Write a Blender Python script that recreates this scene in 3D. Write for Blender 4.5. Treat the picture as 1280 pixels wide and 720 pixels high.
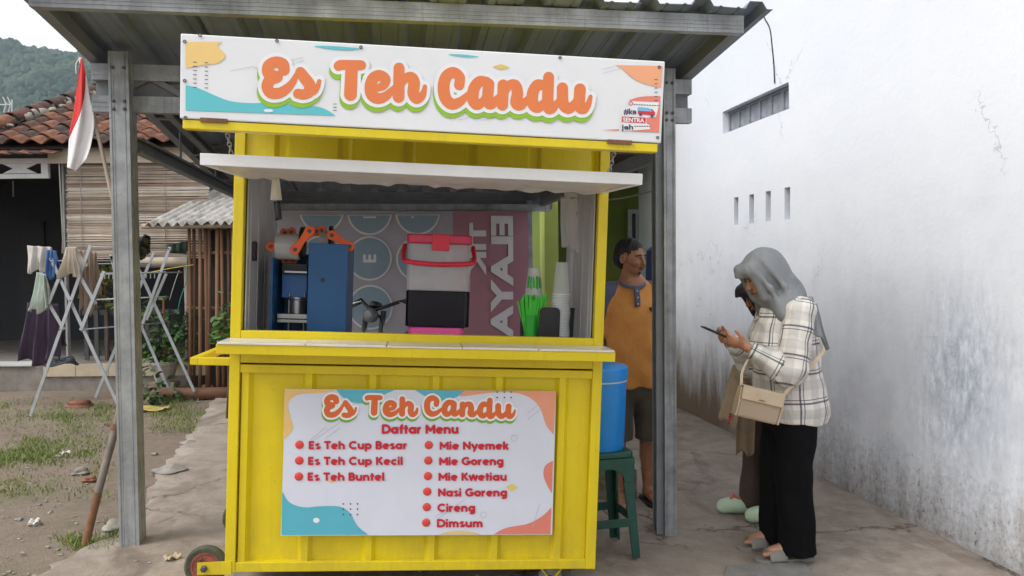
import bpy, bmesh, math, random
import numpy as np
from mathutils import Vector, Matrix
for o in list(bpy.data.objects): bpy.data.objects.remove(o)
scene = bpy.context.scene
COL = scene.collection
random.seed(7); rng = np.random.default_rng(7)

# ------------------------------------------------------------------ camera
PITCH, ROLL, FPX, CAMZ = -0.0297, 0.00924, 1000.0, 1.55
_F = np.array([0, math.cos(PITCH), math.sin(PITCH)]); _R0 = np.array([1., 0, 0]); _D0 = np.cross(_F, _R0)
_R = math.cos(ROLL)*_R0 + math.sin(ROLL)*_D0
_D = -math.sin(ROLL)*_R0 + math.cos(ROLL)*_D0
CAMM = np.array([_R, _D, _F])
cam = bpy.data.cameras.new('camera'); camo = bpy.data.objects.new('camera', cam); COL.objects.link(camo)
cam.sensor_width = 36; cam.lens = FPX/1280*36; cam.clip_start = 0.05; cam.clip_end = 3000
camo.matrix_world = Matrix([[_R[0], -_D[0], -_F[0], 0], [_R[1], -_D[1], -_F[1], 0], [_R[2], -_D[2], -_F[2], CAMZ], [0, 0, 0, 1]])
scene.camera = camo

# ------------------------------------------------------------------ sky, sun, exposure (bright overcast)
SUN_EL, SUN_AZ = math.radians(58), math.radians(200)
world = bpy.data.worlds.new('World'); scene.world = world; world.use_nodes = True
wn = world.node_tree.nodes; wl = world.node_tree.links
sky = wn.new('ShaderNodeTexSky'); sky.sky_type = 'NISHITA'; sky.sun_disc = False
sky.sun_elevation = SUN_EL; sky.sun_rotation = SUN_AZ
sky.dust_density = 6.0; sky.air_density = 1.0; sky.ozone_density = 2.0
hsv = wn.new('ShaderNodeHueSaturation'); hsv.inputs['Saturation'].default_value = 0.28
wl.new(sky.outputs[0], hsv.inputs['Color'])
mx = wn.new('ShaderNodeMix'); mx.data_type = 'RGBA'; mx.inputs[0].default_value = 0.6
mx.inputs['A'].default_value = (1, 1, 1, 1); mx.inputs['B'].default_value = (9.0, 9.1, 9.3, 1)   # an even cloud layer over the clear sky
wl.new(hsv.outputs[0], mx.inputs['A'])
bg = wn['Background']; wl.new(mx.outputs['Result'], bg.inputs[0]); bg.inputs[1].default_value = 0.13
sun = bpy.data.lights.new('sun', 'SUN'); sun.energy = 1.4; sun.angle = math.radians(25); sun.color = (1, .97, .93)
suno = bpy.data.objects.new('sun', sun); COL.objects.link(suno)
# sun stands behind and to the left of the camera, high
_sd = Vector((-0.85, -0.45, 1.15)).normalized()
suno.rotation_euler = _sd.to_track_quat('Z', 'Y').to_euler()
sky.sun_elevation = math.asin(_sd.z); sky.sun_rotation = math.atan2(_sd.x, _sd.y)
scene.view_settings.view_transform = 'Standard'; scene.view_settings.look = 'None'
scene.view_settings.exposure = 0.50; scene.view_settings.gamma = 1.0; scene.view_settings.use_curve_mapping = False

# ------------------------------------------------------------------ pixel -> place helpers
def ray(px, py):
    px = np.asarray(px, float); py = np.asarray(py, float)
    c = np.stack([(px-640)/FPX, (py-360)/FPX, np.ones_like(px)], -1)
    return c @ CAMM
CAM = np.array([0, 0, CAMZ])
def atY(px, py, Y):
    d = ray(px, py); return CAM + d*(Y/d[..., 1:2])
_gx = [-1e4, -2.6, -1.5, .2, .95, 1.5, 1e4]; _gz = [.09, .09, .085, 0., -.055, -.06, -.06]
def gz(X): return np.interp(X, _gx, _gz)
def G(px, py):
    d = ray(px, py); P = CAM + d*((0-CAMZ)/d[2])
    for _ in range(12):
        z = float(gz(P[0])); P = CAM + d*((z-CAMZ)/d[2])
    return P
# shed / wall frame: u runs along the shed front, v away from the street
TH = 0.1549
UU = np.array([math.cos(TH), math.sin(TH), 0]); VV = np.array([-math.sin(TH), math.cos(TH), 0])
MS = Matrix.Rotation(TH, 4, 'Z')
def S(u, v, z): return UU*u + VV*v + np.array([0, 0, z])
def onV(px, py, V):
    d = ray(px, py); P = CAM + d*(V/(d@VV)); return np.array([P@UU, V, P[2]])
def onU(px, py, U):
    d = ray(px, py); P = CAM + d*(U/(d@UU)); return np.array([U, P@VV, P[2]])
# cart frame (leans with the sloping ground)
MC = Matrix.Translation((-.455, 3.6, .1589)) @ Matrix.Rotation(.1115, 4, 'Z') @ Matrix.Rotation(.0423, 4, 'Y')
_mc = np.array(MC); _mci = np.linalg.inv(_mc)
def CL(px, py, y):
    """photo pixel -> cart-local point on the plane y"""
    d = ray(px, py) @ _mci[:3, :3].T
    o = _mci[:3, :3] @ CAM + _mci[:3, 3]
    t = (y - o[1])/d[..., 1]
    return o + d*t[..., None] if d.ndim > 1 else o + d*t

# ------------------------------------------------------------------ mesh helpers
class MB:
    def __init__(s): s.v = []; s.f = []; s.m = []; s.n = 0
    def add(s, verts, faces, mat=0):
        verts = np.asarray(verts, float).reshape(-1, 3)
        n = s.n; s.v.append(verts); s.n += len(verts)
        for f in faces: s.f.append([i+n for i in f]); s.m.append(mat)
        return s
    def box(s, lo, hi, mat=0, M=None):
        x0, y0, z0 = lo; x1, y1, z1 = hi
        v = np.array([(x0,y0,z0),(x1,y0,z0),(x1,y1,z0),(x0,y1,z0),(x0,y0,z1),(x1,y0,z1),(x1,y1,z1),(x0,y1,z1)], float)
        if M is not None: M = np.array(M); v = v @ M[:3,:3].T + M[:3,3]
        return s.add(v, [(0,3,2,1),(4,5,6,7),(0,1,5,4),(1,2,6,5),(2,3,7,6),(3,0,4,7)], mat)
    def cbox(s, c, size, mat=0, M=None):
        c = np.array(c, float); h = np.array(size, float)/2
        if M is None: return s.box(c-h, c+h, mat)
        Mt = Matrix.Translation(c) @ M; return s.box(-h, h, mat, Mt)
    def bar(s, a, b, w, h, mat=0, up=(0,0,1)):
        a = np.array(a, float); b = np.array(b, float); t = b-a; L = np.linalg.norm(t); t /= L
        up = np.array(up, float)
        if abs(t@up) > .98: up = np.array([0,1.,0])
        x = np.cross(t, up); x /= np.linalg.norm(x); z = np.cross(x, t)
        v = []
        for e in (a, b):
            for sx, sz in ((-1,-1),(1,-1),(1,1),(-1,1)): v.append(e + x*sx*w/2 + z*sz*h/2)
        return s.add(v, [(0,3,2,1)[::-1],(4,5,6,7)[::-1],(0,1,5,4)[::-1],(1,2,6,5)[::-1],(2,3,7,6)[::-1],(3,0,4,7)[::-1]], mat)
    def tube(s, pts, r, n=8, mat=0, cap=True):
        pts = np.array(pts, float); k = len(pts); r = np.broadcast_to(np.array(r, float), (k,))
        T = np.gradient(pts, axis=0); T /= np.linalg.norm(T, axis=1)[:, None]+1e-12
        up = np.array([0,0,1.]) if abs(T[0][2]) < .9 else np.array([1.,0,0])
        a = np.cross(T[0], up); a /= np.linalg.norm(a)
        V = []; F = []
        for i in range(k):
            a = a - T[i]*(a@T[i]); a /= np.linalg.norm(a)+1e-12; b = np.cross(T[i], a)
            for j in range(n):
                q = 2*math.pi*j/n; V.append(pts[i] + r[i]*(math.cos(q)*a + math.sin(q)*b))
        for i in range(k-1):
            for j in range(n):
                F.append((i*n+j, i*n+(j+1)%n, (i+1)*n+(j+1)%n, (i+1)*n+j))
        if cap: F.append(tuple(range(n))[::-1]); F.append(tuple((k-1)*n+j for j in range(n)))
        return s.add(V, F, mat)
    def lathe(s, prof, n=24, mat=0, M=None, close=True):
        V = []; F = []; k = len(prof)
        for r, z in prof:
            for j in range(n):
                q = 2*math.pi*j/n; V.append((r*math.cos(q), r*math.sin(q), z))
        for i in range(k-1):
            for j in range(n): F.append((i*n+j, i*n+(j+1)%n, (i+1)*n+(j+1)%n, (i+1)*n+j))
        if close:
            F.append(tuple(range(n))[::-1]); F.append(tuple((k-1)*n+j for j in range(n)))
        V = np.array(V)
        if M is not None: M = np.array(M); V = V @ M[:3,:3].T + M[:3,3]
        return s.add(V, F, mat)
    def extrude(s, prof, a, b, mat=0, M=None):
        """closed 2D profile in (x,z), run from y=a to y=b"""
        k = len(prof); V = [(p[0], a, p[1]) for p in prof] + [(p[0], b, p[1]) for p in prof]
        F = [(i, (i+1)%k, k+(i+1)%k, k+i) for i in range(k)] + [tuple(range(k))[::-1], tuple(range(k, 2*k))]
        V = np.array(V)
        if M is not None: M = np.array(M); V = V @ M[:3,:3].T + M[:3,3]
        return s.add(V, F, mat)
    def grid(s, fn, nu, nv, mat=0, u0=0., u1=1., v0=0., v1=1.):
        V = [fn(u0+(u1-u0)*i/nu, v0+(v1-v0)*j/nv) for i in range(nu+1) for j in range(nv+1)]
        F = [(i*(nv+1)+j, (i+1)*(nv+1)+j, (i+1)*(nv+1)+j+1, i*(nv+1)+j+1) for i in range(nu) for j in range(nv)]
        return s.add(V, F, mat)
    def mesh(s, name, mats, smooth=False):
        me = bpy.data.meshes.new(name)
        V = np.concatenate(s.v) if s.v else np.zeros((0,3))
        me.from_pydata(V.tolist(), [], s.f)
        for m in (mats if isinstance(mats, (list, tuple)) else [mats]): me.materials.append(m)
        if len(s.f):
            me.polygons.foreach_set('material_index', s.m)
            if smooth is True: me.polygons.foreach_set('use_smooth', [True]*len(s.f))
        bm = bmesh.new(); bm.from_mesh(me); bmesh.ops.recalc_face_normals(bm, faces=bm.faces); bm.to_mesh(me); bm.free()
        if smooth and smooth is not True: me.shade_smooth() if False else smooth_by_angle(me, smooth)
        me.update(); return me
def smooth_by_angle(me, ang):
    bm = bmesh.new(); bm.from_mesh(me)
    for f in bm.faces: f.smooth = True
    for e in bm.edges:
        e.smooth = len(e.link_faces) == 2 and e.calc_face_angle(0) < math.radians(ang)
    bm.to_mesh(me); bm.free()
def link(name, me, parent=None, M=None):
    o = bpy.data.objects.new(name, me); COL.objects.link(o)
    if parent is not None: o.parent = parent
    if M is not None:
        if parent is None: o.matrix_world = M
        else: o.matrix_local = M
    return o
def part(name, mb, mats, parent=None, smooth=False, M=None, bevel=0, label=None, thick=0):
    o = link(name, mb.mesh(name, mats, smooth), parent, M)
    if thick: m = o.modifiers.new('solid', 'SOLIDIFY'); m.thickness = thick; m.offset = 0
    if bevel: b = o.modifiers.new('bevel', 'BEVEL'); b.width = bevel; b.segments = 2; b.limit_method = 'ANGLE'; b.angle_limit = math.radians(40); b.harden_normals = False
    if label: o['label'] = label
    return o
def tag(o, label, cat, group=None):
    o['label'] = label; o['category'] = cat
    if group: o['group'] = group
    return o
def thing(name, label, cat, M=None, group=None):
    o = bpy.data.objects.new(name, None); COL.objects.link(o); o.empty_display_size = .1
    if M is not None: o.matrix_world = M
    return tag(o, label, cat, group)
def struct(o): o['kind'] = 'structure'; return o
def stuff(o): o['kind'] = 'stuff'; return o
def T(*p): return Matrix.Translation(p if len(p) == 3 else p[0])
def RZ(a): return Matrix.Rotation(a, 4, 'Z')
def RX(a): return Matrix.Rotation(a, 4, 'X')
def RY(a): return Matrix.Rotation(a, 4, 'Y')
def smooth_closed(pts, n=8):
    """Catmull-Rom through closed control points"""
    P = np.array(pts, float); k = len(P); out = []
    for i in range(k):
        p0, p1, p2, p3 = P[i-1], P[i], P[(i+1)%k], P[(i+2)%k]
        for j in range(n):
            t = j/n; out.append(.5*((2*p1)+(p2-p0)*t+(2*p0-5*p1+4*p2-p3)*t*t+(3*p1-p0-3*p2+p3)*t**3))
    return np.array(out)
def smooth_open(pts, n=8):
    P = np.array(pts, float); P = np.vstack([2*P[0]-P[1], P, 2*P[-1]-P[-2]]); out = []
    for i in range(1, len(P)-2):
        p0, p1, p2, p3 = P[i-1], P[i], P[i+1], P[i+2]
        for j in range(n):
            t = j/n; out.append(.5*((2*p1)+(p2-p0)*t+(2*p0-5*p1+4*p2-p3)*t*t+(3*p1-p0-3*p2+p3)*t**3))
    out.append(P[-2]); return np.array(out)

# ------------------------------------------------------------------ materials
def srgb(r, g, b):
    f = lambda c: (c/255/12.92 if c/255 <= .04045 else ((c/255+.055)/1.055)**2.4)
    return (f(r), f(g), f(b), 1)
def mat(name, col, rough=.6, metal=0., var=.12, scale=6., bump=.0, bscale=40., col2=None, stretch=(1,1,1), trans=0., spec=.5, coat=0., alpha=1., sss=0., detail=6.):
    """principled material whose colour drifts over the surface with noise and, if asked, a second colour in patches"""
    m = bpy.data.materials.new(name); m.use_nodes = True; N = m.node_tree.nodes; L = m.node_tree.links
    p = N['Principled BSDF']; p.inputs['Roughness'].default_value = rough; p.inputs['Metallic'].default_value = metal
    p.inputs['Specular IOR Level'].default_value = spec
    if trans: p.inputs['Transmission Weight'].default_value = trans
    if coat: p.inputs['Coat Weight'].default_value = coat; p.inputs['Coat Roughness'].default_value = .2
    if alpha < 1: p.inputs['Alpha'].default_value = alpha
    if sss: p.inputs['Subsurface Weight'].default_value = sss; p.inputs['Subsurface Radius'].default_value = (.01, .004, .002); p.inputs['Subsurface Scale'].default_value = 1
    tc = N.new('ShaderNodeTexCoord'); mp = N.new('ShaderNodeMapping'); mp.inputs['Scale'].default_value = stretch
    L.new(tc.outputs['Object'], mp.inputs[0])
    nz = N.new('ShaderNodeTexNoise'); nz.inputs['Scale'].default_value = scale; nz.inputs['Detail'].default_value = detail; nz.inputs['Roughness'].default_value = .65
    L.new(mp.outputs[0], nz.inputs['Vector'])
    cr = N.new('ShaderNodeValToRGB'); e = cr.color_ramp.elements
    c = np.array(col[:3]); c2 = np.array(col2[:3]) if col2 is not None else c*(1-var*1.6)
    e[0].position = .3; e[1].position = .7
    e[0].color = (*c2, 1); e[1].color = (*np.minimum(c*(1+(var if col2 is None else 0)), 1), 1)
    L.new(nz.outputs['Fac'], cr.inputs[0]); L.new(cr.outputs[0], p.inputs['Base Color'])
    mr = N.new('ShaderNodeMapRange'); mr.inputs['To Min'].default_value = max(rough-.1, .03); mr.inputs['To Max'].default_value = min(rough+.12, 1)
    L.new(nz.outputs['Fac'], mr.inputs['Value']); L.new(mr.outputs[0], p.inputs['Roughness'])
    if bump:
        n2 = N.new('ShaderNodeTexNoise'); n2.inputs['Scale'].default_value = bscale; n2.inputs['Detail'].default_value = 4
        L.new(mp.outputs[0], n2.inputs['Vector'])
        b = N.new('ShaderNodeBump'); b.inputs['Strength'].default_value = bump; b.inputs['Distance'].default_value = .01
        L.new(n2.outputs['Fac'], b.inputs['Height']); L.new(b.outputs[0], p.inputs['Normal'])
    return m
class NT:
    """small wrapper for longer node set-ups"""
    def __init__(s, name):
        s.m = bpy.data.materials.new(name); s.m.use_nodes = True; s.N = s.m.node_tree.nodes; s.L = s.m.node_tree.links; s.p = s.N['Principled BSDF']
        s.tc = s.N.new('ShaderNodeTexCoord')
    def ln(s, a, b): s.L.new(a, b)
    def map(s, src=None, scale=(1,1,1), loc=(0,0,0), rot=(0,0,0)):
        n = s.N.new('ShaderNodeMapping'); n.inputs['Scale'].default_value = scale; n.inputs['Location'].default_value = loc; n.inputs['Rotation'].default_value = rot
        s.ln(src or s.tc.outputs['Object'], n.inputs[0]); return n.outputs[0]
    def noise(s, vec, scale, detail=6, rough=.6, out='Fac', dist=0):
        n = s.N.new('ShaderNodeTexNoise'); n.inputs['Scale'].default_value = scale; n.inputs['Detail'].default_value = detail; n.inputs['Roughness'].default_value = rough; n.inputs['Distortion'].default_value = dist
        s.ln(vec, n.inputs['Vector']); return n.outputs[out]
    def ramp(s, fac, stops):
        n = s.N.new('ShaderNodeValToRGB'); e = n.color_ramp.elements
        while len(e) < len(stops): e.new(.5)
        for i, (p, c) in enumerate(stops):
            e[i].position = p; e[i].color = c if not isinstance(c, (int, float)) else (c, c, c, 1)
        s.ln(fac, n.inputs[0]); return n.outputs[0]
    def math(s, op, a, b=None, clamp=False):
        n = s.N.new('ShaderNodeMath'); n.operation = op; n.use_clamp = clamp
        for i, x in enumerate((a, b)):
            if x is None: continue
            if isinstance(x, (int, float)): n.inputs[i].default_value = x
            else: s.ln(x, n.inputs[i])
        return n.outputs[0]
    def mix(s, fac, a, b, mode='MIX'):
        n = s.N.new('ShaderNodeMix'); n.data_type = 'RGBA'; n.blend_type = mode
        for k, x in ((0, fac), ('A', a), ('B', b)):
            sock = n.inputs[k]
            if isinstance(x, (int, float)): sock.default_value = x
            elif isinstance(x, tuple): sock.default_value = x
            else: s.ln(x, sock)
        return n.outputs['Result']
    def sep(s, vec):
        n = s.N.new('ShaderNodeSeparateXYZ'); s.ln(vec, n.inputs[0]); return n.outputs
    def bump(s, h, strength=.3, dist=.01, prev=None):
        n = s.N.new('ShaderNodeBump'); n.inputs['Strength'].default_value = strength; n.inputs['Distance'].default_value = dist
        s.ln(h, n.inputs['Height'])
        if prev is not None: s.ln(prev, n.inputs['Normal'])
        return n.outputs[0]
    def fin(s, col=None, rough=None, normal=None):
        for k, x in (('Base Color', col), ('Roughness', rough), ('Normal', normal)):
            if x is None: continue
            if isinstance(x, (int, float, tuple)): s.p.inputs[k].default_value = x
            else: s.ln(x, s.p.inputs[k])
        return s.m
# ================================================================== materials of the setting
def m_soil():
    t = NT('soil'); v = t.map()
    a = t.noise(v, .9, 8, .6); b = t.noise(v, 14, 8, .7); c = t.noise(v, 90, 4, .7)
    col = t.mix(t.ramp(a, [(.35, 0.), (.68, 1.)]), srgb(138,125,111), srgb(114,100,86))
    col = t.mix(t.ramp(b, [(.42, 0.), (.62, .7)]), col, srgb(144,128,112))
    col = t.mix(t.ramp(c, [(.5, 0.), (.75, .55)]), col, srgb(88,76,64))
    mo = t.noise(t.map(loc=(3,7,0)), 1.3, 6, .75)
    col = t.mix(t.ramp(mo, [(.55, 0.), (.72, .6)]), col, srgb(92,98,62))
    return t.fin(col, .95, t.bump(t.math('ADD', b, c), .7, .02))
def m_concrete():
    t = NT('worn_concrete'); v = t.map()
    a = t.noise(v, .7, 8, .62); b = t.noise(v, 7, 8, .68); c = t.noise(v, 120, 3, .6)
    st = t.noise(t.map(scale=(1.2, .5, 1), rot=(0,0,.5)), 2.2, 7, .6, dist=1.2)
    col = t.mix(t.ramp(a, [(.35, 0.), (.66, 1.)]), srgb(152,140,128), srgb(124,112,101))
    col = t.mix(t.ramp(b, [(.40, 0.), (.66, .75)]), col, srgb(168,157,146))
    col = t.mix(t.ramp(st, [(.55, 0.), (.68, .65)]), col, srgb(92,80,71))
    col = t.mix(t.ramp(c, [(.52, 0.), (.75, .5)]), col, srgb(100,90,82))
    w = t.noise(v, 3.0, 4, .6, out='Color')
    wv = t.N.new('ShaderNodeVectorMath'); wv.operation = 'MULTIPLY_ADD'
    t.ln(w, wv.inputs[0]); wv.inputs[1].default_value = (.5,.5,.5); t.ln(v, wv.inputs[2])
    vo = t.N.new('ShaderNodeTexVoronoi'); vo.feature = 'DISTANCE_TO_EDGE'; vo.inputs['Scale'].default_value = .75; t.ln(wv.outputs[0], vo.inputs['Vector'])
    ck = t.ramp(vo.outputs['Distance'], [(0., 1.), (.013, 0.)])
    gate = t.ramp(t.noise(t.map(loc=(2,1,0)), .8, 3), [(.48, 0.), (.56, 1.)])
    ckm = t.math('MULTIPLY', ck, gate)
    col = t.mix(t.math('MULTIPLY', ckm, .75), col, srgb(62,54,48))
    h = t.math('SUBTRACT', t.math('ADD', t.math('MULTIPLY', b, .7), t.math('MULTIPLY', c, .25)), ckm)
    return t.fin(col, t.ramp(b, [(.3, .72), (.7, .95)]), t.bump(h, .5, .015))
def m_wall():
    t = NT('limewashed_plaster'); v = t.map()          # object coords: x=v along, y=depth, z=height
    s = t.sep(t.tc.outputs['Object']); z = s[2]
    big = t.noise(v, .45, 6, .6); mid = t.noise(v, 2.2, 8, .65); fine = t.noise(v, 26, 6, .7)
    streak = t.noise(t.map(scale=(3.2, 1, .8)), 2.0, 9, .72)
    col = t.mix(t.ramp(big, [(.35, 0.), (.7, 1.)]), srgb(226,229,234), srgb(216,221,229))
    # smeared grey wash patches over the lower two thirds
    low = t.math('SUBTRACT', 1.0, t.math('DIVIDE', z, 2.3), True)
    sm = t.math('MULTIPLY', t.ramp(mid, [(.44, 0.), (.66, 1.)]), low)
    col = t.mix(t.math('MULTIPLY', sm, .62), col, srgb(170,177,187))
    st2 = t.math('MULTIPLY', t.ramp(streak, [(.47, 0.), (.66, 1.)]), low)
    col = t.mix(t.math('MULTIPLY', st2, .4), col, srgb(190,186,182))
    # damp, mould and splashes rising from the ground, thickest at the foot
    n = t.math('ADD', t.math('MULTIPLY', streak, .55), t.math('MULTIPLY', fine, .5))
    hgt = t.math('SUBTRACT', n, t.math('MULTIPLY', z, .55))
    damp = t.ramp(hgt, [(.30, 0.), (.62, 1.)])
    col = t.mix(t.math('MULTIPLY', damp, .8), col, srgb(128,118,108))
    spk = t.math('MULTIPLY', t.ramp(t.noise(t.map(scale=(1.5,1,.8)), 34, 5, .8), [(.56, 0.), (.64, 1.)]), t.ramp(hgt, [(.28, 0.), (.45, 1.)]))
    col = t.mix(t.math('MULTIPLY', spk, .75), col, srgb(70,64,60))
    # the mossy brown patch at the far end of the wall
    far = t.ramp(t.math('ADD', s[0], t.math('MULTIPLY', mid, 1.2)), [(0., 0.), (1., 1.)])
    fx = t.math('MULTIPLY', t.math('SUBTRACT', s[0], 6.4), 1.1, True)
    moss = t.math('MULTIPLY', fx, t.ramp(t.math('SUBTRACT', t.math('ADD', t.math('MULTIPLY', streak, .9), .28), t.math('MULTIPLY', z, .75)), [(.16, 0.), (.62, 1.)]))
    col = t.mix(t.math('MULTIPLY', moss, .95), col, t.mix(fine, srgb(92,76,58), srgb(134,114,94)))
    # dark scuffed patch
    sc = t.N.new('ShaderNodeVectorMath'); sc.operation = 'DISTANCE'; t.ln(t.map(scale=(1,0,.75)), sc.inputs[0]); sc.inputs[1].default_value = (4.0, 0, .62)
    scm = t.math('MULTIPLY', t.ramp(t.math('ADD', sc.outputs['Value'], t.math('MULTIPLY', mid, .6)), [(.42, 1.), (.85, 0.)]), t.ramp(t.noise(t.map(scale=(2.2,1,.9)), 8, 7, .75), [(.38, .1), (.62, 1.)]))
    col = t.mix(t.math('MULTIPLY', scm, .75), col, srgb(118,130,146))
    crk = t.N.new('ShaderNodeTexVoronoi'); crk.feature = 'DISTANCE_TO_EDGE'; crk.inputs['Scale'].default_value = .55
    wv = t.N.new('ShaderNodeVectorMath'); wv.operation = 'MULTIPLY_ADD'; t.ln(t.noise(v, 2.5, 5, .65, out='Color'), wv.inputs[0]); wv.inputs[1].default_value = (.6,.6,.6); t.ln(v, wv.inputs[2]); t.ln(wv.outputs[0], crk.inputs['Vector'])
    ck = t.math('MULTIPLY', t.ramp(crk.outputs['Distance'], [(0., 1.), (.004, 0.)]), t.ramp(t.noise(v, 1.1, 3), [(.52, 0.), (.6, 1.)]))
    col = t.mix(t.math('MULTIPLY', ck, .5), col, srgb(120,118,118))
    return t.fin(col, .85, t.bump(t.math('ADD', mid, t.math('MULTIPLY', fine, .3)), .35, .02))
def m_galv(name, base, dark, metal=.35, rough=.5):
    t = NT(name); v = t.map(); t.p.inputs['Metallic'].default_value = metal
    a = t.noise(v, 5, 7, .65); b = t.noise(t.map(scale=(30,30,1.5)), 1.2, 5, .7); c = t.noise(v, 60, 3, .6)
    col = t.mix(t.ramp(a, [(.35, 0.), (.68, 1.)]), base, dark)
    col = t.mix(t.ramp(b, [(.52, 0.), (.7, .45)]), col, srgb(104,102,98))
    col = t.mix(t.ramp(c, [(.62, 0.), (.74, .3)]), col, srgb(96,78,62))
    return t.fin(col, t.ramp(a, [(.3, rough-.08), (.7, rough+.2)]), t.bump(c, .06, .004))
M_SOIL = m_soil(); M_CONC = m_concrete(); M_WALL = m_wall()
M_GALV = m_galv('galvanised_steel', srgb(168,172,176), srgb(128,132,136))
M_GALVD = mat('dull_steel', srgb(122,126,130), .55, .2, var=.12, scale=6)
M_SHEET = mat('roof_sheet_metal', srgb(118,129,144), .55, .15, var=.1, scale=5)
M_RUST = mat('rust', srgb(122,84,62), .85, var=.3, scale=20, bump=.3)
M_SCREW = mat('screw_steel', srgb(92,92,92), .5, .6)
M_SHADE = mat('recess_shade', srgb(46,46,50), .9)  # dark colour standing for the shade inside recesses and holes

# ================================================================== ground and pavement
def nrm(x, y, s, seed=0):
    return (np.sin(x*s*1.3+seed)+np.sin(y*s*1.7+seed*2.1)+np.sin((x+y)*s*.9+seed*.7)+np.sin((x-1.6*y)*s*2.3+1.3))/4
xs = np.concatenate([-np.geomspace(1500, 10, 14), np.arange(-9.6, 4.81, .12), np.geomspace(6, 1500, 12)])
ys = np.concatenate([-np.geomspace(300, 3, 8), np.arange(-2.4, 14, .12), np.geomspace(16, 2500, 16)])
X, Y = np.meshgrid(xs, ys, indexing='ij')
Z = gz(X) - .012 + .012*nrm(X, Y, 4.1) + .008*nrm(X, Y, 11., 3)
far = np.clip((np.hypot(X, Y-5)-13)/8, 0, 1); Z = Z*(1-far) + far*.05
nx, ny = X.shape; mb = MB()
mb.v.append(np.stack([X, Y, Z], -1).reshape(-1, 3)); mb.n = nx*ny
idx = np.arange(nx*ny).reshape(nx, ny)
mb.f = np.stack([idx[:-1,:-1], idx[1:,:-1], idx[1:,1:], idx[:-1,1:]], -1).reshape(-1, 4).tolist(); mb.m = [0]*len(mb.f)
ground = struct(part('ground', mb, M_SOIL, smooth=True))

edge = [G(*p)[:2] for p in [(-60,800),(30,735),(70,708),(112,684),(140,672),(152,664),(176,640),(186,616),(204,590),(226,562),(246,535),(262,508),(285,478)]]
edge += [np.array(S(-1.75, 9.4, 0)[:2]), S(1.6, 9.6, 0)[:2], S(3.20, 9.6, 0)[:2], S(3.20, -3, 0)[:2], np.array([-1.9, -3.2]), np.array([-1.95, 1.5])]
poly = []
for i in range(len(edge)):
    a, b = edge[i], edge[(i+1) % len(edge)]; L = np.linalg.norm(b-a); k = max(1, int(L/.06)); nrm_ = np.array([-(b-a)[1], (b-a)[0]])/L
    for j in range(k):
        p = a+(b-a)*j/k
        poly.append(p + (nrm_*(.018*math.sin(p[0]*31+p[1]*23)+.014*math.sin(p[1]*57)+rng.normal(0,.008)) if i < 13 else 0))
bm = bmesh.new(); bm.faces.new([bm.verts.new((p[0], p[1], 0)) for p in poly])
for ax, lo, hi in ((0, -4, 4), (1, -3, 10)):
    for c in np.arange(lo, hi, .22):
        co = [0,0,0]; no = [0,0,0]; co[ax] = c+.013; no[ax] = 1
        bmesh.ops.bisect_plane(bm, geom=bm.verts[:]+bm.edges[:]+bm.faces[:], plane_co=co, plane_no=no)
for v in bm.verts: v.co.z = float(gz(v.co.x)) + .014 + .005*float(nrm(v.co.x, v.co.y, 5.3, 1))
be = [e for e in bm.edges if len(e.link_faces) == 1]
r = bmesh.ops.extrude_edge_only(bm, edges=be)
for g in r['geom']:
    if isinstance(g, bmesh.types.BMVert): g.co.z -= .06
bmesh.ops.recalc_face_normals(bm, faces=bm.faces)
me = bpy.data.meshes.new('pavement'); bm.to_mesh(me); bm.free(); me.materials.append(M_CONC)
for p in me.polygons: p.use_smooth = True
pavement = struct(link('pavement', me))
PZ = lambda x: float(gz(x)) + .014

# ================================================================== plastered wall of the neighbouring building
WU = 3.15
wallo = thing('plaster_wall', 'tall white plastered wall with grimy foot, ventilation grille and four slots', 'wall', MS @ T(WU, 0, 0) @ RZ(math.radians(90)))
# local frame of the wall: x = v, y = -u (out of the wall towards the lane is +y), z up
holes = [(5.93, 7.18, 2.755, 2.965)]
slots = [onU(px, 246, WU)[1] for px in (920.5, 939.5, 960, 983.5)]
for v_ in slots: holes.append((v_-.045, v_+.045, 1.885, 2.14))
xs_ = sorted({-2.5, 9.75, *[h[0] for h in holes], *[h[1] for h in holes], *np.arange(-2, 9.5, .5).round(3)})
zs_ = sorted({-.35, 4.7, *[h[2] for h in holes], *[h[3] for h in holes], *np.arange(0, 4.5, .5)})
mb = MB()
# gentle unevenness: the same function for every vertex keeps the sheet closed
wob = lambda x, z: .006*math.sin(x*1.7+z)+.004*math.sin(z*3.1+x*.6)
def inhole(x, z): return any(h[0] < x < h[1] and h[2] < z < h[3] for h in holes)
for i in range(len(xs_)-1):
    for j in range(len(zs_)-1):
        x0, x1, z0, z1 = xs_[i], xs_[i+1], zs_[j], zs_[j+1]
        if inhole((x0+x1)/2, (z0+z1)/2): continue
        mb.add([(x0,wob(x0,z0),z0),(x1,wob(x1,z0),z0),(x1,wob(x1,z1),z1),(x0,wob(x0,z1),z1)], [(0,1,2,3)])
D_ = -.16
for k, (x0, x1, z0, z1) in enumerate(holes):
    q = [(x0,z0),(x1,z0),(x1,z1),(x0,z1)]
    for a in range(4):
        (xa,za),(xb,zb) = q[a], q[(a+1)%4]
        mb.add([(xa,wob(xa,za),za),(xb,wob(xb,zb),zb),(xb,D_,zb),(xa,D_,za)], [(0,1,2,3)])
mb.add([(9.75,wob(9.75,-.35),-.35),(9.75,-4,-.35),(9.75,-4,4.7),(9.75,wob(9.75,4.7),4.7)], [(0,1,2,3)])
mb.add([(-2.5,0,4.7),(9.75,0,4.7),(9.75,-4,4.7),(-2.5,-4,4.7)], [(0,1,2,3)])
bmw = part('wall', mb, M_WALL, wallo)
mb = MB()
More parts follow.
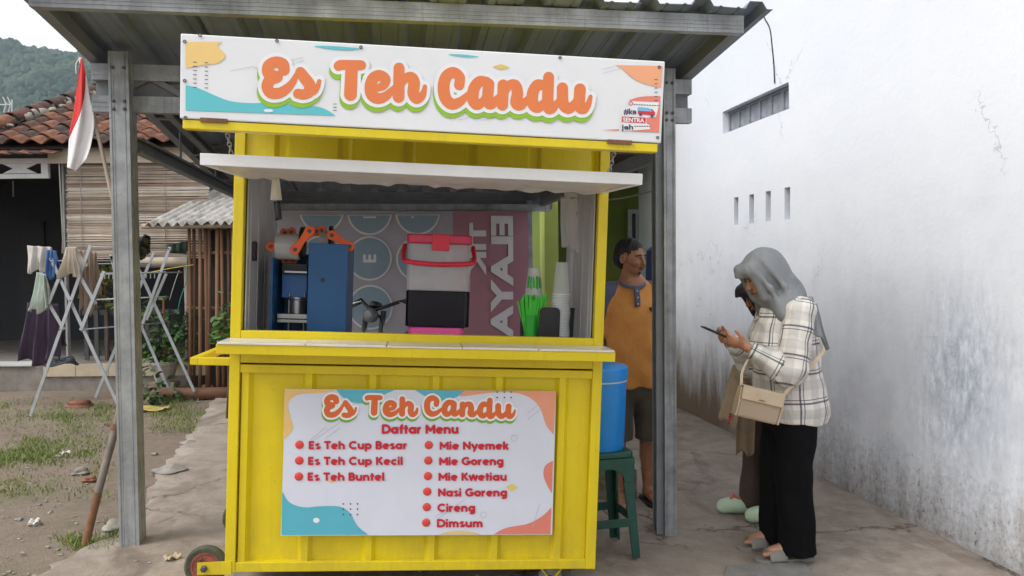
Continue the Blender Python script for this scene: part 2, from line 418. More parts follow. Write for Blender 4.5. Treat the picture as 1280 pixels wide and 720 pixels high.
for (x0, x1, z0, z1) in holes: mb.box((x0-.05, D_-.05, z0-.05), (x1+.05, D_-.004, z1+.05))
part('recess_shade_back', mb, M_SHADE, wallo)  # dark backing painted in for the unlit inside of the openings
M_BREEZE = mat('cement_block', srgb(138,142,150), .9, var=.15, scale=14, bump=.3, bscale=80)
def breeze():
    w, h, t = .196, .196, .05; mb = MB(); b = .018
    for lo, hi in (((0,0,0),(w,t,b)), ((0,0,h-b),(w,t,h)), ((0,0,b),(b,t,h-b)), ((w-b,0,b),(w,t,h-b))): mb.box(lo, hi)
    n = 5; c = w-2*b
    for sgn in (1, -1):
        for k in range(-n+1, n):
            o = k*c/n
            x0, z0, x1, z1 = max(0, o), max(0, -o), min(c, c+o), min(c, c-o)
            if x1-x0 < .012: continue
            if sgn < 0: z0, z1 = c-z0, c-z1
            mb.bar((b+x0, t/2+.004*sgn, b+z0), (b+x1, t/2+.004*sgn, b+z1), .02, .011, up=(0,1,0))
    return mb.mesh('breeze_block', M_BREEZE)
bme = breeze()
for k in range(6):
    o = link('breeze_block', bme, wallo, T(5.936+k*.2065, -.10, 2.764) @ Matrix.Diagonal((1.02, 1, .985, 1)))
mb = MB(); pts = [onU(*p, WU) for p in [(951,3),(957,22),(964,36),(967,60),(969,82),(970,104)]]
P = smooth_open([(p[1], .012, p[2]) for p in pts], 5); mb.tube(P, .006, 6)
part('cable', mb, mat('black_cable', srgb(58,54,52), .7), wallo, smooth=True)

# ================================================================== steel shed over the cart
shed = thing('steel_canopy', 'lean-to canopy of galvanised steel channels and ribbed metal roof sheets over the cart', 'canopy', MS)
RS = .10                                        # roof fall per metre away from the street
def rz(v): return 2.775 - RS*(v-3.8)            # underside of the roof sheets
def cchan(mb, a, b, w, d, t=.0035, up=(0,0,1), lip=.014, flip=1):
    """lipped C channel from a to b, w across, d deep, open side towards flip*side"""
    a = np.array(a, float); b = np.array(b, float); tt = b-a; L = np.linalg.norm(tt); tt /= L; up = np.array(up, float)
    x = np.cross(tt, up); x /= np.linalg.norm(x); z = np.cross(x, tt); x = x*flip
    pr = [(-d/2,-w/2),(d/2,-w/2),(d/2,-w/2+lip),(d/2-t,-w/2+lip),(d/2-t,-w/2+t),(-d/2+t,-w/2+t),(-d/2+t,w/2-t),(d/2-t,w/2-t),(d/2-t,w/2-lip),(d/2,w/2-lip),(d/2,w/2),(-d/2,w/2)]
    V = [e + x*p[0] + z*p[1] for e in (a, b) for p in pr]; k = len(pr)
    F = [(i,(i+1)%k,k+(i+1)%k,k+i) for i in range(k)]
    F += [(0,1,2,3),(0,3,4,5),(0,5,6,11),(11,6,7,8),(11,8,9,10)]; F += [tuple(i+k for i in f)[::-1] for f in F[-5:]]
    mb.add(V, F)
# roof sheets: flat pans with trapezoid ribs, five sheets side by side
U0, U1, RP = -1.60, 1.88, .272
for k in range(5):
    ua = U0 + k*(U1-U0)/5; ub = ua + (U1-U0)/5 + (.03 if k < 4 else 0)
    prof = [];  x = ua
    rib0 = math.floor((ua-U0)/RP)
    pts = [(ua, 0.)]
    for r_ in range(-1, 20):
        c = U0 + .13 + r_*RP
        for dx, h in ((-.055,0.),(-.032,.036),(.032,.036),(.055,0.)):
            if ua < c+dx < ub: pts.append((c+dx, h))
        for dx in (-.045+.136, .045+.136):
            for e_, h in ((-.012, 0.), (0, .006), (.012, 0.)):
                if ua < c+dx+e_ < ub: pts.append((c+dx+e_, h))
    pts.append((ub, pts[-1][1] if pts[-1][1] > .02 else 0.)); pts = sorted(set(pts))
    mb = MB(); nv = 18; V = []; F = []; n = len(pts)
    for j in range(nv+1):
        v_ = 3.70 + (8.78-3.70)*j/nv
        for (x, h) in pts: V.append((x, v_, rz(v_)+h+.004*(k % 2)+.004*math.sin(x*9+v_*2)))
    for j in range(nv):
        for i in range(n-1): F.append((j*n+i, j*n+i+1, (j+1)*n+i+1, (j+1)*n+i))
    mb.add(V, F); part('roof_sheet', mb, M_SHEET, shed, thick=.0025)
# front purlin, rear purlins, rakes
mb = MB(); cchan(mb, (-1.515, 3.80, rz(3.8)-.047), (1.765, 3.80, rz(3.8)-.047), .086, .05, flip=-1)
for g_ in (-.022, -.004, .014): mb.box((-1.512, 3.7715, rz(3.8)-.047+g_-.003), (1.762, 3.7745, rz(3.8)-.047+g_+.003))
part('front_purlin', mb, M_GALV, shed)
for v_ in (5.55, 6.55, 7.5, 8.4):
    mb = MB(); cchan(mb, (-1.515, v_, rz(v_)-.045), (1.765, v_, rz(v_)-.045), .08, .04); part('purlin', mb, M_GALVD, shed)
for u_ in (-1.49, 1.74):
    mb = MB(); cchan(mb, (u_, 3.832, rz(3.83)-.04), (u_, 8.37, rz(8.37)-.046), .075, .045, flip=-1 if u_ < 0 else 1); part('rake_channel', mb, M_GALVD, shed)
# truss beam over the posts
BV = 4.5; zt_, zb_ = 2.615, 2.365
for z_, nm in ((zt_-.042, 'top_chord'), (zb_+.042, 'bottom_chord')):
    mb = MB(); cchan(mb, (-1.505, BV, z_), (1.77, BV, z_), .084, .05, flip=-1)
    for g in (-.012, .012): mb.box((-1.50, BV-.0275, z_+g-.004), (1.765, BV-.0245, z_+g+.004))
    part(nm, mb, M_GALV, shed)
mb = MB(); n = 14; us = np.linspace(-1.45, 1.72, n+1)
for i in range(n):
    za, zb2 = (zb_+.06, zt_-.06) if i % 2 == 0 else (zt_-.06, zb_+.06)
    mb.bar((us[i], BV+.012, za), (us[i+1], BV+.012, zb2), .03, .045, up=(0,1,0))
mb.box((-1.50, BV+.026, zb_+.02), (1.765, BV+.03, zt_-.02))
part('truss_web', mb, M_GALVD, shed)
# posts: each a pair of channels with a groove between, screwed at the beam
def post(u_, v_, w, d, z0, z1, groove):
    mb = MB()
    mb.box((u_-w/2, v_-d/2, z0), (u_+w/2, v_-d*.06, z1)); mb.box((u_-w/2, v_+d*.06, z0), (u_+w/2, v_+d/2, z1)); mb.box((u_-w/2+.012, v_-d*.06, z0), (u_+w/2-.008, v_+d*.06, z1))
    for s_ in (-1, 1):      # rolled lips on the front edge
        mb.box((u_+s_*w/2*.98-.006, v_-d/2-.004, z0), (u_+s_*w/2*.98+.006, v_-d/2, z1))
        mb.box((u_+s_*w/2*.62-.002, v_-d/2-.0025, z0), (u_+s_*w/2*.62+.002, v_-d/2, z1))
    o = part('post', mb, M_GALV, shed, bevel=.002)
    for z_ in (zt_-.04, zb_+.04, zb_+.0): 
        for s_ in (-.6, .6): ms = MB(); ms.lathe([(.0,0),(.009,0),(.009,.004),(.005,.007),(0,.007)], 8, M=T(u_+s_*w/2, v_-d/2-.004, z_) @ RX(math.radians(90)), close=False); part('screw', ms, M_SCREW, o)
    return o
pl = onV(158.5, 676, 4.5)[0]
post(-1.345, 4.46, .088, .135, .05, 2.66, 1)
post(1.608, 4.46, .060, .11, -.09, 2.66, 1)
mb = MB(); cchan(mb, (1.555, 4.47, -.09), (1.555, 4.47, 2.62), .075, .042, up=(0,1,0), flip=1); part('post_channel', mb, M_GALVD, shed)
# rear posts and rear beam
for u_ in (-1.12, 1.50):
    mb = MB(); mb.box((u_-.03, 8.36, -.08), (u_+.03, 8.44, rz(8.4)-.09)); part('rear_post', mb, M_GALV, shed, bevel=.003)
mb = MB(); cchan(mb, (-1.45, 8.30, 2.14), (1.70, 8.30, 2.14), .075, .05, flip=-1); part('rear_beam', mb, M_GALV, shed)
part('rear_gap_blocker', MB().box((-1.5, 8.425, 2.13), (1.76, 8.432, rz(8.43)-.012)), M_GALVD, shed)  # sheet added to block the bright gap under the roof
# side trusses: level bottom chord, falling top chord, uprights
for u_ in (-1.31, 1.62):
    mb = MB(); cchan(mb, (u_, 4.56, 2.205), (u_, 8.27, 2.20), .085, .05, flip=1); part('side_bottom_chord', mb, M_GALVD, shed)
    mb = MB(); cchan(mb, (u_+.004, 4.53, rz(4.53)-.14), (u_+.004, 8.27, 2.262), .07, .045, flip=1); part('side_top_chord', mb, M_GALVD, shed)
    for v_ in (5.6, 6.7):
        zt2 = 2.56-(v_-4.5)*.088
        mb = MB(); mb.box((u_-.033, v_-.02, 2.24), (u_-.027, v_+.02, zt2)); part('upright', mb, M_GALVD, shed)

# ================================================================== wooded hill far behind
def hz(x, y):
    r = np.clip((y-420)/480, 0, 1); r = r*r*(3-2*r)
    side = 1/(1+np.exp((x+.41*y)/22.))
    return r*side*(226+16*np.sin(x*.012+1)+9*np.sin(x*.031+.5)+7*np.sin(y*.021+x*.016)+4*np.sin(y*.07-x*.05))
hx = np.linspace(-1100, -150, 80); hy = np.linspace(400, 1050, 60); HX, HY = np.meshgrid(hx, hy, indexing='ij'); HZ = hz(HX, HY)-.5
mb = MB(); mb.v.append(np.stack([HX, HY, HZ], -1).reshape(-1, 3)); mb.n = HX.size
ii = np.arange(HX.size).reshape(HX.shape); mb.f = np.stack([ii[:-1,:-1], ii[1:,:-1], ii[1:,1:], ii[:-1,1:]], -1).reshape(-1, 4).tolist(); mb.m = [0]*len(mb.f)
M_HILL = mat('forest_floor', srgb(60,78,48), .95, var=.3, scale=.05)
struct(part('hill', mb, M_HILL, smooth=True))
def m_forest():
    t = NT('far_forest'); v = t.map()
    a = t.noise(v, .012, 5, .6); b = t.noise(v, .3, 5, .7)
    col = t.mix(t.ramp(a, [(.35, 0.), (.65, 1.)]), srgb(42,68,46), srgb(66,86,60))
    col = t.mix(t.ramp(b, [(.4, 0.), (.7, .8)]), col, srgb(28,46,36))
    return t.fin(col, .95)
bmi = bmesh.new(); bmesh.ops.create_icosphere(bmi, subdivisions=2, radius=1); iv = np.array([v.co for v in bmi.verts]); ifc = np.array([[v.index for v in f.verts] for f in bmi.faces]); bmi.free()
NTR = 9000; VV_ = []; FF_ = []
ty = 430 + 520*rng.uniform(0, 1, NTR)**.75; tx = -ty*rng.uniform(.42, .80, NTR)
for k in range(NTR):
    s_ = rng.uniform(2.4, 5.6); q = iv*(s_, s_, s_*rng.uniform(.7, 1.3)); q = q*(1+.3*np.sin(iv[:, :1]*5+k)*np.sin(iv[:, 1:2]*6+k*1.7)+.25*np.sin(iv[:, 2:]*7+k))
    VV_.append(q + (tx[k], ty[k], float(hz(tx[k], ty[k]))+s_*.35)); FF_.append(ifc+k*len(iv))
me = bpy.data.meshes.new('forest'); V = np.concatenate(VV_); Fa = np.concatenate(FF_)
me.vertices.add(len(V)); me.vertices.foreach_set('co', V.ravel()); me.loops.add(Fa.size); me.loops.foreach_set('vertex_index', Fa.ravel().astype(np.int32))
me.polygons.add(len(Fa)); me.polygons.foreach_set('loop_start', np.arange(0, Fa.size, 3, dtype=np.int32)); me.update(calc_edges=True); me.materials.append(m_forest())
fo = stuff(link('forest', me)); tag(fo, 'dense green woodland covering the far hillside', 'forest')

# pale repair patch in the pavement by the wall
cp = [G(*p) for p in ((908,713),(1003,706),(1035,745),(900,752))]; mb = MB(); n = 4
mb.add([(p[0], p[1], PZ(p[0])-.02) for p in cp]+[(p[0], p[1], PZ(p[0])+.012) for p in cp], [(0,3,2,1),(4,5,6,7)]+[(i, (i+1)%4, 4+(i+1)%4, 4+i) for i in range(4)])
struct(part('pavement_patch', mb, mat('grey_cement_patch', srgb(132,130,126), .9, var=.15, scale=9, bump=.3), bevel=.004))
# ================================================================== flat print: stroke lettering, text and blobs laid on a plane
def marching(sd, x0, y0, h):
    """filled region sd<0 on a grid -> 2D verts, faces (runs of full cells merged)"""
    V = {}; P = []; F = []
    def vid(x, y):
        k = (round(x*512), round(y*512))
        if k not in V: V[k] = len(P); P.append((x, y))
        return V[k]
    ins = sd < 0; ny, nx = sd.shape
    full = ins[:-1,:-1] & ins[1:,:-1] & ins[:-1,1:] & ins[1:,1:]
    anyc = ins[:-1,:-1] | ins[1:,:-1] | ins[:-1,1:] | ins[1:,1:]
    for j in range(ny-1):
        i = 0; row = full[j]
        while i < nx-1:
            if row[i]:
                a = i
                while i < nx-1 and row[i]: i += 1
                F.append((vid(x0+a*h, y0+j*h), vid(x0+i*h, y0+j*h), vid(x0+i*h, y0+(j+1)*h), vid(x0+a*h, y0+(j+1)*h)))
            else: i += 1
    for j, i in zip(*np.nonzero(anyc & ~full)):
        c = [(i,j),(i+1,j),(i+1,j+1),(i,j+1)]; d = [sd[q[1], q[0]] for q in c]; pl = []
        for k in range(4):
            a, b = c[k], c[(k+1)%4]; da, db = d[k], d[(k+1)%4]
            if da < 0: pl.append((x0+a[0]*h, y0+a[1]*h))
            if (da < 0) != (db < 0):
                t = da/(da-db); pl.append((x0+(a[0]+(b[0]-a[0])*t)*h, y0+(a[1]+(b[1]-a[1])*t)*h))
        ids = []
        for p in pl:
            q = vid(*p)
            if q not in ids: ids.append(q)
        if len(ids) >= 3: F.append(tuple(ids))
    return np.array(P), F
# the round script lettering, as centre lines with radii (coordinates of one long strip: x to the right, y down)
def _w(k, l): return [(l, k)]
C5 = lambda pts: [(220+x/4, 20+y/4) for x, y in pts]
C6 = lambda pts: [(540+x/4, 20+y/4) for x, y in pts]
WORDS = {
 'Es': [(C5([(540,268),(533,240),(497,231),(462,250),(463,288),(505,304)]), 7.2), (C5([(505,304),(468,322),(456,355),(474,384),(515,385),(550,366),(580,335),(600,300),(618,274)]), [7.2,7.2,7.2,7,6.8,6,4.6,3.6,3.6]),
        (C5([(622,280),(645,312),(668,345),(668,375),(640,392),(610,388)]), [6.4,7.2,7.4,7.2,6.4,6.2]), (C5([(655,385),(690,376),(708,352),(716,325)]), [5.5,4.4,3.2,2.6])],
 'Teh': [(C5([(812,250),(830,244),(925,246)]), [6,6.2,6.2]), (C5([(878,250),(872,392)]), [7.6,8]),
        (C5([(1005,362),(1038,346),(1046,315),(1018,297),(986,312),(972,355),(980,395),(1012,412),(1052,398),(1090,360)]), [4.4,5.5,6.5,6.8,7.2,7.4,7.2,6.8,5.6,3.6]),
        (C5([(1115,260),(1113,405)]), [6.8,7.2]), (C5([(1116,365),(1140,318),(1172,305),(1190,330),(1186,385),(1203,412),(1228,400),(1240,375),(1244,352)]), [4,5.4,6.6,7.2,7.2,6.8,5,3.4,2.6])],
 'Candu': [(C6([(136,345),(138,305),(106,282),(72,302),(58,350),(66,408),(98,440),(140,428),(180,390)]), [6.4,6.4,6.8,7.2,7.4,7.4,7.0,5.6,3.2]),
        (C6([(272,328),(236,328),(209,365),(205,418),(226,443),(256,424),(276,380)]), [6.2,6.8,7.2,7.2,6.6,5,4]), (C6([(283,340),(279,425),(300,440),(330,405)]), [7,7,6,3.4]),
        (C6([(356,345),(352,445)]), [7,7]), (C6([(356,400),(384,348),(416,345),(427,385),(421,435),(446,446),(478,412)]), [4,5.6,6.6,7.2,7.2,6,3.4]),
        (C6([(560,348),(526,345),(503,388),(505,440),(530,458),(560,432)]), [6.2,6.8,7.2,7.2,6.4,4.4]), (C6([(583,306),(579,445),(600,462),(632,425)]), [6.8,7.2,6,3.4]),
        (C6([(652,360),(655,435),(680,462),(708,445),(734,400)]), [7,7.2,6.8,5.4,3.8]), (C6([(740,366),(736,445),(756,464),(780,442),(793,402)]), [7.2,7.2,6.4,4,2.4])],
}
def word_sdf(strokes, f, k, h=.8, pad=14):
    """distance field of a word; f maps strip coords, k scales radii"""
    segs = []
    for pts, r in strokes:
        P = np.array([f(p) for p in pts]); R = np.broadcast_to(np.array(r, float), (len(P),)) * k
        Q = smooth_open(np.column_stack([P, R]), 8); segs += [(Q[i], Q[i+1]) for i in range(len(Q)-1)]
    A = np.array([s[0] for s in segs] + [s[1] for s in segs]); pad = pad*k
    x0, y0 = A[:,0].min()-pad, A[:,1].min()-pad; nx = int((A[:,0].max()+pad-x0)/h)+2; ny = int((A[:,1].max()+pad+8*k-y0)/h)+2
    gx, gy = np.meshgrid(x0+np.arange(nx)*h, y0+np.arange(ny)*h); d = np.full(gx.shape, 1e3)
    for a, b in segs:
        ab = b[:2]-a[:2]; L = ab@ab+1e-9
        t = np.clip(((gx-a[0])*ab[0]+(gy-a[1])*ab[1])/L, 0, 1)
        d = np.minimum(d, np.hypot(gx-a[0]-ab[0]*t, gy-a[1]-ab[1]*t)-(a[2]+(b[2]-a[2])*t))
    return d, x0, y0, h
def lay(P2, y): return CL(P2[:, 0], P2[:, 1], y)
def print_layer(name, P2, F, y, m, parent):
    mb = MB(); mb.add(lay(np.asarray(P2, float), y), F); o = part(name, mb, m, parent); return o
def lettering(parent, y, fmap, k, mats, h):
    """orange letters, white rim and green drop edge"""
    for lvl, dil, dx, dy, m, nm in ((0, 4.4, -1.3, 6.2, mats[2], 'green_drop_edge'), (1, 4.6, 0, 0, mats[1], 'white_rim'), (2, 0, 0, 0, mats[0], 'orange_lettering')):
        P = []; F = []
        for w in WORDS:
            d, x0, y0, hh = word_sdf(WORDS[w], fmap[w], k, h); v, f = marching(d-dil*k, x0, y0, hh)
            v = v + np.array([dx*k, dy*k]); n = sum(len(p) for p in P); P.append(v); F += [tuple(i+n for i in q) for q in f]
        print_layer(nm, np.concatenate(P), F, y-.0009*lvl, m, parent)
def text2d(s, offset=0., res=3):
    cu = bpy.data.curves.new('txt', 'FONT'); cu.body = s; cu.offset = offset; cu.resolution_u = res; cu.fill_mode = 'FRONT'
    o = bpy.data.objects.new('txt', cu); COL.objects.link(o); dg = bpy.context.evaluated_depsgraph_get()
    me = o.evaluated_get(dg).to_mesh(); P = np.array([v.co[:2] for v in me.vertices]).reshape(-1, 2); F = [tuple(p.vertices) for p in me.polygons]
    o.evaluated_get(dg).to_mesh_clear(); bpy.data.objects.remove(o); bpy.data.curves.remove(cu); return P, F
_cap = text2d('H', 0)[0][:, 1].max()
def text_px(s, x0, x1, base, cap, offset=.02, slope=0.):
    """text fitted to photo pixels: from x0 to x1 on the baseline, capitals cap high"""
    P, F = text2d(s, offset)
    hh = _cap + 2*offset
    lo, hi = P[:,0].min(), P[:,0].max()
    X = x0+(P[:,0]-lo)/(hi-lo)*(x1-x0); Y = base-(P[:,1]+offset)*cap/hh + slope*(X-x0)
    return np.column_stack([X, Y]), F
def blob(pts, n=6, straight=()):
    return smooth_closed(pts, n)
def join2(items):
    P = []; F = []; n = 0
    for p, f in items: P.append(np.asarray(p, float)); F += [tuple(i+n for i in q) for q in f]; n += len(p)
    return np.concatenate(P), F
def disc2(cx, cy, rx, ry=None, n=16):
    ry = ry or rx; a = np.arange(n)*2*math.pi/n; return np.column_stack([cx+rx*np.cos(a), cy+ry*np.sin(a)]), [tuple(range(n))]
def ring2(cx, cy, r, w, n=20):
    a = np.arange(n)*2*math.pi/n; P = np.concatenate([np.column_stack([cx+q*np.cos(a), cy+q*np.sin(a)]) for q in (r-w/2, r+w/2)])
    return P, [(i, (i+1)%n, n+(i+1)%n, n+i) for i in range(n)]
def line2(x0, y0, x1, y1, w):
    d = np.array([x1-x0, y1-y0]); d = d/np.linalg.norm(d); q = np.array([-d[1], d[0]])*w/2; a = np.array([x0,y0]); b = np.array([x1,y1])
    return np.array([a-q, b-q, b+q, a+q]), [(0,1,2,3)]
def poly2(pts): return np.array(pts, float), [tuple(range(len(pts)))]
def half_smooth(curve, corners, n=6):
    """a smooth open edge closed by straight corners"""
    Q = smooth_open(curve, n); return poly2(np.vstack([Q, np.array(corners, float).reshape(-1, 2)]) if len(corners) else Q)

# bold geometric capitals and small letters as centre lines (cap height 1, x-height .72)
def _arc(cx, cy, rx, ry, a0, a1, n=18):
    a = np.radians(np.linspace(a0, a1, n)); return [(cx+rx*math.cos(t), cy+ry*math.sin(t)) for t in a]
_O = _arc(.36, .36, .25, .25, 0, 360, 25)
GL = {
 ' ': ([], .34), 'a': ([_O, [(.61,0),(.61,.72)]], .80), 'o': ([_O], .76), 'e': ([[(.11,.37),(.61,.37)], _arc(.36,.36,.25,.25,0,318)], .76), 'c': ([_arc(.36,.36,.25,.25,48,312)], .68),
 'n': ([[(.11,0),(.11,.72)], _arc(.335,.385,.225,.225,180,0)+[(.56,0)]], .74), 'u': ([[(.56,0),(.56,.72)], [(.11,.72)]+_arc(.335,.335,.225,.225,180,360)], .74), 'h': ([[(.11,0),(.11,1.02)], _arc(.335,.385,.225,.225,180,0)+[(.56,0)]], .74),
 'm': ([[(.11,0),(.11,.72)], _arc(.30,.42,.19,.19,180,0)+[(.49,0)], _arc(.68,.42,.19,.19,180,0)+[(.87,0)]], 1.05), 'r': ([[(.11,0),(.11,.72)], _arc(.34,.38,.23,.23,180,80)], .50), 't': ([[(.2,.0),(.2,.93)], [(.02,.61),(.40,.61)]], .46), 'f': ([[(.2,0),(.2,.75)]+_arc(.40,.75,.2,.18,180,95), [(.02,.60),(.40,.60)]], .46),
 'i': ([[(.11,0),(.11,.70)], [(.11,.90),(.11,.905)]], .30), 'l': ([[(.11,0),(.11,1.02)]], .30), 's': ([_arc(.28,.50,.17,.125,40,270,14)+_arc(.28,.245,.18,.135,90,-150,14)], .58),
 'p': ([_O, [(.11,-.28),(.11,.72)]], .78), 'g': ([_O, [(.61,.72),(.61,-.02)]+_arc(.37,-.02,.24,.17,0,-140)], .80), 'y': ([[(.06,.72),(.33,.10)], [(.60,.72),(.24,-.26)]], .68), 'k': ([[(.11,0),(.11,1.02)], [(.50,.70),(.17,.33)], [(.27,.42),(.53,0)]], .64), 'w': ([[(.05,.72),(.24,.08),(.46,.70),(.68,.08),(.87,.72)]], .96),
 'E': ([[(.56,.11),(.11,.11),(.11,.89),(.56,.89)], [(.11,.5),(.51,.5)]], .68), 'T': ([[(.02,.89),(.70,.89)], [(.36,0),(.36,.89)]], .74), 'C': ([_arc(.5,.5,.39,.39,48,312,24)], .92), 'D': ([[(.36,.11),(.11,.11),(.11,.89),(.36,.89)]+_arc(.36,.5,.39,.39,90,-90)], .88), 'M': ([[(.11,0),(.11,.86),(.47,.34),(.83,.86),(.83,0)]], 1.0),
 'B': ([[(.36,.5),(.11,.5),(.11,.11),(.38,.11)]+_arc(.38,.305,.2,.195,-90,90)+[(.36,.5)]+_arc(.36,.695,.18,.195,-90,90)+[(.11,.89),(.11,.5)]], .74), 'K': ([[(.11,0),(.11,1)], [(.62,.97),(.18,.45)], [(.28,.56),(.66,.03)]], .78), 'N': ([[(.11,0),(.11,.87),(.69,.13),(.69,1)]], .86), 'G': ([_arc(.5,.5,.39,.39,48,345,24)+[(.87,.44),(.52,.44)]], .98),
}
def bold_px(s, x0, x1, base, cap, hw=.136, h=.3):
    adv = sum(GL[c][1] for c in s)-.1; kx = (x1-x0)/adv; x = 0; ny = int(cap*1.55/h)+3; nx = int((x1-x0+4)/h)+3
    gx, gy = np.meshgrid(x0-2+np.arange(nx)*h, base-cap*1.13+np.arange(ny)*h); d = np.full(gx.shape, 1e3); r = hw*cap
    for c in s:
        for st in GL[c][0]:
            P = [(x0+(x+p[0])*kx, base-p[1]*cap) for p in st]; ds = np.full(gx.shape, 1e3)
            for i in range(len(P)-1):
                a, b = np.array(P[i]), np.array(P[i+1]); ab = b-a; L = ab@ab+1e-9
                t = np.clip(((gx-a[0])*ab[0]+(gy-a[1])*ab[1])/L, 0, 1); ds = np.minimum(ds, np.hypot(gx-a[0]-ab[0]*t, gy-a[1]-ab[1]*t)-r)
            for e, q in ((P[0], P[1]), (P[-1], P[-2])):       # square ends
                if c == 'i' and st[0][1] > .8 or st is _O or c in 'BD': continue
                e = np.array(e); dr = e-np.array(q); dr /= np.linalg.norm(dr)+1e-9; pr = (gx-e[0])*dr[0]+(gy-e[1])*dr[1]
                near = np.hypot(gx-e[0], gy-e[1]) < 1.7*r; ds = np.where(near & (pr > -r*.3), np.maximum(ds, pr-.02*r), ds)
            d = np.minimum(d, ds)
        x += GL[c][1]
    return marching(d, x0-2, base-cap*1.13, h)
# ================================================================== the yellow food cart
def m_yellow():
    t = NT('yellow_enamel'); v = t.map(); t.p.inputs['Coat Weight'].default_value = .15
    a = t.noise(v, 2.5, 6, .6); b = t.noise(t.map(scale=(1,1,.25)), 22, 6, .7); c = t.noise(v, 70, 4, .7)
    col = t.mix(t.ramp(a, [(.35, 0.), (.68, 1.)]), srgb(222,200,0), srgb(208,184,0))
    col = t.mix(t.ramp(b, [(.57, 0.), (.75, .25)]), col, srgb(176,150,10))
    col = t.mix(t.ramp(c, [(.64, 0.), (.74, .4)]), col, srgb(120,98,30))
    d = t.noise(t.map(scale=(1,1,.5), loc=(4,2,1)), 9, 9, .75); col = t.mix(t.ramp(d, [(.66, 0.), (.72, .6)]), col, srgb(104,74,40))
    e = t.noise(t.map(scale=(14,14,.5)), 1.6, 6, .7); col = t.mix(t.ramp(e, [(.55, 0.), (.78, .28)]), col, srgb(150,126,16))
    lowz = t.math('SUBTRACT', .8, t.math('MULTIPLY', t.sep(t.tc.outputs['Object'])[2], 3.2), True); col = t.mix(t.math('MULTIPLY', t.math('MULTIPLY', lowz, t.ramp(d, [(.36, 0.), (.66, 1.)])), .45), col, srgb(120,104,66))
    return t.fin(col, t.ramp(a, [(.3, .38), (.7, .55)]), t.bump(c, .05, .004))
M_Y = m_yellow()
M_WHITE = mat('white_sheet', srgb(236,238,240), .5, var=.06, scale=4, bump=.05)
M_LINER = mat('aluminium_liner', srgb(190,190,192), .45, .25, var=.08, scale=8, stretch=(6,6,.6))
M_TILE = mat('cream_counter_tile', srgb(216,212,204), .3, var=.07, scale=9, coat=.3)
M_CHAIN = mat('zinc_chain', srgb(170,168,160), .4, .8)
M_RUBBER = mat('dusty_rubber', srgb(78,80,66), .9, var=.3, scale=20, bump=.2)
M_HUB = mat('rusty_red_hub', srgb(150,84,66), .8, var=.3, scale=25, bump=.2)
cart = thing('food_cart', 'yellow steel tea and snack cart with tiled counter, raised white flap and lettered sign', 'food cart', MC)
W2 = .8375; CD = .74; PB = .781; TOPZ = 2.10
zs = lambda py, y, px=520: float(CL(px, py, y)[2]); xs1 = lambda px, py, y: float(CL(px, py, y)[0])
zC = zs(447, -.19); SILL0 = zs(428.5, 0); SILL1 = zs(418, 0); OPEN = zs(231, 0)
P_ = .045
def yb(name, lo, hi, m=None, bevel=.003, parent=None):
    mb = MB(); mb.box(lo, hi); return part(name, mb, m or M_Y, parent or cart, bevel=bevel)
for sx in (-1, 1):
    for y0 in (0, CD-P_):
        x0 = sx*W2 if sx < 0 else W2-P_
        yb('corner_post', (x0, y0, 0), (x0+P_, y0+P_, TOPZ-.03))
yb('bottom_rail', (-W2+P_, .002, .001), (W2-P_, P_-.002, P_)); yb('bottom_rail', (-W2+P_, CD-P_+.002, .001), (W2-P_, CD-.002, P_))
for sx in (-1, 1):
    x0 = -W2+.002 if sx < 0 else W2-P_+.002
    yb('side_rail', (x0, P_, .001), (x0+P_-.004, CD-P_, P_)); yb('side_rail', (x0, P_, zC-.09), (x0+P_-.004, CD-P_, zC-.045))
yb('apron_rail', (-W2+P_, .004, zC-.105), (W2-P_, P_-.006, zC-.068))
yb('apron_rail', (-W2+P_, .003, zC-.060), (W2-P_, P_-.006, zC-.022))
def corr(mb, centers, x0, x1, z0, z1, yb_, yr, wt=.028, ws=.018):
    pts = [(x0, yb_)]
    for c in centers:
        for dx, y in ((-wt/2-ws, yb_), (-wt/2, yr), (wt/2, yr), (wt/2+ws, yb_)):
            if x0 < c+dx < x1: pts.append((c+dx, y))
    pts.append((x1, yb_)); n = len(pts); nz = 6
    V = [(x, y+.0025*math.sin(7*x+5*z)*(1 if abs(y-yb_) < 1e-6 else 0), z) for z in np.linspace(z0, z1, nz+1) for x, y in pts]
    F = [(j*n+i, j*n+i+1, (j+1)*n+i+1, (j+1)*n+i) for j in range(nz) for i in range(n-1)]
    mb.add(V, F)
ribs = [xs1(p, 682, 0) for p in (301, 380, 460, 539, 618, 697)]
mb = MB(); corr(mb, ribs, -W2+P_+.001, W2-P_-.001, P_-.002, zC-.104, .036, .012); part('front_panel', mb, M_Y, cart, thick=.002)
mb = MB(); corr(mb, [r+.13 for r in ribs], -W2+P_+.001, W2-P_-.001, OPEN+.02, TOPZ-.02, .02, .038); part('upper_panel', mb, M_Y, cart, thick=.002)
for sx in (-1, 1):
    mb = MB(); corr(mb, [.2, .38, .56], P_, CD-P_, P_-.002, TOPZ-.02, -.014, 0.0)
    A = Matrix(((0, -sx, 0, sx*(W2-.012)), (1, 0, 0, 0), (0, 0, 1, 0), (0, 0, 0, 1)))
    q = np.array(A); mb.v = [a @ q[:3,:3].T + q[:3,3] for a in mb.v]
    part('side_panel', mb, M_Y, cart, thick=.002)
    x0 = sx*(W2-.05); o = yb('side_liner', (min(x0, x0-sx*.006), .046, .95), (max(x0, x0-sx*.006), CD-.01, OPEN+.16), M_LINER, bevel=0)
    mb = MB()
    for k in range(4): mb.box((x0-sx*.0085 if sx > 0 else x0+.006, .10+k*.17, .96), (x0-sx*.006 if sx > 0 else x0+.0085, .106+k*.17, OPEN+.15))
    stuff(part('seam', mb, M_LINER, o))
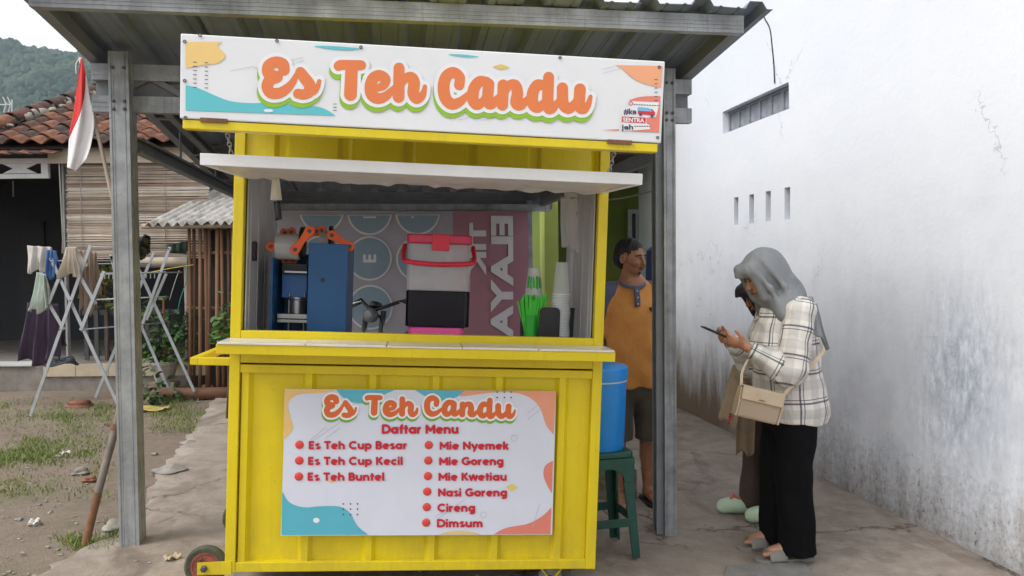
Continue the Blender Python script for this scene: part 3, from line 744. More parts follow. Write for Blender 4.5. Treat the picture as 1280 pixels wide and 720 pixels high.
mb = MB(); q = CL(314, 314, .17); mb.box((-W2+.056, q[1]-.03, q[2]-.045), (-W2+.07, q[1]+.03, q[2]+.045)); part('latch', mb, mat('black_plastic', srgb(32,32,34), .5), cart, bevel=.006)
# opening frame
yb('sill_rail', (-W2+P_, .001, SILL0), (W2-P_, .043, SILL1)); yb('lintel_rail', (-W2+P_, .001, OPEN+.012), (W2-P_, .04, OPEN+.055))
yb('worktop', (-W2+.057, .05, .965), (W2-.057, CD-.01, .985), M_WHITE)
yb('back_rail', (-W2+P_, CD-.043, .94), (W2-P_, CD-.002, .985)); yb('back_rail', (-W2+P_, CD-.043, OPEN+.17), (W2-P_, CD-.002, OPEN+.21))
mb = MB(); corr(mb, ribs, -W2+P_+.001, W2-P_-.001, P_-.002, .94, CD-.02, CD-.004); part('back_panel', mb, M_Y, cart, thick=.002)
# counter: fascia, four tiles, side returns
CY = -.19; zT = zs(433.5, CY)
yb('counter_fascia', (-W2-.012, CY, zC-.002), (W2+.012, CY+.03, zT-.005))
for sx in (-1, 1): yb('counter_side', (sx*W2-.012, CY+.03, zC), (sx*W2+.012, -.001, zT-.005))
yb('counter_base', (-W2+.012, CY+.03, zC+.004), (W2-.012, -.001, zT-.010), M_WHITE)
tx_ = [-W2-.008] + [xs1(p, 431, CY+.08) for p in (385, 484, 577, 670)] + [W2+.008]
for k in range(5):
    mb = MB(); dz = .0015*math.sin(k*2.3); mb.box((tx_[k]+.0015, CY-.006, zT-.006), (tx_[k+1]-.0015, -.003, zT+.003+dz)); part('tile', mb, M_TILE, cart, bevel=.0015)
# push handle on the left
hz_ = zs(452, 0, 260)
for y0 in (.004, CD-.038): yb('handle_arm', (-W2-.135, y0, hz_-.017), (-W2, y0+.034, hz_+.017))
yb('handle_bar', (-W2-.169, .004, hz_-.0165), (-W2-.135, CD-.004, hz_+.0165))
# wheels
def wheel(x, y, z, r, w, bracket, lab):
    o = part('wheel', MB().lathe([(.0,-w*.3),(r*.58,-w*.3),(r*.62,-w*.42),(r*.72,-w*.42),(r*.72,w*.42),(r*.62,w*.42),(r*.58,w*.3),(0,w*.3)], 28, M=T(x, y, z) @ RX(math.radians(90)), close=False), M_HUB, cart, smooth=35)
    part('tyre', MB().lathe([(r*.70,-w*.44),(r*.9,-w*.5),(r*.985,-w*.36),(r,-w*.1),(r,w*.1),(r*.985,w*.36),(r*.9,w*.5),(r*.70,w*.44)], 32, M=T(x, y, z) @ RX(math.radians(90)), close=False), M_RUBBER, o, smooth=40)
    part('hub_cap', MB().lathe([(0,0),(r*.2,0),(r*.2,.008),(r*.14,.014),(0,.014)], 12, M=T(x, y-w*.3, z) @ RX(math.radians(90)), close=False), M_SCREW, o, smooth=35)
    for k in range(4):
        a = k*math.pi/2+.5; part('bolt', MB().lathe([(0,0),(.007,0),(.007,.006),(0,.008)], 6, M=T(x+r*.42*math.cos(a), y-w*.3, z+r*.42*math.sin(a)) @ RX(math.radians(90)), close=False), M_SCREW, o)
    return o
wr = .092; wx = float(CL(257, 708, .02)[0]); wz = float(CL(257, 708, .02)[2])
for y_ in (.028, CD-.03):
    wheel(wx, y_, wz, wr, .04, None, '')
    f = -1 if y_ < .3 else 1
    mb = MB(); yy = y_+f*.030; pr = [(wx-.03, wz-.028), (-W2+.03, wz-.028), (-W2+.03, wz+.03), (-W2-.01, wz+.03), (wx-.03, wz+.024)]
    mb.extrude(pr, yy-.003, yy+.003); bo = part('wheel_bracket', mb, M_Y, cart)
    part('axle_nut', MB().lathe([(0,0),(.015,0),(.015,.012),(.009,.016),(0,.016)], 6, M=T(wx, yy+f*.003, wz) @ RX(math.radians(90 if f < 0 else -90)), close=False), M_SCREW, bo)
M_CAST = mat('grey_caster_rubber', srgb(120,120,122), .6, var=.15, scale=20)
cx_ = float(CL(688, 716, .06)[0])
for y_ in (.07, CD-.08):
    q = part('caster', MB().lathe([(.014,-.016),(.052,-.016),(.058,-.008),(.058,.008),(.052,.016),(.014,.016)], 24, M=T(cx_, y_, -.060) @ RX(math.radians(90)), close=False), M_CAST, cart, smooth=40)
    mb = MB()
    for f in (-1, 1): mb.bar((cx_-.055, y_+f*.024, .0), (cx_-.004, y_+f*.024, -.062), .005, .03, up=(0,1,0)); mb.bar((cx_+.055, y_+f*.0245, .0), (cx_+.004, y_+f*.0245, -.062), .005, .03, up=(0,1,0))
    part('caster_fork', mb, M_Y, q)
# raised flap hanging on two chains
fz0 = zs(203.5, -.66, 260); fzb = zs(203, -.66, 300)
fl_f = float(CL(526, 214.5, -.66)[2]); fl_b = OPEN+.008; fx0 = xs1(250, 200, -.66); fx1 = xs1(803, 226, -.66)
A0 = np.array([0, -.66, fl_f]); ang = math.atan2(fl_f-fl_b, .66)
flap = part('flap', MB().box((fx0, -.66, -.002), (fx1, -.004, .004), M=T(0, 0, fl_b) @ RX(-ang)), M_WHITE, cart)
FM = T(0, 0, fl_b) @ RX(-ang)
mb = MB(); mb.box((fx0, -.662, -.012), (fx1, -.636, .03), M=FM); part('flap_front_edge', mb, M_WHITE, flap, bevel=.002)
for x0, x1 in ((fx0, fx0+.026), (fx1-.026, fx1)): part('flap_side_edge', MB().box((x0, -.6355, -.0115), (x1, -.006, .029), M=FM), M_WHITE, flap, bevel=.002)
# crinkled foil glued under the flap
M_FOIL = mat('crinkled_foil', srgb(216,212,206), .42, .2, var=.1, scale=10)
rr = np.random.default_rng(3); nu, nv = 46, 12; hh = rr.uniform(-.005, .001, (nu+1, nv+1)); hh[::3, :] -= .003*rr.uniform(0, 1, (len(hh[::3]), nv+1))
fr = rr.uniform(0, .014, nu+1)
mb = MB(); V = []
for i in range(nu+1):
    for j in range(nv+1):
        yv = -.634+(.634-.002)*j/nv + (fr[i] if j == nv else 0); V.append((fx0+.028+(fx1-fx0-.056)*i/nu, yv, -.006+hh[i, j]-(.012*fr[i]/.014 if j >= nv-1 else 0)))
V = np.array(V); q = np.array(FM); V = V @ q[:3,:3].T + q[:3,3]
mb.add(V, [(i*(nv+1)+j, (i+1)*(nv+1)+j, (i+1)*(nv+1)+j+1, i*(nv+1)+j+1) for i in range(nu) for j in range(nv)]); part('foil_lining', mb, M_FOIL, flap)
def chain(mb, a, b, r=.009, w=.0022):
    a = np.array(a); b = np.array(b); n = max(2, int(np.linalg.norm(b-a)/(r*2.1))); d = (b-a)/np.linalg.norm(b-a)
    for k in range(n):
        c = a+(b-a)*(k+.5)/n; s = np.array([1.,0,0]) if k % 2 else np.array([0,1.,0])
        s = s-d*(s@d); s /= np.linalg.norm(s)
        P = [c+d*r*1.35*math.cos(t)+s*r*.75*math.sin(t) for t in np.linspace(0, 2*math.pi, 11)]
        mb.tube(P, w, 5, cap=False)
# beam, roof and sign
bz0 = zs(175.5, -PB, 525); bz1 = zs(164.5, -PB, 525); bx0 = xs1(228, 156, -PB); bx1 = xs1(822, 185, -PB)
yb('sign_beam', (bx0, -PB, bz0), (bx1, -PB+.04, bz1))
for px in (283, 769):
    xa = xs1(px, 175, -.73); mb = MB(); chain(mb, (xa, -.735, bz0+.012), (xa, -.650, fl_f+.030)); stuff(part('chain', mb, M_CHAIN, cart, smooth=True))
sz0 = bz1+.006; s_tl = CL(226, 42, -PB); s_tr = CL(831, 77, -PB); s_bl = CL(225, 148, -PB); s_br = CL(826, 179, -PB)
sz1 = (s_tl[2]+s_tr[2])/2
yb('roof', (-W2-.02, -PB+.10, TOPZ-.018), (W2+.02, CD+.06, TOPZ+.01))
for sx in (-1, 1): yb('roof_bearer', (sx*(W2-.1)-.02, -PB+.042, TOPZ-.06), (sx*(W2-.1)+.02, CD-.06, TOPZ-.02))
M_VINYL = mat('white_vinyl_banner', srgb(222,224,226), .42, var=.03, scale=3, bump=.08, bscale=5)
mb = MB(); c8 = []
for y_ in (-PB-.004, -PB+.055):
    for p in (s_bl, s_br, s_tr, s_tl): c8.append((p[0], y_, p[2]))
mb.add(c8, [(0,1,2,3),(7,6,5,4),(0,4,5,1),(1,5,6,2),(2,6,7,3),(3,7,4,0)])
sign = part('sign', mb, M_VINYL, cart, bevel=.004, label='white vinyl sign lettered Es Teh Candu in orange with green edge')
YS = -PB-.006
pm = lambda n, c, r=.42, v=.03: mat('print_'+n, c, r, var=v, scale=5)
P_OR, P_WH, P_GR = pm('orange', srgb(222,122,66)), pm('white', srgb(228,229,230)), pm('green', srgb(138,184,42))
P_TEAL, P_TAN, P_PEACH, P_SAL, P_GREY, P_INK, P_RED, P_GOLD = pm('teal', srgb(92,188,196)), pm('tan', srgb(230,196,122)), pm('peach', srgb(232,164,122)), pm('salmon', srgb(222,128,108)), pm('grey', srgb(176,182,188)), pm('ink', srgb(66,70,92)), pm('red', srgb(206,44,60)), pm('gold', srgb(216,192,100))
c5 = lambda L: C5(L); c6 = lambda L: C6(L)
print_layer('tan_shape', *half_smooth(c5([(235,128),(208,148),(246,196),(212,234),(130,246),(48,262)]), c5([(48,130)])), YS, P_TAN, sign)
print_layer('teal_wave', *half_smooth(c5([(48,345),(110,360),(190,395),(270,425),(370,435),(470,434),(580,442),(700,452),(755,470),(798,498)]), c5([(48,472)])), YS, P_TEAL, sign)
print_layer('peach_shape', *half_smooth(c6([(915,245),(955,268),(1000,308),(1060,338),(1145,357)]), c6([(1152,250)])), YS, P_PEACH, sign)
print_layer('salmon_shape', *half_smooth(c6([(985,420),(1050,403),(1142,400)]), c6([(1136,582),(1000,576),(1010,500),(1010,440)])), YS, P_SAL, sign)
print_layer('thin_tail', *poly2(c6([(845,571),(935,565),(935,573)])), YS, P_SAL, sign)
for nm, pts, lam in (('teal_sliver', [(690,152),(780,150),(925,163),(830,171)], c5), ('teal_sliver', [(80,192),(150,192),(235,203),(160,205)], c6)):
    print_layer(nm, smooth_closed(lam(pts), 6), [tuple(range(24))], YS, P_TEAL, sign)
print_layer('gold_diamond', *poly2(c6([(300,254),(345,240),(390,256),(348,269)])), YS, P_GOLD, sign)
it = [line2(*c5([(85,y)])[0], *c5([(104,y+1)])[0], .9) for y in range(230, 362, 21)] + [line2(*c5([(143,y)])[0], *c5([(160,y+1)])[0], .9) for y in range(233, 365, 21)]
it += [line2(*c6([(1113,y)])[0], *c6([(1128,y)])[0], .9) for y in range(318, 430, 21)] + [line2(*c5([(785,y)])[0], *c5([(803,y)])[0], .8) for y in (440,456,472)]
stuff(print_layer('dash_marks', *join2(it), YS-.0006, P_INK, sign))
it = [line2(*c5([a])[0], *c5([b])[0], .5) for a, b in (((385,262),(480,243)), ((270,275),(395,250)), ((560,222),(635,208)), ((600,234),(640,222)))] + [line2(*c6([a])[0], *c6([b])[0], .5) for a, b in (((850,268),(915,250)), ((852,287),(940,263)), ((135,520),(210,500)), ((250,522),(330,503)))]
stuff(print_layer('hairlines', *join2(it), YS-.0003, P_GREY, sign))
print_layer('white_oval', *disc2(*c5([(462,473)])[0], 6.2, 2), YS-.0009, P_WH, sign)
lettering(sign, YS-.0012, {w: (lambda p: p) for w in WORDS}, 1.0, (P_OR, P_WH, P_GR), .8)
# association sticker printed in the corner: hashtag, red word plate, little van
it = [text_px('#ke', *[c6([(x,0)])[0][0] for x in (958,1022)], c6([(0,492)])[0][1], 7.5, .03), text_px('jeh', c6([(946,0)])[0][0], c6([(1006,0)])[0][0], c6([(0,568)])[0][1], 6.6, .03)]
print_layer('white_patch', *poly2(c6([(982,425),(1135,432),(1132,458),(1120,505),(1072,508),(1072,538),(1092,548),(1090,566),(1010,572),(944,574),(948,470),(985,455)])), YS-.0008, P_WH, sign)
stuff(print_layer('sticker_word', *join2(it), YS-.0020, P_INK, sign))
print_layer('red_plate', *poly2(c6([(950,502),(1070,508),(1067,537),(948,531)])), YS-.0016, P_RED, sign)
print_layer('red_plate_word', *text_px('SENTRA', c6([(955,0)])[0][0], c6([(1062,0)])[0][0], c6([(0,529)])[0][1], 5.4, .03, .04), YS-.0026, P_WH, sign)
print_layer('van_body', *poly2(c6([(1028,462),(1100,465),(1116,482),(1114,498),(1030,490)])), YS-.0024, P_RED, sign)
print_layer('van_top', *poly2(c6([(1030,455),(1085,460),(1104,478),(1030,474)])), YS-.0030, pm('van_blue', srgb(120,176,214)), sign)
[print_layer('van_wheel', *disc2(*c6([q])[0], 2), YS-.0034, P_INK, sign) for q in ((1043,492),(1100,498))]
print_layer('small_emblem', *ring2(*c6([(994,437)])[0], 2.2, 1.0), YS-.0020, P_RED, sign)
it = [line2(*c6([(x,442+(x-1008)*.05)])[0], *c6([(x+9,442.4+(x-1008)*.05)])[0], 1.0) for x in range(1008, 1128, 13)] + [line2(*c6([(x,551)])[0], *c6([(x+8,551.4)])[0], 1.2) for x in range(1012, 1088, 12)]
stuff(print_layer('small_print', *join2(it), YS-.0020, P_INK, sign))
for p in [(231,52),(231,101),(232,163),(250,44)]+[(220+x/4, 20+y/4+1.5) for x, y in ((505,118),(925,150))]+[(700,72),(824,84),(822,172)]:
    q = CL(p[0], p[1]-(16 if p == (232,163) else 0), YS); part('eyelet', MB().lathe([(.003,0),(.006,0),(.006,.002),(.003,.002)], 10, M=T(*q) @ RX(math.radians(90)), close=False), M_SCREW, sign)
for p in ((268,150.5), (774,177.5)):
    q = CL(p[0], p[1], -PB); part('hinge', MB().box((q[0]-.045, -PB-.010, q[2]-.008), (q[0]+.045, -PB-.0005, q[2]+.006)), M_RUST, cart)

# ---- menu board
mcf = lambda L: [(340+x/3.556, 480+y/3.556) for x, y in L]
MBY = -.012
cor = [CL(*p, MBY) for p in ((351,669.5),(690,668),(695,489),(357,486))]
mb = MB(); nb = 12; V = []
for i in range(nb+1):
    for j in range(nb+1):
        u_, v_ = i/nb, j/nb; p = (cor[0]*(1-u_)+cor[1]*u_)*(1-v_)+(cor[3]*(1-u_)+cor[2]*u_)*v_
        V.append((p[0], MBY, p[2]))
mb.add(V, [(i*(nb+1)+j, (i+1)*(nb+1)+j, (i+1)*(nb+1)+j+1, i*(nb+1)+j+1) for i in range(nb) for j in range(nb)])
M_MENU = mat('menu_board_vinyl', srgb(206,210,222), .4, var=.03, scale=3, bump=.1, bscale=6)
menu = part('menu_board', mb, M_MENU, cart, thick=.006, label='white printed menu board headed Daftar Menu with red item list')
YM = MBY-.0042
Q_TEAL, Q_TAN, Q_PEACH, Q_SAL = pm('menu_teal', srgb(84,172,190)), pm('menu_tan', srgb(222,186,118)), pm('menu_peach', srgb(222,150,118)), pm('menu_salmon', srgb(214,124,108))
Q_OR, Q_GR, Q_TXT, Q_BUL = pm('menu_orange', srgb(210,100,44)), pm('menu_green', srgb(112,164,52)), pm('menu_red', srgb(192,26,44)), pm('menu_bullet', srgb(212,66,56))
print_layer('tan_shape', *half_smooth(mcf([(300,25),(215,40),(120,46),(72,84),(82,150),(92,200),(49,252)]), mcf([(56,23)])), YM, Q_TAN, menu)
print_layer('teal_shape', *half_smooth(mcf([(285,25),(325,66),(385,86),(445,78),(500,46),(545,27)]), []), YM-.0003, Q_TEAL, menu)
print_layer('teal_shape', *half_smooth(mcf([(636,27),(690,58),(760,74),(820,58),(855,29)]), []), YM-.0003, Q_TEAL, menu)
print_layer('peach_shape', *half_smooth(mcf([(845,29),(838,54),(900,48),(980,38),(1070,38),(1140,58),(1190,104),(1218,180),(1252,226)]), mcf([(1262,33)])), YM, Q_PEACH, menu)
print_layer('salmon_shape', *half_smooth(mcf([(1249,340),(1214,364),(1207,405),(1222,448),(1244,487)]), []), YM, Q_SAL, menu)
print_layer('salmon_shape', *half_smooth(mcf([(985,668),(1040,640),(1140,620),(1205,584),(1242,548)]), mcf([(1238,667)])), YM, Q_SAL, menu)
print_layer('tan_shape', *half_smooth(mcf([(738,669),(790,655),(860,653),(932,668)]), []), YM, Q_TAN, menu)
print_layer('teal_shape', *half_smooth(mcf([(45,478),(78,526),(140,548),(220,543),(300,545),(345,572),(380,630),(428,670)]), mcf([(42,672)])), YM, Q_TEAL, menu)
print_layer('white_dot', *disc2(*mcf([(197,606)])[0], 4, 3.2), YM-.0006, P_WH, menu)
it = [disc2(*mcf([(x,y)])[0], 1.1, n=8) for x in (317,349,380) for y in (533,556,580)] + [disc2(*mcf([(x,y)])[0], 1.1, n=8) for x in (1001,1033,1063) for y in (36,60)]
stuff(print_layer('dot_pattern', *join2(it), YM-.0009, P_INK, menu))
it = [line2(*mcf([a])[0], *mcf([b])[0], .6) for a, b in (((172,248),(240,192)), ((190,248),(305,168)), ((235,244),(306,192)), ((1136,130),(1190,88)), ((1136,158),(1215,95)), ((725,590),(790,548)), ((735,600),(858,512)), ((1158,638),(1190,530)))] + [ring2(*mcf([(1077,240)])[0], 3.8, .6), ring2(*mcf([(940,582)])[0], 3.8, .6)]
stuff(print_layer('hairlines', *join2(it), YM-.0006, P_GREY, menu))
for (x, y) in ((1066,460), (265,432)):
    s_ = 1 if x > 500 else .5; print_layer('gold_diamond', *poly2(mcf([(x-26*s_,y),(x,y-18*s_),(x+26*s_,y),(x,y+18*s_)])), YM-.0006, P_GOLD, menu)
fm = {'Es': (225,385,46,150), 'Teh': (410,650,50,148), 'Candu': (675,1085,50,155)}
src = {'Es': C5([(418,206),(740,412)]), 'Teh': C5([(788,222),(1252,440)]), 'Candu': C6([(32,255),(802,488)])}
fmap = {}
for w in WORDS:
    (a0, b0), (a1, b1) = src[w]; x0, x1, y0, y1 = fm[w]; (X0, Y0), (X1, Y1) = mcf([(x0,y0),(x1,y1)])
    fmap[w] = (lambda p, a0=a0, b0=b0, a1=a1, b1=b1, X0=X0, Y0=Y0, X1=X1, Y1=Y1: (X0+(p[0]-a0)/(a1-a0)*(X1-X0), Y0+(p[1]-b0)/(b1-b0)*(Y1-Y0)))
lettering(menu, YM-.0012, fmap, .52, (Q_OR, P_WH, Q_GR), .45)
rows = [('Daftar Menu',488,827,221,41), ('Es Teh Cup Besar',163,600,290,36), ('Es Teh Cup Kecil',160,580,360,36), ('Es Teh Buntel',158,498,430,36), ('Mie Nyemek',745,1050,292,36), ('Mie Goreng',743,1028,361,36), ('Mie Kwetiau',740,1042,430,36), ('Nasi Goreng',738,1044,500,36), ('Cireng',735,902,568,36), ('Dimsum',733,935,637,36)]
for s_, x0, x1, yb_, cap in rows:
    (X0, B), (X1, _) = mcf([(x0, yb_), (x1, yb_)]); stuff(print_layer('menu_line', *bold_px(s_, X0, X1, B, cap/3.556), YM-.003, Q_TXT, menu))
for x, y in ((122,270),(121,340),(119,411),(697,271),(695,340),(693,409),(690,478),(688,547),(685,616)):
    (px, py), = mcf([(x, y)]); q = CL(px, py, YM-.001)
    part('bullet', MB().lathe([(.019,0),(.018,.0015),(.010,.003),(0,.0034)], 20, M=T(*q) @ RX(math.radians(90)), close=False), Q_BUL, menu, smooth=True)
# ================================================================== things standing in and beside the cart
WT = .986                                                 # worktop height in cart coordinates
def plastic(name, col, alpha=.35, rough=.2): return mat(name, col, rough, var=.04, alpha=alpha, spec=.5)
M_CLEAR = plastic('clear_plastic', srgb(220,218,220), .36, .25); M_CLEAR2 = plastic('clear_cup_plastic', srgb(232,236,236), .46, .15)
M_RIM = plastic('cup_rim_plastic', srgb(214,218,220), .85, .2); M_TEA = mat('dark_tea', srgb(16,15,26), .2, var=.1, spec=.3); M_PINK = mat('pink_plastic', srgb(236,92,160), .4, var=.05)
M_PINKL = plastic('pink_lid', srgb(222,60,100), .8, .3); M_REDP = mat('red_plastic', srgb(214,36,66), .35, var=.05)
M_BLUE = mat('blue_machine_paint', srgb(14,80,132), .38, var=.1, scale=4); M_ORANGE = mat('orange_plastic', srgb(240,96,30), .4, var=.05)
M_STEEL = mat('brushed_steel', srgb(170,172,174), .3, .85, var=.1); M_BLACK = mat('matt_black_plastic', srgb(26,27,30), .45, var=.1)
M_FILM = mat('milky_film_roll', srgb(196,196,198), .3, var=.06, alpha=.9)
def cthing(name, label, cat, group=None): return thing(name, label, cat, MC, group)
def rbox(lo, hi, r, mat_=0, n=5):
    """box with rounded upright edges, as an MB"""
    x0, y0, z0 = lo; x1, y1, z1 = hi; P = []
    for cx, cy, a in ((x1-r, y1-r, 0), (x0+r, y1-r, 90), (x0+r, y0+r, 180), (x1-r, y0+r, 270)):
        for k in range(n+1): q = math.radians(a+90*k/n); P.append((cx+r*math.cos(q), cy+r*math.sin(q)))
    k = len(P); V = [(p[0], p[1], z0) for p in P]+[(p[0], p[1], z1) for p in P]
    return MB().add(V, [(i, (i+1)%k, k+(i+1)%k, k+i) for i in range(k)]+[tuple(range(k))[::-1], tuple(range(k, 2*k))])
# --- drink container
YD = .26; a = CL(506, 408, YD); b = CL(590, 304, YD); z_t = float(CL(548, 293, YD)[2]); zl = float(CL(548, 364, YD)[2]); zb0 = float(CL(548, 409, YD)[2]); zh = float(CL(548, 330, YD)[2])
d0 = cthing('drink_container', 'clear plastic drink container with red handle and pink lid, half full of dark tea', 'drink container')
X0, X1 = float(a[0]), float(b[0]); Y0, Y1 = YD, YD+.26
part('tub', rbox((X0, Y0, zl+.001), (X1, Y1, zh), .03), M_CLEAR, d0, smooth=40, bevel=.004)
part('tea', rbox((X0+.001, Y0+.001, zb0), (X1-.001, Y1-.001, zl), .03), M_TEA, d0, smooth=40, bevel=.004)
part('lid_hood', rbox((X0+.002, Y0+.002, zh+.002), (X1-.002, Y1-.002, z_t-.046), .03), M_CLEAR, d0, smooth=40, bevel=.004)
part('lid_top', rbox((X0-.004, Y0-.004, z_t-.045), (X1+.004, Y1+.004, z_t), .034), M_PINKL, d0, smooth=40, bevel=.008)
q = CL(551, 302, YD); part('lid_clip', MB().box((q[0]-.042, Y0-.016, q[2]-.045), (q[0]+.042, Y0-.0045, q[2]+.035)), M_REDP, d0, bevel=.004)
P = smooth_open([(X0-.014, Y0+.12, z_t-.055), (X0-.018, Y0+.05, zh+.03), (X0-.004, Y0-.012, zh+.010), (X0+.05, Y0-.016, zh+.002), ((X0+X1)/2, Y0-.016, zh-.002), (X1-.05, Y0-.016, zh+.002), (X1+.004, Y0-.012, zh+.010), (X1+.018, Y0+.05, zh+.03), (X1+.014, Y0+.12, z_t-.055)], 6)
mb = MB(); mb.tube(P, .012, 8); part('handle', mb, M_REDP, d0, smooth=True)
pk = cthing('pink_stand', 'pink plastic box under the drink container', 'box')
qa, qb = CL(511, 408, YD), CL(580, 408, YD)
part('body', rbox((qa[0], Y0+.012, WT), (qb[0], Y1-.02, zb0-.002), .03), M_PINK, pk, smooth=40, bevel=.004)
part('rim', rbox((qa[0]-.004, Y0+.008, zb0-.022), (qb[0]+.004, Y1-.016, zb0-.012), .032), M_PINK, pk, smooth=40)
# --- cup sealing machine
mach = cthing('cup_sealing_machine', 'blue steel cup sealing machine with film roll and orange brackets', 'machine')
YF = .22; A = CL(383, 416, YF); B = CL(435, 305.5, YF); ZB = WT
def cb(name, p0, p1, y0, y1, m=M_BLUE, bevel=.002, parent=None):
    a, b = CL(*p0, y0), CL(*p1, y0); mb = MB(); mb.box((min(a[0],b[0]), y0, min(a[2],b[2])), (max(a[0],b[0]), y1, max(a[2],b[2]))); return part(name, mb, m, parent or mach, bevel=bevel)
mb = MB(); mb.box((A[0], YF, ZB), (B[0], YF+.012, B[2])); fp = part('front_plate', mb, M_BLUE, mach, bevel=.003)
for p in ((387,309),(431,309),(387,411),(431,411),(397,343),(414,410)):
    q = CL(*p, YF); part('screw', MB().lathe([(0,0),(.006,0),(.005,.003),(0,.0035)], 8, M=T(*q) @ RX(math.radians(90)), close=False), M_SCREW, fp)
q = CL(403.5, 350, YF); part('keyhole', MB().lathe([(0,0),(.011,0),(.011,.001),(0,.001)], 14, M=T(*q) @ RX(math.radians(90)), close=False), M_BLACK, fp)
L0 = CL(339, 416, .30); 
mb = MB(); mb.box((L0[0], .24, ZB), (L0[0]+.012, .60, CL(340, 322, .3)[2])); part('side_plate', mb, M_BLUE, mach, bevel=.002)
mb = MB(); mb.box((B[0]-.014, YF+.0125, ZB), (B[0]-.002, .60, B[2]-.01)); part('side_plate', mb, M_BLUE, mach, bevel=.002)
mb = MB(); mb.box((L0[0]+.0125, .588, ZB), (B[0]-.0145, .60, B[2]-.05)); part('back_plate', mb, M_BLUE, mach)
mb = MB(); mb.box((L0[0]+.0125, .25, ZB), (B[0]-.0145, .587, ZB+.025)); part('base_plate', mb, M_STEEL, mach)
cb('inner_plate', (352,372), (384,343), .40, .41, mat('light_blue_paint', srgb(46,112,184), .35))
cb('heater_head', (352,342), (384,330), .36, .56, M_BLACK)
for p0, p1 in (((355,341),(384,339)), ((346,398),(384,393)), ((346,403),(384,400))): cb('steel_rail', p0, p1, .33, .345, M_STEEL)
q = CL(372, 385, .42); part('cup_collar', MB().lathe([(.030,-.03),(.045,-.03),(.045,.04),(.052,.045),(.052,.055),(.030,.055)], 22, M=T(*q), close=False), M_STEEL, mach, smooth=40)
for px in (361, 380): q = CL(px, 392, .40); mb = MB(); mb.lathe([(.006, ZB+.02), (.006, q[2]+.10)], 10, M=T(q[0], q[1], 0)); part('guide_rod', mb, M_STEEL, mach, smooth=40)
# film rolls on orange dog-bone brackets
def roll(px0, px1, py, y, r, m, nm):
    a, b = CL(px0, py, y), CL(px1, py, y); mb = MB(); L = b[0]-a[0]
    mb.lathe([(r*.35,0),(r,0),(r,L),(r*.35,L)], 28, M=T(*a) @ RY(math.radians(90)), close=False); return part(nm, mb, m, mach, smooth=40)
roll(346, 375, 308, .34, .062, M_FILM, 'film_roll'); roll(376, 381, 303, .34, .075, M_BLACK, 'roll_flange'); roll(400, 412, 300, .40, .045, M_FILM, 'film_roll')
roll(412, 416, 298, .40, .062, M_BLACK, 'roll_flange')
def dogbone(p0, p1, y, r=.024, hole=.010, t=.014):
    a, b = CL(*p0, y), CL(*p1, y); d = b-a; d[1] = 0; L = np.linalg.norm(d); an = math.atan2(d[2], d[0])
    n = 14; out = []
    for k in range(n+1): q = math.radians(90+180*k/n); out.append((r*math.cos(q), r*math.sin(q)))
    out.append((L*.5, -r*.62))
    for k in range(n+1): q = math.radians(-90+180*k/n); out.append((L+r*math.cos(q), r*math.sin(q)))
    out.append((L*.5, r*.62))
    mb = MB(); mb.extrude(out, -t/2, t/2, M=T(*a) @ RY(-an)); o = part('bracket', mb, M_ORANGE, mach, bevel=.003)
    for e in (a, b): part('pin', MB().lathe([(0,0),(hole,0),(hole*.9,.004),(0,.005)], 12, M=T(e[0], y-t/2, e[2]) @ RX(math.radians(90)), close=False), M_SCREW, o)
for a_, b_, y_ in (((369,312),(387,289),.26), ((339,308),(352,306),.30), ((415,294),(437,308),.30), ((356,291),(364,290),.44), ((396,289),(402,288),.38), ((358,325),(366,325),.42)): dogbone(a_, b_, y_)
# --- cups, straws, black caddy
YC = .24
cad = cthing('black_caddy', 'black plastic caddy with upright tabs holding straws and cups', 'caddy')
def cadd(px0, px1, py, y0, y1, nm):
    a, b = CL(px0, py, y0), CL(px1, py, y0); h = a[2]; r = .022; out = [(a[0], WT), (b[0], WT)]
    for k in range(7): q = math.radians(15*k); out.append((b[0]-r+r*math.cos(q), h-r+r*math.sin(q)))
    for k in range(7): q = math.radians(90+15*k); out.append((a[0]+r+r*math.cos(q), h-r+r*math.sin(q)))
    mb = MB(); mb.extrude(out, y0, y1); return part(nm, mb, M_BLACK, cad, bevel=.004)
cadd(675, 700.5, 384, YC-.03, YC-.018, 'front_tab'); cadd(651, 663, 385, YC+.045, YC+.055, 'left_tab'); cadd(712, 717.5, 385, YC+.05, YC+.06, 'right_tab')
a, b = CL(651, 410, YC), CL(717, 410, YC); mb = MB(); mb.box((a[0], YC-.017, WT), (b[0], YC+.1, WT+.02)); part('base', mb, M_BLACK, cad, bevel=.003)
M_GREENP = mat('green_plastic', srgb(44,170,52), .4, var=.08); M_STRAW = mat('green_straw', srgb(74,204,66), .35, var=.08)
sc = cthing('straw_cup', 'green plastic cup bristling with green straws', 'straw cup')
q0, q1 = CL(655.5, 400, YC), CL(674, 400, YC); cx, rr_ = (q0[0]+q1[0])/2, (q1[0]-q0[0])/2; zt2 = CL(664, 394, YC)[2]
part('cup', MB().lathe([(rr_*.86, WT+.021), (rr_, zt2), (rr_*.94, zt2), (rr_*.8, WT+.03)], 20, M=T(cx, YC+.03, 0), close=False), M_GREENP, sc, smooth=40)
rs_ = random.Random(4)
for k in range(64):
    an = rs_.uniform(0, 6.28); ra = rs_.uniform(.1, .85)*rr_; to = np.array([cx+.004+math.cos(an)*rr_*rs_.uniform(.3, 2.0), YC+.03+math.sin(an)*.03, zt2+rs_.uniform(.055, .105)])
    fr_ = np.array([cx+math.cos(an)*ra*.7, YC+.03+math.sin(an)*ra*.7, WT+.03]); mb = MB(); mb.tube([fr_, to], .0052, 6); part('straw', mb, M_STRAW, sc, smooth=40)
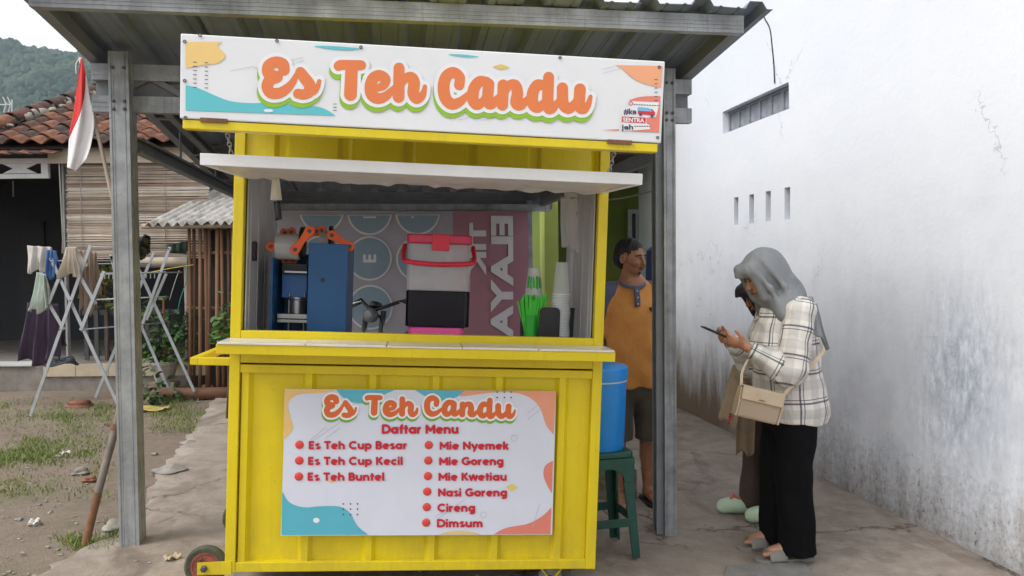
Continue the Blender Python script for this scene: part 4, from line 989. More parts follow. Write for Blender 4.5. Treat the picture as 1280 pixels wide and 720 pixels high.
def cupstack(label, pxc, wtop, wbot, py_top, py_rim, py_bot, y, prnt, zbase):
    o = cthing('cup_stack', label, 'cups', 'plastic cups in the cart'); c = CL(pxc, py_top, y); s_ = float(CL(pxc+10, py_top, y)[0]-c[0])/10
    z0, z1 = float(c[2]), float(CL(pxc, py_rim, y)[2]); rt, rb = wtop/2*s_, wbot/2*s_
    part('cup', MB().lathe([(0.001, z0), (rt, z0), (rt*1.02, z0-.004), (rt+(rb-rt)*.93, z1), (rb, z1-.002), (rb, z1-.006)], 24, M=T(c[0], c[1], 0), close=False), M_CLEAR2, o, smooth=40)
    mb = MB(); z = z1-.008; 
    while z > zbase+.008: mb.lathe([(rb*.93, z+.008), (rb*1.03, z), (rb*1.03, z-.003), (rb*.93, z-.005)], 24, M=T(c[0]+.002*math.sin(z*60), c[1], 0), close=False); z -= .0125
    stuff(part('stacked_rims', mb, M_RIM, o, smooth=40))
    if prnt:
        for k in range(7):
            t0 = math.radians(-150+k*22); t1 = t0+.3; zz = z0+(z1-z0)*.32; zz2 = z0+(z1-z0)*.8; rm = rt+(rb-rt)*.34+.0014; rm2 = rt+(rb-rt)*.78+.0014
            part('green_print', MB().add([(c[0]+rm*math.cos(t0), c[1]+rm*math.sin(t0), zz), (c[0]+rm*math.cos(t1), c[1]+rm*math.sin(t1), zz-.01*(k%3)), (c[0]+rm2*math.cos(t1), c[1]+rm2*math.sin(t1), zz2-.012*(k%2)), (c[0]+rm2*math.cos(t0), c[1]+rm2*math.sin(t0), zz2)], [(0,1,2,3)]), M_GREENP, o)
cupstack('short stack of clear cups with green print behind the green straws', 668, 15, 22, 335, 366, 420, YC+.12, True, WT)
cupstack('tall stack of clear plastic cups by the white plastic bags', 703, 15, 23, 328, 366, 420, YC+.03, False, WT+.022)
# --- plastic bags hanging against the right liner
M_BAG = mat('white_plastic_film', srgb(216,216,218), .4, var=.05, alpha=.88, bump=.2, bscale=18)
def drape(o_name, quad, m, parent=None, nu=14, nv=18, amp=.012, k=3., ph=0., thick=.0025, along=None, hem=0.):
    """hanging sheet between four corner points (tl, tr, br, bl) with folds growing downwards"""
    tl, tr, br, bl = [np.array(p, float) for p in quad]; nn = np.cross(tr-tl, bl-tl); nn /= np.linalg.norm(nn); mb = MB(); V = []
    for i in range(nu+1):
        for j in range(nv+1):
            u_, v_ = i/nu, j/nv; p = (tl*(1-u_)+tr*u_)*(1-v_)+(bl*(1-u_)+br*u_)*v_
            w = amp*(.35+.65*v_)*(.6*math.sin(5.3*v_+4*u_+ph*2)*v_+math.sin(k*6.28*u_+ph+.8*math.sin(3*v_+ph))+.5*math.sin(k*13*u_+2*ph+v_*2))
            e = hem*math.sin(u_*9+ph)*v_
            V.append(p+nn*w+(bl-tl)*e)
    mb.add(V, [(i*(nv+1)+j, (i+1)*(nv+1)+j, (i+1)*(nv+1)+j+1, i*(nv+1)+j+1) for i in range(nu) for j in range(nv)])
    return part(o_name, mb, m, parent, smooth=True, thick=thick)
for lab, q4, ph in (('white plastic bag hanging high on the right liner beside the flap', ((704,238,.60),(738,240,.35),(736,310,.33),(704,300,.60)), .4), ('long limp white plastic bag hanging down behind the cup stacks', ((716,262,.55),(745,250,.20),(744,422,.16),(716,418,.58)), 2.1)):
    pts = [CL(p[0], p[1], p[2]) for p in q4]; b_ = cthing('plastic_bag', lab, 'plastic bag', 'plastic bags hung inside the cart')
    drape('film', pts, M_BAG, b_, amp=.012, k=2.6, ph=ph, hem=.02); drape('film', [p+np.array((-.012,.03,-.03)) for p in pts], M_BAG, b_, amp=.015, k=3.3, ph=ph+1, hem=.03)
# --- little packet hung under the flap with a clip
pk2 = cthing('hanging_packet', 'small cream packet and dark pouch hung on a cord under the flap', 'packet')
yP = -.06; q = CL(344, 208, yP); mb = MB(); mb.tube([CL(344, 202, yP), CL(345, 216, yP), CL(344, 232, yP)], .002, 5); part('cord', mb, M_CHAIN, pk2)
drape('packet', [CL(340, 222, yP), CL(349, 222, yP), CL(352, 250, yP), CL(338, 250, yP)], mat('cream_packet', srgb(200,196,176), .6), pk2, 6, 8, .006, 1.2)
drape('pouch', [CL(342, 252, yP+.05), CL(350, 252, yP+.05), CL(352, 274, yP+.05), CL(344, 276, yP+.05)], M_BLACK, pk2, 6, 8, .008, 1.1)
part('clip', MB().cbox(q, (.02,.012,.03)), mat('white_clip', srgb(220,220,216), .5), pk2, bevel=.003)

# ================================================================== blue drum on a green stool
sx_, sy_ = 0.462, 4.30; sg = PZ(sx_)
M_STOOL = mat('green_plastic_stool', srgb(20,70,60), .5, var=.2, scale=12, bump=.05); M_DRUM = mat('bright_blue_plastic', srgb(24,128,208), .38, var=.06)
st = thing('plastic_stool', 'dark green plastic stool carrying the blue drum', 'stool', T(sx_, sy_, sg) @ RZ(.25))
SH = .56
tw, bw = .135, .168
for a_ in (-1, 1):
    for b_ in (-1, 1):
        mb = MB(); pr = []
        for t_ in (0, 1):
            w = bw+(tw-bw)*t_; c = np.array([a_*w, b_*w, .0 if not t_ else SH-.03]); s1, s2 = .05, .012
            pr.append([c, c-np.array([a_*s1,0,0]), c-np.array([a_*s1,-b_*s2*-1,0])])
        for t0 in (0, 1):       # L-shaped leg: two flat plates
            dx, dy = (.062, .014) if t0 == 0 else (.014, .0475)
            V = []
            for t_ in (0, 1):
                w = bw+(tw-bw)*t_; z = 0 if not t_ else SH-.03; k = 1 if t_ else .72
                off = 0 if t0 == 0 else .0145
                for ex, ey in ((0,0),(dx*k,0),(dx*k,dy*k),(0,dy*k)): V.append((a_*(w-ex), b_*(w-ey-off), z))
            mb.add(V, [(0,1,2,3),(4,5,6,7),(0,1,5,4),(1,2,6,5),(2,3,7,6),(3,0,4,7)])
        part('leg', mb, M_STOOL, st, bevel=.003)
o = rbox((-tw-.012, -tw-.012, SH-.03), (tw+.012, tw+.012, SH), .04); part('seat', o, M_STOOL, st, smooth=40, bevel=.006)
for z_, k in ((.19, 0), (.40, 1)):
    w = bw+(tw-bw)*z_/SH-.004
    for s_ in (-1, 1):
        for ax in (0, 1):
            lo, hi = ((-w+.02, s_*w-.008, z_-.022), (w-.02, s_*w+.004, z_+.022)) if ax == 0 else ((s_*w-.008, -w+.02, z_-.0215), (s_*w+.004, w-.02, z_+.0215))
            if z_ < .3: part('stretcher', MB().box(lo, hi), M_STOOL, st, bevel=.003)
for s_ in (-1, 1):       # arched aprons under the seat
    for ax in (0, 1):
        w = tw+.004; out = [(-w, SH-.032), (w, SH-.032), (w, SH-.16)]
        for k in range(9): a_ = math.pi*k/8; out.append(((w-.05)*math.cos(a_), SH-.16+.075*math.sin(a_)))
        out.append((-w, SH-.16)); mb = MB(); mb.extrude(out, s_*w*1.03-.006, s_*w*1.03+.006)
        if ax: q = np.array(RZ(math.pi/2)); mb.v = [v_ @ q[:3,:3].T for v_ in mb.v]
        part('apron', mb, M_STOOL, st, bevel=.002)
dr = thing('blue_drum', 'blue plastic water drum with lid standing on the stool', 'drum', T(sx_+.0, sy_, sg+SH))
R_ = .150; Hd = .45
part('body', MB().lathe([(.001,.001),(R_*.86,.001),(R_*.9,.012),(R_*.985,.30),(R_,Hd-.06),(R_,Hd-.052),(R_*.97,Hd-.05)], 40, close=False), M_DRUM, dr, smooth=40)
part('lid', MB().lathe([(R_*1.05,Hd-.075),(R_*1.06,Hd-.02),(R_*1.04,Hd-.008),(R_*.97,Hd),(R_*.5,Hd+.012),(.001,Hd+.014)], 40, close=False), M_DRUM, dr, smooth=45)
part('band', MB().lathe([(R_*1.005,Hd-.086),(R_*1.03,Hd-.084),(R_*1.03,Hd-.078),(R_*1.005,Hd-.076)], 40, close=False), mat('white_band', srgb(190,206,214), .4), dr, smooth=45)

# ================================================================== mirrored vinyl banner hung behind, with circles and sideways words
BVV = 8.20
bl_, bt = onV(347, 266, BVV), onV(660, 266, BVV)
bn = thing('vinyl_banner', 'faded grey and maroon vinyl banner with circled letters hung across the shed back', 'banner', MS)
M_BN = mat('banner_grey', srgb(158,154,162), .55, var=.06, scale=2); M_BM = mat('banner_maroon', srgb(160,112,124), .55, var=.08, scale=2); M_BB = mat('banner_blue', srgb(124,146,158), .55, var=.06, scale=3); M_BW = mat('banner_white', srgb(206,204,206), .55, var=.05)
M_BT = mat('banner_teal', srgb(112,128,140), .55, var=.06, scale=2)
bw_ = lambda u_, z_: BVV+.022*math.sin(u_*3.1+z_*1.3)+.012*math.sin(z_*5+u_*2)
um = onV(566, 300, BVV)[0]
for nm, u0_, u1_, m_ in (('grey_field', bl_[0], um, M_BN), ('maroon_field', um, bt[0], M_BM)):
    mb = MB(); mb.grid(lambda u_, z_: (u_, bw_(u_, z_), z_), 20, 30, u0=u0_, u1=u1_, v0=.42, v1=2.095); part(nm, mb, m_, bn, smooth=True)
def bprint(nm, P2, F, m_, off):
    V = []
    for p in P2: q = onV(p[0], p[1], BVV); V.append((q[0], bw_(q[0], q[2])-off, q[2]))
    part(nm, MB().add(V, F), m_, bn)
def discpx(cx, cy, r, n=28, y0=268.5):
    P, F = disc2(cx, cy, r, r, n); P[:, 1] = np.maximum(P[:, 1], y0); return P, F
for cx, cy, ch in ((402,263,'J'), (462,266,'R'), (522,266,'T'), (462,323,'E'), (463,384,''), (402,322,''), (523,324,'')):
    bprint('circle_rim', *discpx(cx, cy, 28), M_BW, .012); bprint('circle', *discpx(cx, cy, 25.6, y0=269.5), M_BB, .018)
    if ch:
        P, F = text2d(ch, .03); c = (P.max(0)+P.min(0))/2; P = np.column_stack([cx-(P-c)[:,1]*22, cy-(P-c)[:,0]*22]); P[:,1] = np.maximum(P[:,1], 270.5)
        bprint('circle_letter', P, F, M_BW, .026)
def side_word(s, x0, x1, y0, y1, off=.02):
    P, F = text2d(s, .045); lo, hi = P.min(0), P.max(0); X = x1-(P[:,1]-lo[1])/(hi[1]-lo[1])*(x1-x0); Y = y0+(P[:,0]-lo[0])/(hi[0]-lo[0])*(y1-y0)
    bprint('sideways_word', np.column_stack([X, Y]), F, M_BW, off)
side_word('ELAYA', 613, 641, 270, 423); side_word('TIK', 586, 607, 279, 344)
mb = MB(); q = onV(345, 262, BVV); mb.tube([(bl_[0]-.02, BVV, 2.1), (bt[0]+.02, BVV, 2.1)], .008, 6); part('top_rope', mb, M_CHAIN, bn)
# ================================================================== green house behind the shed
M_LIME = mat('lime_green_wall', srgb(158,172,88), .8, var=.08, scale=2, bump=.1); M_LIME_SHADED = mat('shaded_green_wall', srgb(112,128,52), .8, var=.1, scale=2, bump=.1)  # olive is the lime wall with shade put into its colour
gh = thing('green_house', 'lime green house with shade painted into its walls and an added porch roof behind the shed', 'house', MS)
pA, pB = onV(681, 300, 8.85), onV(698, 300, 8.85)
part('porch_pillar', MB().box((pA[0], 8.85, -.1), (pB[0], 9.15, 2.75)), M_LIME, gh, bevel=.006)
part('wall', MB().box((pB[0]-.1, 11.2, -.1), (4.6, 11.4, 3.1)), M_LIME_SHADED, gh)
part('side_wall', MB().box((pA[0]+.03, 9.16, -.1), (pA[0]+.18, 11.19, 3.1)), M_LIME_SHADED, gh)
part('added_porch_ceiling', MB().box((pA[0]-.25, 8.6, 2.76), (4.6, 11.5, 2.86)), mat('dark_timber', srgb(70,58,48), .8, var=.2), gh)  # porch roof added to darken the wall behind, coloured dark as well
part('roof', MB().extrude([(pA[0]-.4, 2.87), (4.7, 2.87), (4.7, 3.0), (2.9, 3.9), (pA[0]-.4, 3.0)], 8.5, 11.8), mat('house_roof_tile', srgb(120,70,52), .9, var=.25, scale=8, bump=.4), gh)
wp = [onV(px, py, 11.19) for px, py in ((784,262),(806,332))]
win = part('window', MB().box((wp[0][0], 11.15, wp[1][2]), (wp[1][0], 11.195, wp[0][2])), mat('white_window_frame', srgb(186,186,180), .6), gh)
part('pane', MB().box((wp[0][0]+.06, 11.14, wp[1][2]+.06), ((wp[0][0]+wp[1][0])/2-.02, 11.149, wp[0][2]-.06)), mat('dark_glass', srgb(50,56,62), .15), win)
part('pane', MB().box(((wp[0][0]+wp[1][0])/2+.02, 11.14, wp[1][2]+.06), (wp[1][0]-.06, 11.149, wp[0][2]-.06)), mat('curtained_glass', srgb(120,118,112), .3), win)
part('porch_floor', MB().box((pB[0]-.05, 9.2, -.1), (3.1, 11.19, .06)), M_CONC, gh)
mb = MB(); a, b = onV(748, 251, 7.2), onV(822, 237, 5.2); mb.tube(smooth_open([a, (a+b)/2-np.array([0,0,.015]), b+(b-a)*.1], 4), .006, 6)
tag(link('clothes_line', mb.mesh('clothes_line', M_CHAIN, True), None, MS), 'white cord strung under the canopy beside the right post', 'cord')
# white-topped step behind the stool
a = G(750, 627); b = G(795, 624); hstep = .2
stp = thing('entrance_step', 'mossy concrete step with white tiled top behind the stool', 'step', T(a[0]-.15, a[1], PZ(a[0])) @ RZ(.1))
L_ = b[0]-a[0]+.15
part('block', MB().box((0, 0, -.03), (L_, .34, hstep-.012)), mat('mossy_concrete', srgb(140,134,112), .9, var=.3, scale=16, col2=srgb(86,84,66), bump=.4), stp, bevel=.012)
part('tile_top', MB().box((-.005, -.006, hstep-.012), (L_+.012, .34, hstep)), mat('white_step_tile', srgb(206,208,206), .4, var=.06), stp, bevel=.003)
# blue water tank on a stand behind the man
dp = atY(824, 340, 7.0); bt2 = thing('water_barrel', 'tall blue plastic water barrel on a steel stand behind the man', 'barrel', T(dp[0], 7.0, PZ(1.2)) @ Matrix.Diagonal((.55,.55,1,1)))
part('body', MB().lathe([(.001,.62),(.19,.62),(.205,.65),(.21,.9),(.2,.92),(.21,.94),(.21,1.34),(.2,1.42),(.14,1.50),(.001,1.50)], 32, close=False), mat('blue_barrel', srgb(20,92,196), .35), bt2, smooth=40)
part('dark_cap', MB().lathe([(.212,1.36),(.214,1.5),(.2,1.70),(.1,1.75),(.001,1.75)], 32, close=False), mat('navy_cloth', srgb(28,48,92), .7), bt2, smooth=40)
for a_ in range(4):
    q = math.pi/4+a_*math.pi/2; part('leg', MB().bar((.19*math.cos(q), .19*math.sin(q), 0), (.17*math.cos(q), .17*math.sin(q), .62), .03, .03), M_RUST, bt2)
# ================================================================== motorbike parked behind the cart
mp = np.array([-.90, 6.9, 0]); bk = thing('motorbike', 'parked motorbike with round silver headlamp behind the cart', 'motorbike', T(mp[0], 6.9, PZ(mp[0])) @ RZ(math.radians(-118)) @ Matrix.Scale(1.08, 4))
M_TYRE = mat('black_tyre', srgb(30,30,30), .8); M_BODY = mat('red_black_fairing', srgb(150,32,30), .3, coat=.4); M_CHROME = mat('chrome', srgb(190,190,190), .15, .95); M_SEAT = mat('brown_vinyl_seat', srgb(104,82,74), .6)
for x in (.62, -.62):
    w = part('wheel', MB().lathe([(.02,-.03),(.05,-.03),(.05,-.01),(.2,-.01),(.22,-.03),(.23,-.03),(.23,.03),(.22,.03),(.2,.01),(.05,.01),(.05,.03),(.02,.03)], 28, M=T(x, 0, .28) @ RX(math.radians(90)), close=False), M_STEEL, bk, smooth=40)
    part('tyre', MB().lathe([(.225,-.04),(.26,-.045),(.28,-.02),(.28,.02),(.26,.045),(.225,.04)], 32, M=T(x, 0, .28) @ RX(math.radians(90)), close=False), M_TYRE, w, smooth=40)
part('engine', MB().lathe([(.001,-.13),(.1,-.13),(.13,-.06),(.13,.06),(.1,.13),(.001,.13)], 20, M=T(.05, 0, .36) @ RX(math.radians(90)), close=False), M_STEEL, bk, smooth=40)
mb = MB(); mb.tube([(.42,0,.78),(.25,0,.56),(.05,0,.5),(-.3,0,.58),(-.7,0,.72)], [.07,.085,.09,.1,.05], 12); part('body', mb, M_BODY, bk, smooth=True)
mb = MB(); mb.tube([(.12,0,.74),(-.1,0,.76),(-.45,0,.80),(-.7,0,.83)], [.07,.1,.1,.06], 12); part('seat', mb, M_SEAT, bk, smooth=True)
for s in (-1, 1): mb = MB(); mb.tube([(.62, s*.08, .28), (.42, s*.08, 1.03)], .022, 8); part('fork', mb, M_CHROME, bk, smooth=True)
mb = MB(); mb.tube(smooth_open([(.30,-.30,1.07),(.34,-.2,1.10),(.41,-.08,1.06),(.42,0,1.04),(.41,.08,1.06),(.34,.2,1.10),(.30,.30,1.07)], 5), .013, 8); hb = part('handlebar', mb, M_BLACK, bk, smooth=True)
for s in (-1, 1):
    mb = MB(); mb.tube([(.335, s*.20, 1.10), (.285, s*.33, 1.06)], .021, 10); part('grip', mb, M_BLACK, hb, smooth=True)
    mb = MB(); mb.tube([(.36, s*.17, 1.10), (.375, s*.25, 1.08), (.37, s*.32, 1.07)], .006, 6); part('brake_lever', mb, M_CHROME, hb)
mb = MB(); mb.lathe([(.001,-.08),(.04,-.075),(.065,-.045),(.072,0),(.072,.02)], 24, M=T(.48,0,1.0) @ RY(math.radians(75)) @ Matrix.Scale(.78, 4), close=False); hl = part('headlamp', mb, mat('dull_chrome', srgb(150,148,146), .35, .7), bk, smooth=50); part('lens', MB().lathe([(.072,.018),(.06,.034),(.03,.042),(.001,.044)], 24, M=T(.48,0,1.0) @ RY(math.radians(75)) @ Matrix.Scale(.78, 4), close=False), mat('lamp_glass', srgb(96,98,100), .2), hl, smooth=50)
part('speedometer', MB().lathe([(.001,0),(.045,0),(.05,.02),(.045,.035),(.001,.035)], 18, M=T(.42,0,1.055) @ RY(math.radians(-25)), close=False), M_BLACK, bk, smooth=40)
mb = MB(); mb.tube([(.62,0,.58),(.8,0,.5),(.86,0,.36)], [.05,.06,.03], 8); part('mudguard', mb, M_BODY, bk, smooth=True)
mb = MB(); mb.tube([(-.15,.14,.3),(-.6,.16,.34),(-.95,.16,.4)], [.03,.045,.04], 10); part('exhaust', mb, M_CHROME, bk, smooth=True)
mb = MB(); mb.tube([(0,-.1,.3),(.06,-.26,.0)], .012, 6); part('kickstand', mb, M_BLACK, bk)
mb = MB(); mb.tube(smooth_open([(.44,.05,1.0),(.5,.12,.92),(.47,.1,.8),(.4,.03,.7)], 5), .006, 5); part('cable', mb, M_BLACK, bk)

# ================================================================== tiled house on the left
HY_ = 9.55; GZL = .09
M_TERRA = []
for k, c in enumerate(((140,90,68), (114,76,62), (92,70,62), (160,104,78))): M_TERRA.append(mat('terracotta_%d' % k, srgb(*c), .9, var=.25, scale=9, col2=srgb(c[0]*.42, c[1]*.5, c[2]*.55), bump=.4, bscale=60))
M_MORT = mat('lime_mortar', srgb(186,180,168), .95, var=.2, scale=10, col2=srgb(110,104,96), bump=.6, bscale=25)
M_PLANK = mat('weathered_board', srgb(178,166,150), .85, var=.15, scale=5, stretch=(1,1,14), bump=.2); M_WPAINT = mat('chalky_white_paint', srgb(196,198,196), .7, var=.1, scale=8)
M_ROOM = mat('shade_toned_wall', srgb(58,60,64), .9, var=.1); M_GREYP = mat('grey_timber_post', srgb(150,150,150), .8, var=.15)  # room walls coloured dark to paint in the shade of the interior
hs = thing('tiled_house', 'low village house with clay tile roof, dark open porch and raised terrace', 'house', T(0, 0, 0))
part('terrace', MB().box((-11.5, HY_+.02, 0), (-4.05, HY_+3.4, .40)), mat('terrace_concrete', srgb(132,126,118), .9, var=.2, scale=8, bump=.3), hs)
part('terrace_lip', MB().box((-11.5, HY_-.01, .382), (-5.75, HY_+.3, .41)), M_WPAINT, hs, bevel=.004)
M_RTILE = mat('tan_riser_tile', srgb(190,176,152), .4, var=.1, scale=6)
x = -5.62
for k in range(5): part('riser_tile', MB().box((x, HY_-.006, .255), (x+.385, HY_+.02, .405)), M_RTILE, hs, bevel=.002); x += .39
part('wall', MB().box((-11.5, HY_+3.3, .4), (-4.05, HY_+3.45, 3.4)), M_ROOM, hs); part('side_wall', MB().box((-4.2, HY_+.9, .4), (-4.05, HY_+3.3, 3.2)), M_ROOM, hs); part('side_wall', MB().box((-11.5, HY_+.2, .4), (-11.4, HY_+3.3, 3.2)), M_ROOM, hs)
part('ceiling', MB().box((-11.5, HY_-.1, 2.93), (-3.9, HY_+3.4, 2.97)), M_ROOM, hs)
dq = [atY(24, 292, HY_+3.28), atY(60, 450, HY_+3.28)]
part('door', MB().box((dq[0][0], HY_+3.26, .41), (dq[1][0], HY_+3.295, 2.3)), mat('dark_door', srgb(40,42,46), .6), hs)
# roof: battens under curved clay tiles laid one by one
EZ, RZ_ = 2.99, 4.16; EY, RY_ = HY_-.28, HY_+2.35
def tile_mesh(nm, m):
    w, l = .235, .30; mb = MB(); n = 10; V = []
    for j in range(3):
        for i in range(n+1):
            u_ = i/n; zz = .030*math.sin(u_*2*math.pi-.6)+(.022 if u_ > .88 else 0)*(u_-.88)/.12; V.append((u_*w*1.06, j/2*l, zz+(0.012 if j == 0 else 0)*0))
    mb.add(V, [(j*(n+1)+i, j*(n+1)+i+1, (j+1)*(n+1)+i+1, (j+1)*(n+1)+i) for j in range(2) for i in range(n)]); me = mb.mesh(nm, m, True); return me
TM = [tile_mesh('clay_tile', m) for m in M_TERRA]; rt = random.Random(9)
sl = math.atan2(RZ_-EZ, RY_-EY); SL = math.hypot(RZ_-EZ, RY_-EY)
rf = part('roof', MB().add([(-6.9,-.0,-.06),(-3.55,0,-.06),(-3.55,SL*.98,-.06),(-6.0,SL*.98,-.06)], [(0,1,2,3)]), mat('roof_deck', srgb(60,48,42), .9), hs, M=T(0, EY, EZ) @ RX(sl))
nrow = int(SL/.235)+1
cols = np.arange(-9.6, -3.7, .235)
RN = np.array([0, -math.sin(sl), math.cos(sl)]); RO = np.array([0, EY, EZ])
def onroof(px, py):
    d = ray(px, py); return CAM+d*(((RO-CAM)@RN)/(d@RN))
H0, H1 = onroof(-10, 166), onroof(128, 116)          # the hip: it climbs from the left eave to the ridge
def hipx(s_):
    """x of the hip at slope distance s_"""
    y = EY+s_*math.cos(sl); t = (y-H0[1])/(H1[1]-H0[1]); return H0[0]+(H1[0]-H0[0])*t
for r_ in range(nrow+3):
    for c_, x in enumerate(cols):
        if x < hipx(r_*.235+.1)-.06: continue
        o = link('clay_tile', rt.choice(TM), rf, T(float(x)+rt.uniform(-.008,.008), r_*.235+rt.uniform(-.012,.012), .02+rt.uniform(0,.012)) @ RX(-.09) @ RZ(rt.uniform(-.03,.03)))
        o.modifiers.new('s', 'SOLIDIFY').thickness = .014
# hip: half-round tiles bedded in lumpy mortar
def lumps(cen, r, n, seed):
    rg = np.random.default_rng(seed); mb = MB()
    for k in range(n):
        p = np.array(cen(rg.uniform(0, 1))); s_ = r*rg.uniform(.5, 1.2); q = iv*(s_*1.3, s_, s_*.8)*(1+.3*np.sin(iv[:, :1]*4+k)+.25*np.sin(iv[:, 1:2]*5+k*2)); mb.add(q+p, [tuple(f) for f in ifc])
    return mb
hd = (H1-H0); HL = np.linalg.norm(hd); hd /= HL; hs_ = np.cross(hd, RN); hs_ /= np.linalg.norm(hs_)
for k in range(-2, int(HL/.36)+2):
    mb = MB(); V = []; n = 8
    for j in range(4):
        c = H0+hd*(k*.36+j*.10)+RN*.06
        for i in range(n+1): a = math.pi*i/n; rr2 = .10+.012*(j == 0); V.append(c+hs_*rr2*math.cos(a)+RN*rr2*math.sin(a)*.9)
    mb.add(V, [(j*(n+1)+i, (j+1)*(n+1)+i, (j+1)*(n+1)+i+1, j*(n+1)+i+1) for j in range(3) for i in range(n)]); part('hip_tile', mb, rt.choice(M_TERRA), hs, smooth=True, thick=.014)
stuff(part('hip_mortar', lumps(lambda t: H0+hd*HL*(t*1.3-.2)+RN*.05+hs_*rng.normal(0, .055), .062, 130, 5), M_MORT, hs, smooth=True))
# second slope falling away behind the hip
part('rear_slope', MB().add([H0-hd*.6, H1+hd*.6, H1+hd*.6+np.array([-2.6,1.2,-1.5]), H0-hd*.6+np.array([-1.8,1.0,-1.1])], [(0,1,2,3)]), M_TERRA[1], hs)
# eaves: board, white fretwork frame on the left
a, b = atY(61, 184, HY_-.12), atY(258, 203, HY_-.12)
part('eaves_board', MB().box((a[0], HY_-.15, b[2]+.0), (b[0], HY_-.12, a[2])), M_PLANK, hs, bevel=.004)
fa, fb = atY(-60, 199, HY_-.06), atY(62, 223, HY_-.06)
for z0, z1 in ((fb[2], fb[2]+.055), (fa[2]-.06, fa[2])): part('fretwork_rail', MB().box((fa[0], HY_-.08, z0), (fb[0], HY_-.04, z1)), M_WPAINT, hs, bevel=.003)
for px in (-58, 57): p = atY(px, 210, HY_-.06); part('fretwork_stile', MB().box((p[0]-.04, HY_-.085, fb[2]+.056), (p[0]+.04, HY_-.035, fa[2]-.061)), M_WPAINT, hs)
zc_ = (fa[2]+fb[2])/2; hh2 = (fa[2]-fb[2])/2-.062
for px in (25, -30):
    p = atY(px, 210, HY_-.06); mb = MB(); mb.extrude([(p[0]-.2,zc_-hh2),(p[0]+.2,zc_-hh2),(p[0]+.08,zc_),(p[0]+.2,zc_+hh2),(p[0]-.2,zc_+hh2),(p[0]-.08,zc_)], HY_-.07, HY_-.05); part('fretwork_bow', mb, M_WPAINT, hs)
p0, p1 = atY(76.5, 204, HY_), atY(82, 320, HY_); part('porch_post', MB().box((p0[0], HY_, .41), (p1[0], HY_+.06, 2.93)), M_GREYP, hs)
p0 = atY(2, 300, HY_); part('porch_post', MB().box((p0[0]-2.9, HY_, .41), (p0[0]-2.83, HY_+.06, 2.93)), M_GREYP, hs)
# slice of small broken tiles and sheet at the low left eave
mb = MB(); p = atY(-20, 192, HY_-.2)
for k in range(7): part('broken_tile', MB().add([(p[0]+k*.12, HY_-.34, p[2]-.02+.02*rt.random()), (p[0]+k*.12+.16, HY_-.34, p[2]-.03), (p[0]+k*.12+.18, HY_-.1, p[2]+.06), (p[0]+k*.12+.02, HY_-.1, p[2]+.08+.02*rt.random())], [(0,1,2,3)]), rt.choice(M_TERRA), hs, thick=.014)
# bamboo blind: split canes tied edge to edge
M_CANE = [mat('split_cane_%d' % k, srgb(*c), .75, var=.2, scale=3, stretch=(.6,1,1)) for k, c in enumerate(((190,176,160),(168,151,136),(216,208,198),(144,127,114)))]
bd = thing('bamboo_blind', 'weathered split bamboo roller blind hanging below the eaves board', 'blind')
c0, c1 = atY(82, 203, HY_-.04), atY(262, 322, HY_-.04); z = c0[2]; rb_ = random.Random(2); mbs = [MB() for _ in M_CANE]
while z > c1[2]:
    h = rb_.uniform(.007, .017); band = .5+.5*math.sin(z*21)
    k = 2 if rb_.random() < (.55 if band > .93 else .05) else rb_.choice((0,0,0,1,1,3))
    y0 = HY_-.04+rb_.uniform(-.006, .006); t_ = rb_.uniform(-.006, .006)
    V = []; xsn = np.linspace(c0[0]+rb_.uniform(-.015,.015), c1[0]+rb_.uniform(-.02,.03), 6); sg_ = [rb_.uniform(-.003,.003) for _ in xsn]
    for xi, s_ in zip(xsn, sg_): V += [(xi, y0, z+s_+t_*(xi-xsn[0])/2), (xi, y0-.006, z-h/2+s_+t_*(xi-xsn[0])/2), (xi, y0, z-h*.92+s_+t_*(xi-xsn[0])/2)]
    F = []
    for i in range(5): F += [(i*3, i*3+1, i*3+4, i*3+3), (i*3+1, i*3+2, i*3+5, i*3+4)]
    mbs[k].add(V, F); z -= h
for m_, b_ in zip(M_CANE, mbs): stuff(part('canes', b_, m_, bd))
for px in (100, 205): a = atY(px, 203, HY_-.052); mb = MB(); mb.tube([(a[0], HY_-.056, c0[2]+.02), (a[0], HY_-.056, c1[2])], .004, 5); part('cord', mb, M_CHAIN, bd)
a = atY(74, 205, HY_-.1); mb = MB(); mb.tube([(a[0], HY_-.1, a[2]), (a[0]+.02, HY_-.1, a[2]-.9), (a[0]+.01, HY_-.1, a[2]-1.05)], .008, 6); part('pull_cord', mb, M_CHAIN, bd)
a, b = atY(150, 327, HY_-.35), atY(236, 327, HY_-.35); mb = MB(); mb.tube([a, (a+b)/2+np.array([0,0,-.01]), b], .06, 12)
tag(link('bamboo_pole', mb.mesh('bamboo_pole', M_CANE[0], 40)), 'thick pale bamboo pole lying level under the blind', 'pole')
# leaning shelf legs and junk in the shade under the blind
junk = thing('slatted_bench', 'dark slatted bench in the shade under the bamboo blind', 'bench', T(-4.75, HY_+.35, .41))
for k in range(9): part('slat', MB().box((-.55+k*.125, -.02, 0), (-.50+k*.125, .0, .62)), mat('dark_grey_slat', srgb(74,76,78), .8) if k == 0 else bpy.data.materials['dark_grey_slat'], junk)
part('rail', MB().box((-.58, -.0, .56), (.62, .03, .62)), bpy.data.materials['dark_grey_slat'], junk); part('rail', MB().box((-.58, -.0, .05), (.62, .03, .11)), bpy.data.materials['dark_grey_slat'], junk)

